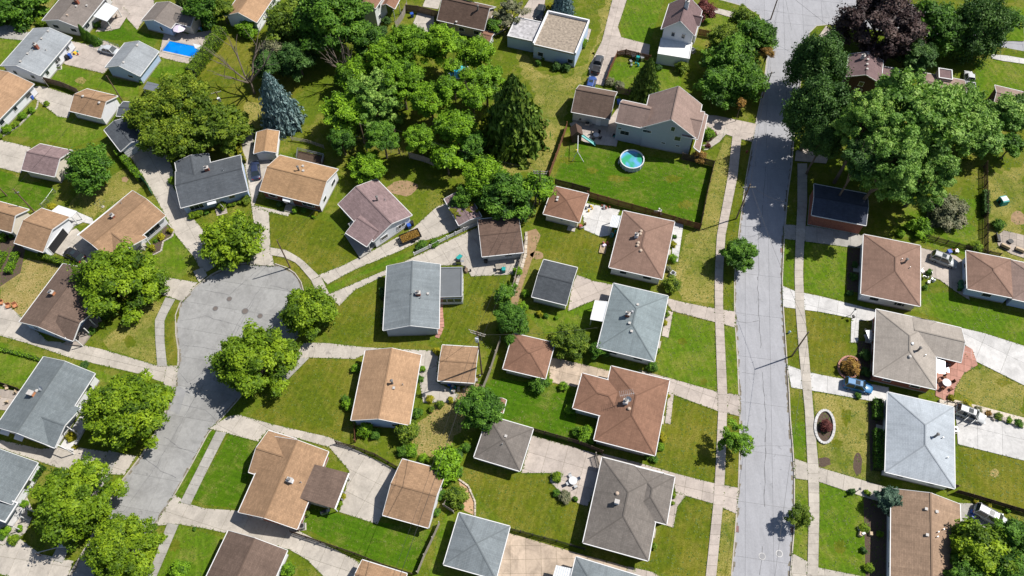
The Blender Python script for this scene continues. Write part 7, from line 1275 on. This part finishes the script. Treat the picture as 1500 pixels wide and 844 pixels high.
lounge(1472, 362, 2.5, 'tan sofa on the flagstone patio, nearest the grass'); lounge(1493, 367, 2.6, 'tan sofa at the lower right of the flagstone patio'); lounge(1461, 350, 1.4, 'dark backed sofa at the left of the flagstone patio', BLACKMETAL); bx('fire_pit', 'small fire pit in the middle of the flagstone patio', 'fire pit', 1479, 355, [('bowl', BLACKMETAL, lambda m: m.tube((0, 0, .1), (0, 0, .45), .3, .5, 14)), ('stand', BLACKMETAL, lambda m: m.tube((0, 0, 0), (0, 0, .12), .2, n=8))])
lounge(877, 182, -.3, 'grey bench against the tall brown garage', METAL); lounge(902, 358, 1.3, 'tan slatted bench at the rose brown house', TAN_CUSH)
def grill(px, py, label): bx('barbecue', label, 'barbecue', px, py, [('cart', METAL, lambda m: m.box(0, 0, .45, 1.0, .5, .8)), ('hood', BLACKMETAL, lambda m: m.tube((-.4, 0, .95), (.4, 0, .95), .26, n=12)), ('side_shelf', METAL, lambda m: m.box(.75, 0, .82, .45, .45, .05))], random.uniform(-1, 1), 'barbecues')
grill(851, 178, 'barbecue at the tall brown garage wall'); grill(860, 185, 'covered barbecue on the patio behind the garage'); grill(476, 752, 'barbecue under the dark flat addition'); grill(1382, 532, 'barbecue near the salmon patio steps'); grill(672, 386, 'grey grill on the small grass bit by the sunroom')
# patio clutter
def clutter(px, py, label, cols): 
    o = thing('stored_things', label, 'clutter', TM(gp(px, py)), 'heaps of stored things')
    for i in range(7): mb = MB(); m = cols[i % len(cols)]; x, y, s = random.uniform(-.9, .9), random.uniform(-.6, .6), random.uniform(.25, .6); (mb.box(x, y, s/2+.03, s*1.3, s, s, random.uniform(0, 3), 0, .8) if i % 2 else mb.tube((x, y, .03), (x, y, s*1.3), s*.4, s*.3, 9)); part('box' if i % 2 else 'pot', mb, m, o, WORLD[o.name])
clutter(112, 79, 'heap of blue and red beach toys on the slabbed court', [BLUEPLASTIC, TEAL, RED, YELLOWP]); clutter(862, 307, 'yellow and grey tools on the white patio', [YELLOWP, METAL, BLACKMETAL]); clutter(886, 305, 'grey crate and red planter at the back fence', [RED, METAL]); clutter(855, 332, 'flower pots at the brown garage corner', [RED, WOOD, METAL]); clutter(889, 360, 'pink flower pots beside the slatted bench', [RED, LILAC, WOOD]); clutter(897, 345, 'boxes under the metal awning', [TEAL, WOOD, METAL])
clutter(930, 97-2, 'boxes by the rust red fence', [TEAL, METAL]); clutter(660, 569, 'blue and teal crates at the foot of the tan garage', [BLUEPLASTIC, TEAL, METAL]); clutter(672, 572, 'grey pots at the foot of the tan garage', [METAL, STONE]); clutter(963, 312, 'white paving stacks behind the fence', [CONC_WHITE, METAL]); clutter(292, 42, 'colourful pool toys at the grey roofed pool house', [TEAL, RED, YELLOWP, LILAC]); clutter(1395, 368, 'red mower and bins behind the hatchback', [RED, BLACKMETAL, METAL]); clutter(1362, 411, 'white chairs stack by the brown hip house', [WHITE_METAL, METAL]); clutter(685, 395, 'tools beside the sunroom', [BLACKMETAL, WOOD]); clutter(696, 555, 'junk in the soil strip', [WOOD, METAL, ORANGEBR]); clutter(1265, 778, 'white box on the dark bed', [WHITE_METAL, TAN_CUSH]); clutter(1430, 752, 'blue things beside the white minivan', [TEAL, BLUEPLASTIC]); clutter(497, 728, 'pots in the kerb bed', [METAL, RED]); clutter(606, 50, 'blue chair things at the grove', [TEAL, BLUEPLASTIC]); clutter(770, 68, 'things in the gap of the flat roofed house', [BLACKMETAL, METAL]); clutter(905, 200, 'deck furniture behind the two storey house', [BLACKMETAL, TEAL, METAL])
bx('wheelbarrow', 'teal wheelbarrow on the drive beside the sunroom', 'wheelbarrow', 673, 379, [('tray', TEAL, lambda m: m.box(0, 0, .5, .9, .6, .3, 0, 0, 1.2)), ('wheel', RUBBER, lambda m: m.tube((.6, -.05, .2), (.6, .05, .2), .2, n=10)), ('handle', WOOD, lambda m: m.beam((-.3, .25, .45), (-1.0, .3, .6), .05, .05)), ('handle', WOOD, lambda m: m.beam((-.3, -.25, .45), (-1.0, -.3, .6), .05, .05))], .8)
bx('picnic_table', 'wooden picnic table below the brown garage', 'table', 734, 394, [('table_top', WOOD_GREY, lambda m: m.box(0, 0, .75, 1.9, .8, .06)), ('bench', WOOD_GREY, lambda m: m.box(0, .75, .42, 1.9, .28, .05)), ('bench', WOOD_GREY, lambda m: m.box(0, -.75, .42, 1.9, .28, .05)), ('leg', WOOD_GREY, lambda m: m.box(.7, 0, .37, .1, 1.4, .08)), ('leg', WOOD_GREY, lambda m: m.box(-.7, 0, .37, .1, 1.4, .08)), ('leg', WOOD_GREY, lambda m: m.box(.7, 0, .37, .08, .08, .74)), ('leg', WOOD_GREY, lambda m: m.box(-.7, 0, .37, .08, .08, .74))], .1)
bx('playhouse_swing', 'play tower with teal slide and white swing frame', 'play set', 844, 207, [('tower', WOOD_DARK, lambda m: m.box(0, .6, 1.0, 1.9, 1.9, 2.0)), ('roof', RM['brown'], lambda m: m.add([(-1.2, -.5, 2.2), (1.2, -.5, 2.2), (1.2, 1.7, 2.2), (-1.2, 1.7, 2.2), (0, -.5, 3.4), (0, 1.7, 3.4)], [(0, 4, 5, 3), (1, 2, 5, 4), (0, 1, 4), (2, 3, 5)])),
 ('slide', TEAL, lambda m: (m.beam((1.0, .1, 1.5), (3.6, -1.6, .15), .6, .06), m.beam((1.1, .4, 1.6), (3.7, -1.3, .25), .06, .2), m.beam((.9, -.2, 1.6), (3.5, -1.9, .25), .06, .2))), ('swing_beam', WHITE_METAL, lambda m: m.tube((.2, -.4, 2.3), (-.6, -4.6, 2.3), .07)), ('swing_leg', WHITE_METAL, lambda m: m.tube((-.6, -4.6, 2.3), (.6, -5.4, 0), .06)), ('swing_leg', WHITE_METAL, lambda m: m.tube((-.6, -4.6, 2.3), (-1.6, -4.9, 0), .06)),
 ('swing_seat', YELLOWP, lambda m: m.box(-.3, -2.6, .5, .45, .2, .05)), ('swing_rope', METAL, lambda m: m.tube((-.3, -2.6, .5), (-.25, -2.6, 2.3), .015, n=4))], .1)
bx('play_box', 'teal plastic play box in the yellowish garden', 'play box', 1467, 297, [('body', TEAL, lambda m: m.box(0, 0, .6, 1.4, 1.6, 1.2, 0, 0, .9)), ('lid', WHITE_METAL, lambda m: m.box(0, 0, 1.25, 1.2, 1.0, .1)), ('door', BLACKMETAL, lambda m: m.box(-.68, 0, .5, .05, .6, .8))], .2)
bx('log_stack', 'stack of tan logs at the rose brown house', 'logs', 883, 366, [('log', TAN_CUSH, (lambda k: (lambda m: m.tube((-.9, -.5+k*.25, .2), (.9, -.5+k*.25, .2), .11, n=7)))(k)) for k in range(5)], 1.3)
bx('mailbox', 'small dark mailbox post by the round shrub lawn', 'mailbox', 1247, 468, [('post', WOOD_DARK, lambda m: m.box(0, 0, .5, .1, .1, 1.0)), ('box', BLACKMETAL, lambda m: m.box(0, 0, 1.1, .3, .55, .3))], .3, 'mailboxes'); bx('lamp_post', 'short garden lamp post on the beige house lawn', 'lamp post', 1246, 462, [('post', BLACKMETAL, lambda m: m.tube((0, 0, 0), (0, 0, 2.0), .05)), ('lantern', WHITE_METAL, lambda m: m.box(0, 0, 2.15, .25, .25, .35)), ('cap', BLACKMETAL, lambda m: m.box(0, 0, 2.36, .32, .32, .08, 0, 0, .5))], 0, 'garden lamp posts')
bx('lamp_post', 'short garden lamp post beside the lower right walk', 'lamp post', 1252, 722, [('post', BLACKMETAL, lambda m: m.tube((0, 0, 0), (0, 0, 2.0), .05)), ('lantern', WHITE_METAL, lambda m: m.box(0, 0, 2.15, .25, .25, .35)), ('cap', BLACKMETAL, lambda m: m.box(0, 0, 2.36, .32, .32, .08, 0, 0, .5))], 0, 'garden lamp posts')
def hydrant(px, py, label, mat): bx('fire_hydrant', label, 'hydrant', px, py, [('barrel', mat, lambda m: m.tube((0, 0, 0), (0, 0, .65), .14, n=12)), ('bonnet', mat, lambda m: m.tube((0, 0, .65), (0, 0, .82), .17, .06, 12)), ('outlet', mat, lambda m: m.tube((-.26, 0, .45), (.26, 0, .45), .08, n=8))], 0, 'fire hydrants')
hydrant(1093.5, 224, 'red and white hydrant on the verge above the utility pole', RED); hydrant(1155.5, 488, 'pale blue hydrant on the right verge by the pole', simple('pale blue paint', (.35, .5, .62), .5))
bx('porch_glider', 'silver glider bench at the beige brick house', 'bench', 1269, 498, [('seat', METAL, lambda m: m.box(0, 0, .45, .7, 1.6, .08)), ('backrest', METAL, lambda m: m.box(.35, 0, .8, .08, 1.6, .6)), ('canopy', METAL, lambda m: m.box(0, 0, 1.9, 1.1, 1.8, .06)), ('post', METAL, lambda m: m.tube((.4, .8, 0), (.4, .8, 1.9), .03)), ('post', METAL, lambda m: m.tube((.4, -.8, 0), (.4, -.8, 1.9), .03))], .1)
bx('patio_steps', 'dark striped deck steps behind the beige house', 'steps', 1377, 536, [('step', METAL, (lambda k: (lambda m: m.box(.3*k, 0, .6-.12*k, .28, 2.2, .1)))(k)) for k in range(5)], -.2)
bx('flag', 'small flag with red stripes at the charcoal house steps', 'flag', 328, 308, [('pole', METAL, lambda m: m.tube((0, 0, 0), (-.3, .4, 1.9), .025)), ('cloth', LILAC, lambda m: m.box(.2, -.2, 1.5, .9, .04, .6, -.8)), ('stripe', RED, (lambda m: m.box(.2, -.26, 1.6, .9, .02, .1, -.8))), ('stripe', RED, (lambda m: m.box(.2, -.26, 1.4, .9, .02, .1, -.8)))], 0, 'flags'); bx('flag', 'small flag on the brick porch of the golden roofed house', 'flag', 421, 303, [('pole', METAL, lambda m: m.tube((0, 0, 0), (0, .3, 2.2), .025)), ('cloth', LILAC, lambda m: m.box(.1, -.1, 1.8, .8, .04, .9, -.3)), ('stripe', RED, lambda m: m.box(.1, -.15, 1.9, .8, .02, .15, -.3)), ('stripe', BLUEPLASTIC, lambda m: m.box(-.2, -.16, 2.1, .3, .02, .3, -.3))], 0, 'flags')
bx('garden_umbrella_base', 'grey drying rack on the lawn above the tan house', 'drying rack', 151, 303, [('frame', METAL, lambda m: (m.tube((0, 0, 0), (0, 0, 1.4), .03), m.beam((-1, 0, 1.4), (1, 0, 1.4), .03, .03), m.beam((0, -1, 1.4), (0, 1, 1.4), .03, .03), m.beam((-1, 0, 1.4), (0, 1, 1.4), .02, .02), m.beam((0, 1, 1.4), (1, 0, 1.4), .02, .02), m.beam((1, 0, 1.4), (0, -1, 1.4), .02, .02), m.beam((0, -1, 1.4), (-1, 0, 1.4), .02, .02))), ('base', CONC, lambda m: m.tube((0, 0, 0), (0, 0, .08), .3, n=10))], .3).name = 'drying_rack'

# ------------------------------------------------------------------ grass tufts standing in the lawns and creeping over the paving edges
def inside(P, X, Y):
    n = len(P); r = np.zeros(len(X), bool)
    for i in range(n):
        x0, y0, x1, y1 = P[i].x, P[i].y, P[(i+1) % n].x, P[(i+1) % n].y
        c = ((y0 > Y) != (y1 > Y)); r ^= c & (X < (x1-x0)*(Y-y0)/((y1-y0) if y1 != y0 else 1e-9)+x0)
    return r
n = 230000; X = rng.uniform(-130, 130, n); Y = rng.uniform(12, 165, n); keep = np.abs(X) < 78+(Y-12)*.36
cl = np.sin(X*.9+np.sin(Y*.7)*2)*np.sin(Y*1.1+np.cos(X*.5)*2)+rng.normal(0, .7, n); keep &= cl > -.1
for nm, P in PAVED: keep &= ~inside(P, X, Y)
X, Y = X[keep], Y[keep]; n = len(X); P3 = np.stack([X, Y, rng.uniform(.02, .04, n)], 1); nn = rng.normal(size=(n, 3))*.2+np.array([0, 0, 1.0])
me = quads_mesh('grass_tufts', leaf_quads(P3, nn, rng.uniform(.06, .17, n), .8), np.clip(rng.normal(.42, .27, n), 0, 1)); me.materials.append(leaf_mat('grass tufts', (0.058, 0.098, 0.006), (0.082, 0.13, 0.008), (0.155, 0.175, 0.035), .1))
o = thing('grass_tufts', 'short uneven grass tufts growing over all the lawns', 'grass', Matrix(), None, me); o['kind'] = 'stuff'
C = []
for nm, P in PAVED:
    if nm in ('street', 'cul_de_sac'): continue
    for i in range(len(P)):
        a, b = P[i], P[(i+1) % len(P)]; L = (b-a).length; k = int(L*9)
        for _ in range(k):
            t = random.random(); w = .5+.5*math.sin(t*L*1.7+i)
            if random.random() < .35+.65*w: p = a.lerp(b, t); C.append((p.x+random.gauss(0, .09), p.y+random.gauss(0, .09), .055+random.random()*.03))
C = np.array(C); me = quads_mesh('grass_fringe', leaf_quads(C, rng.normal(size=(len(C), 3))*.4+np.array([0, 0, 1.0]), rng.uniform(.05, .17, len(C)), .8), np.clip(rng.normal(.35, .25, len(C)), 0, 1)); me.materials.append(bpy.data.materials['grass tufts'])
o = thing('grass_fringe', 'grass creeping over the edges of drives and walks', 'grass', Matrix(), None, me); o['kind'] = 'stuff'
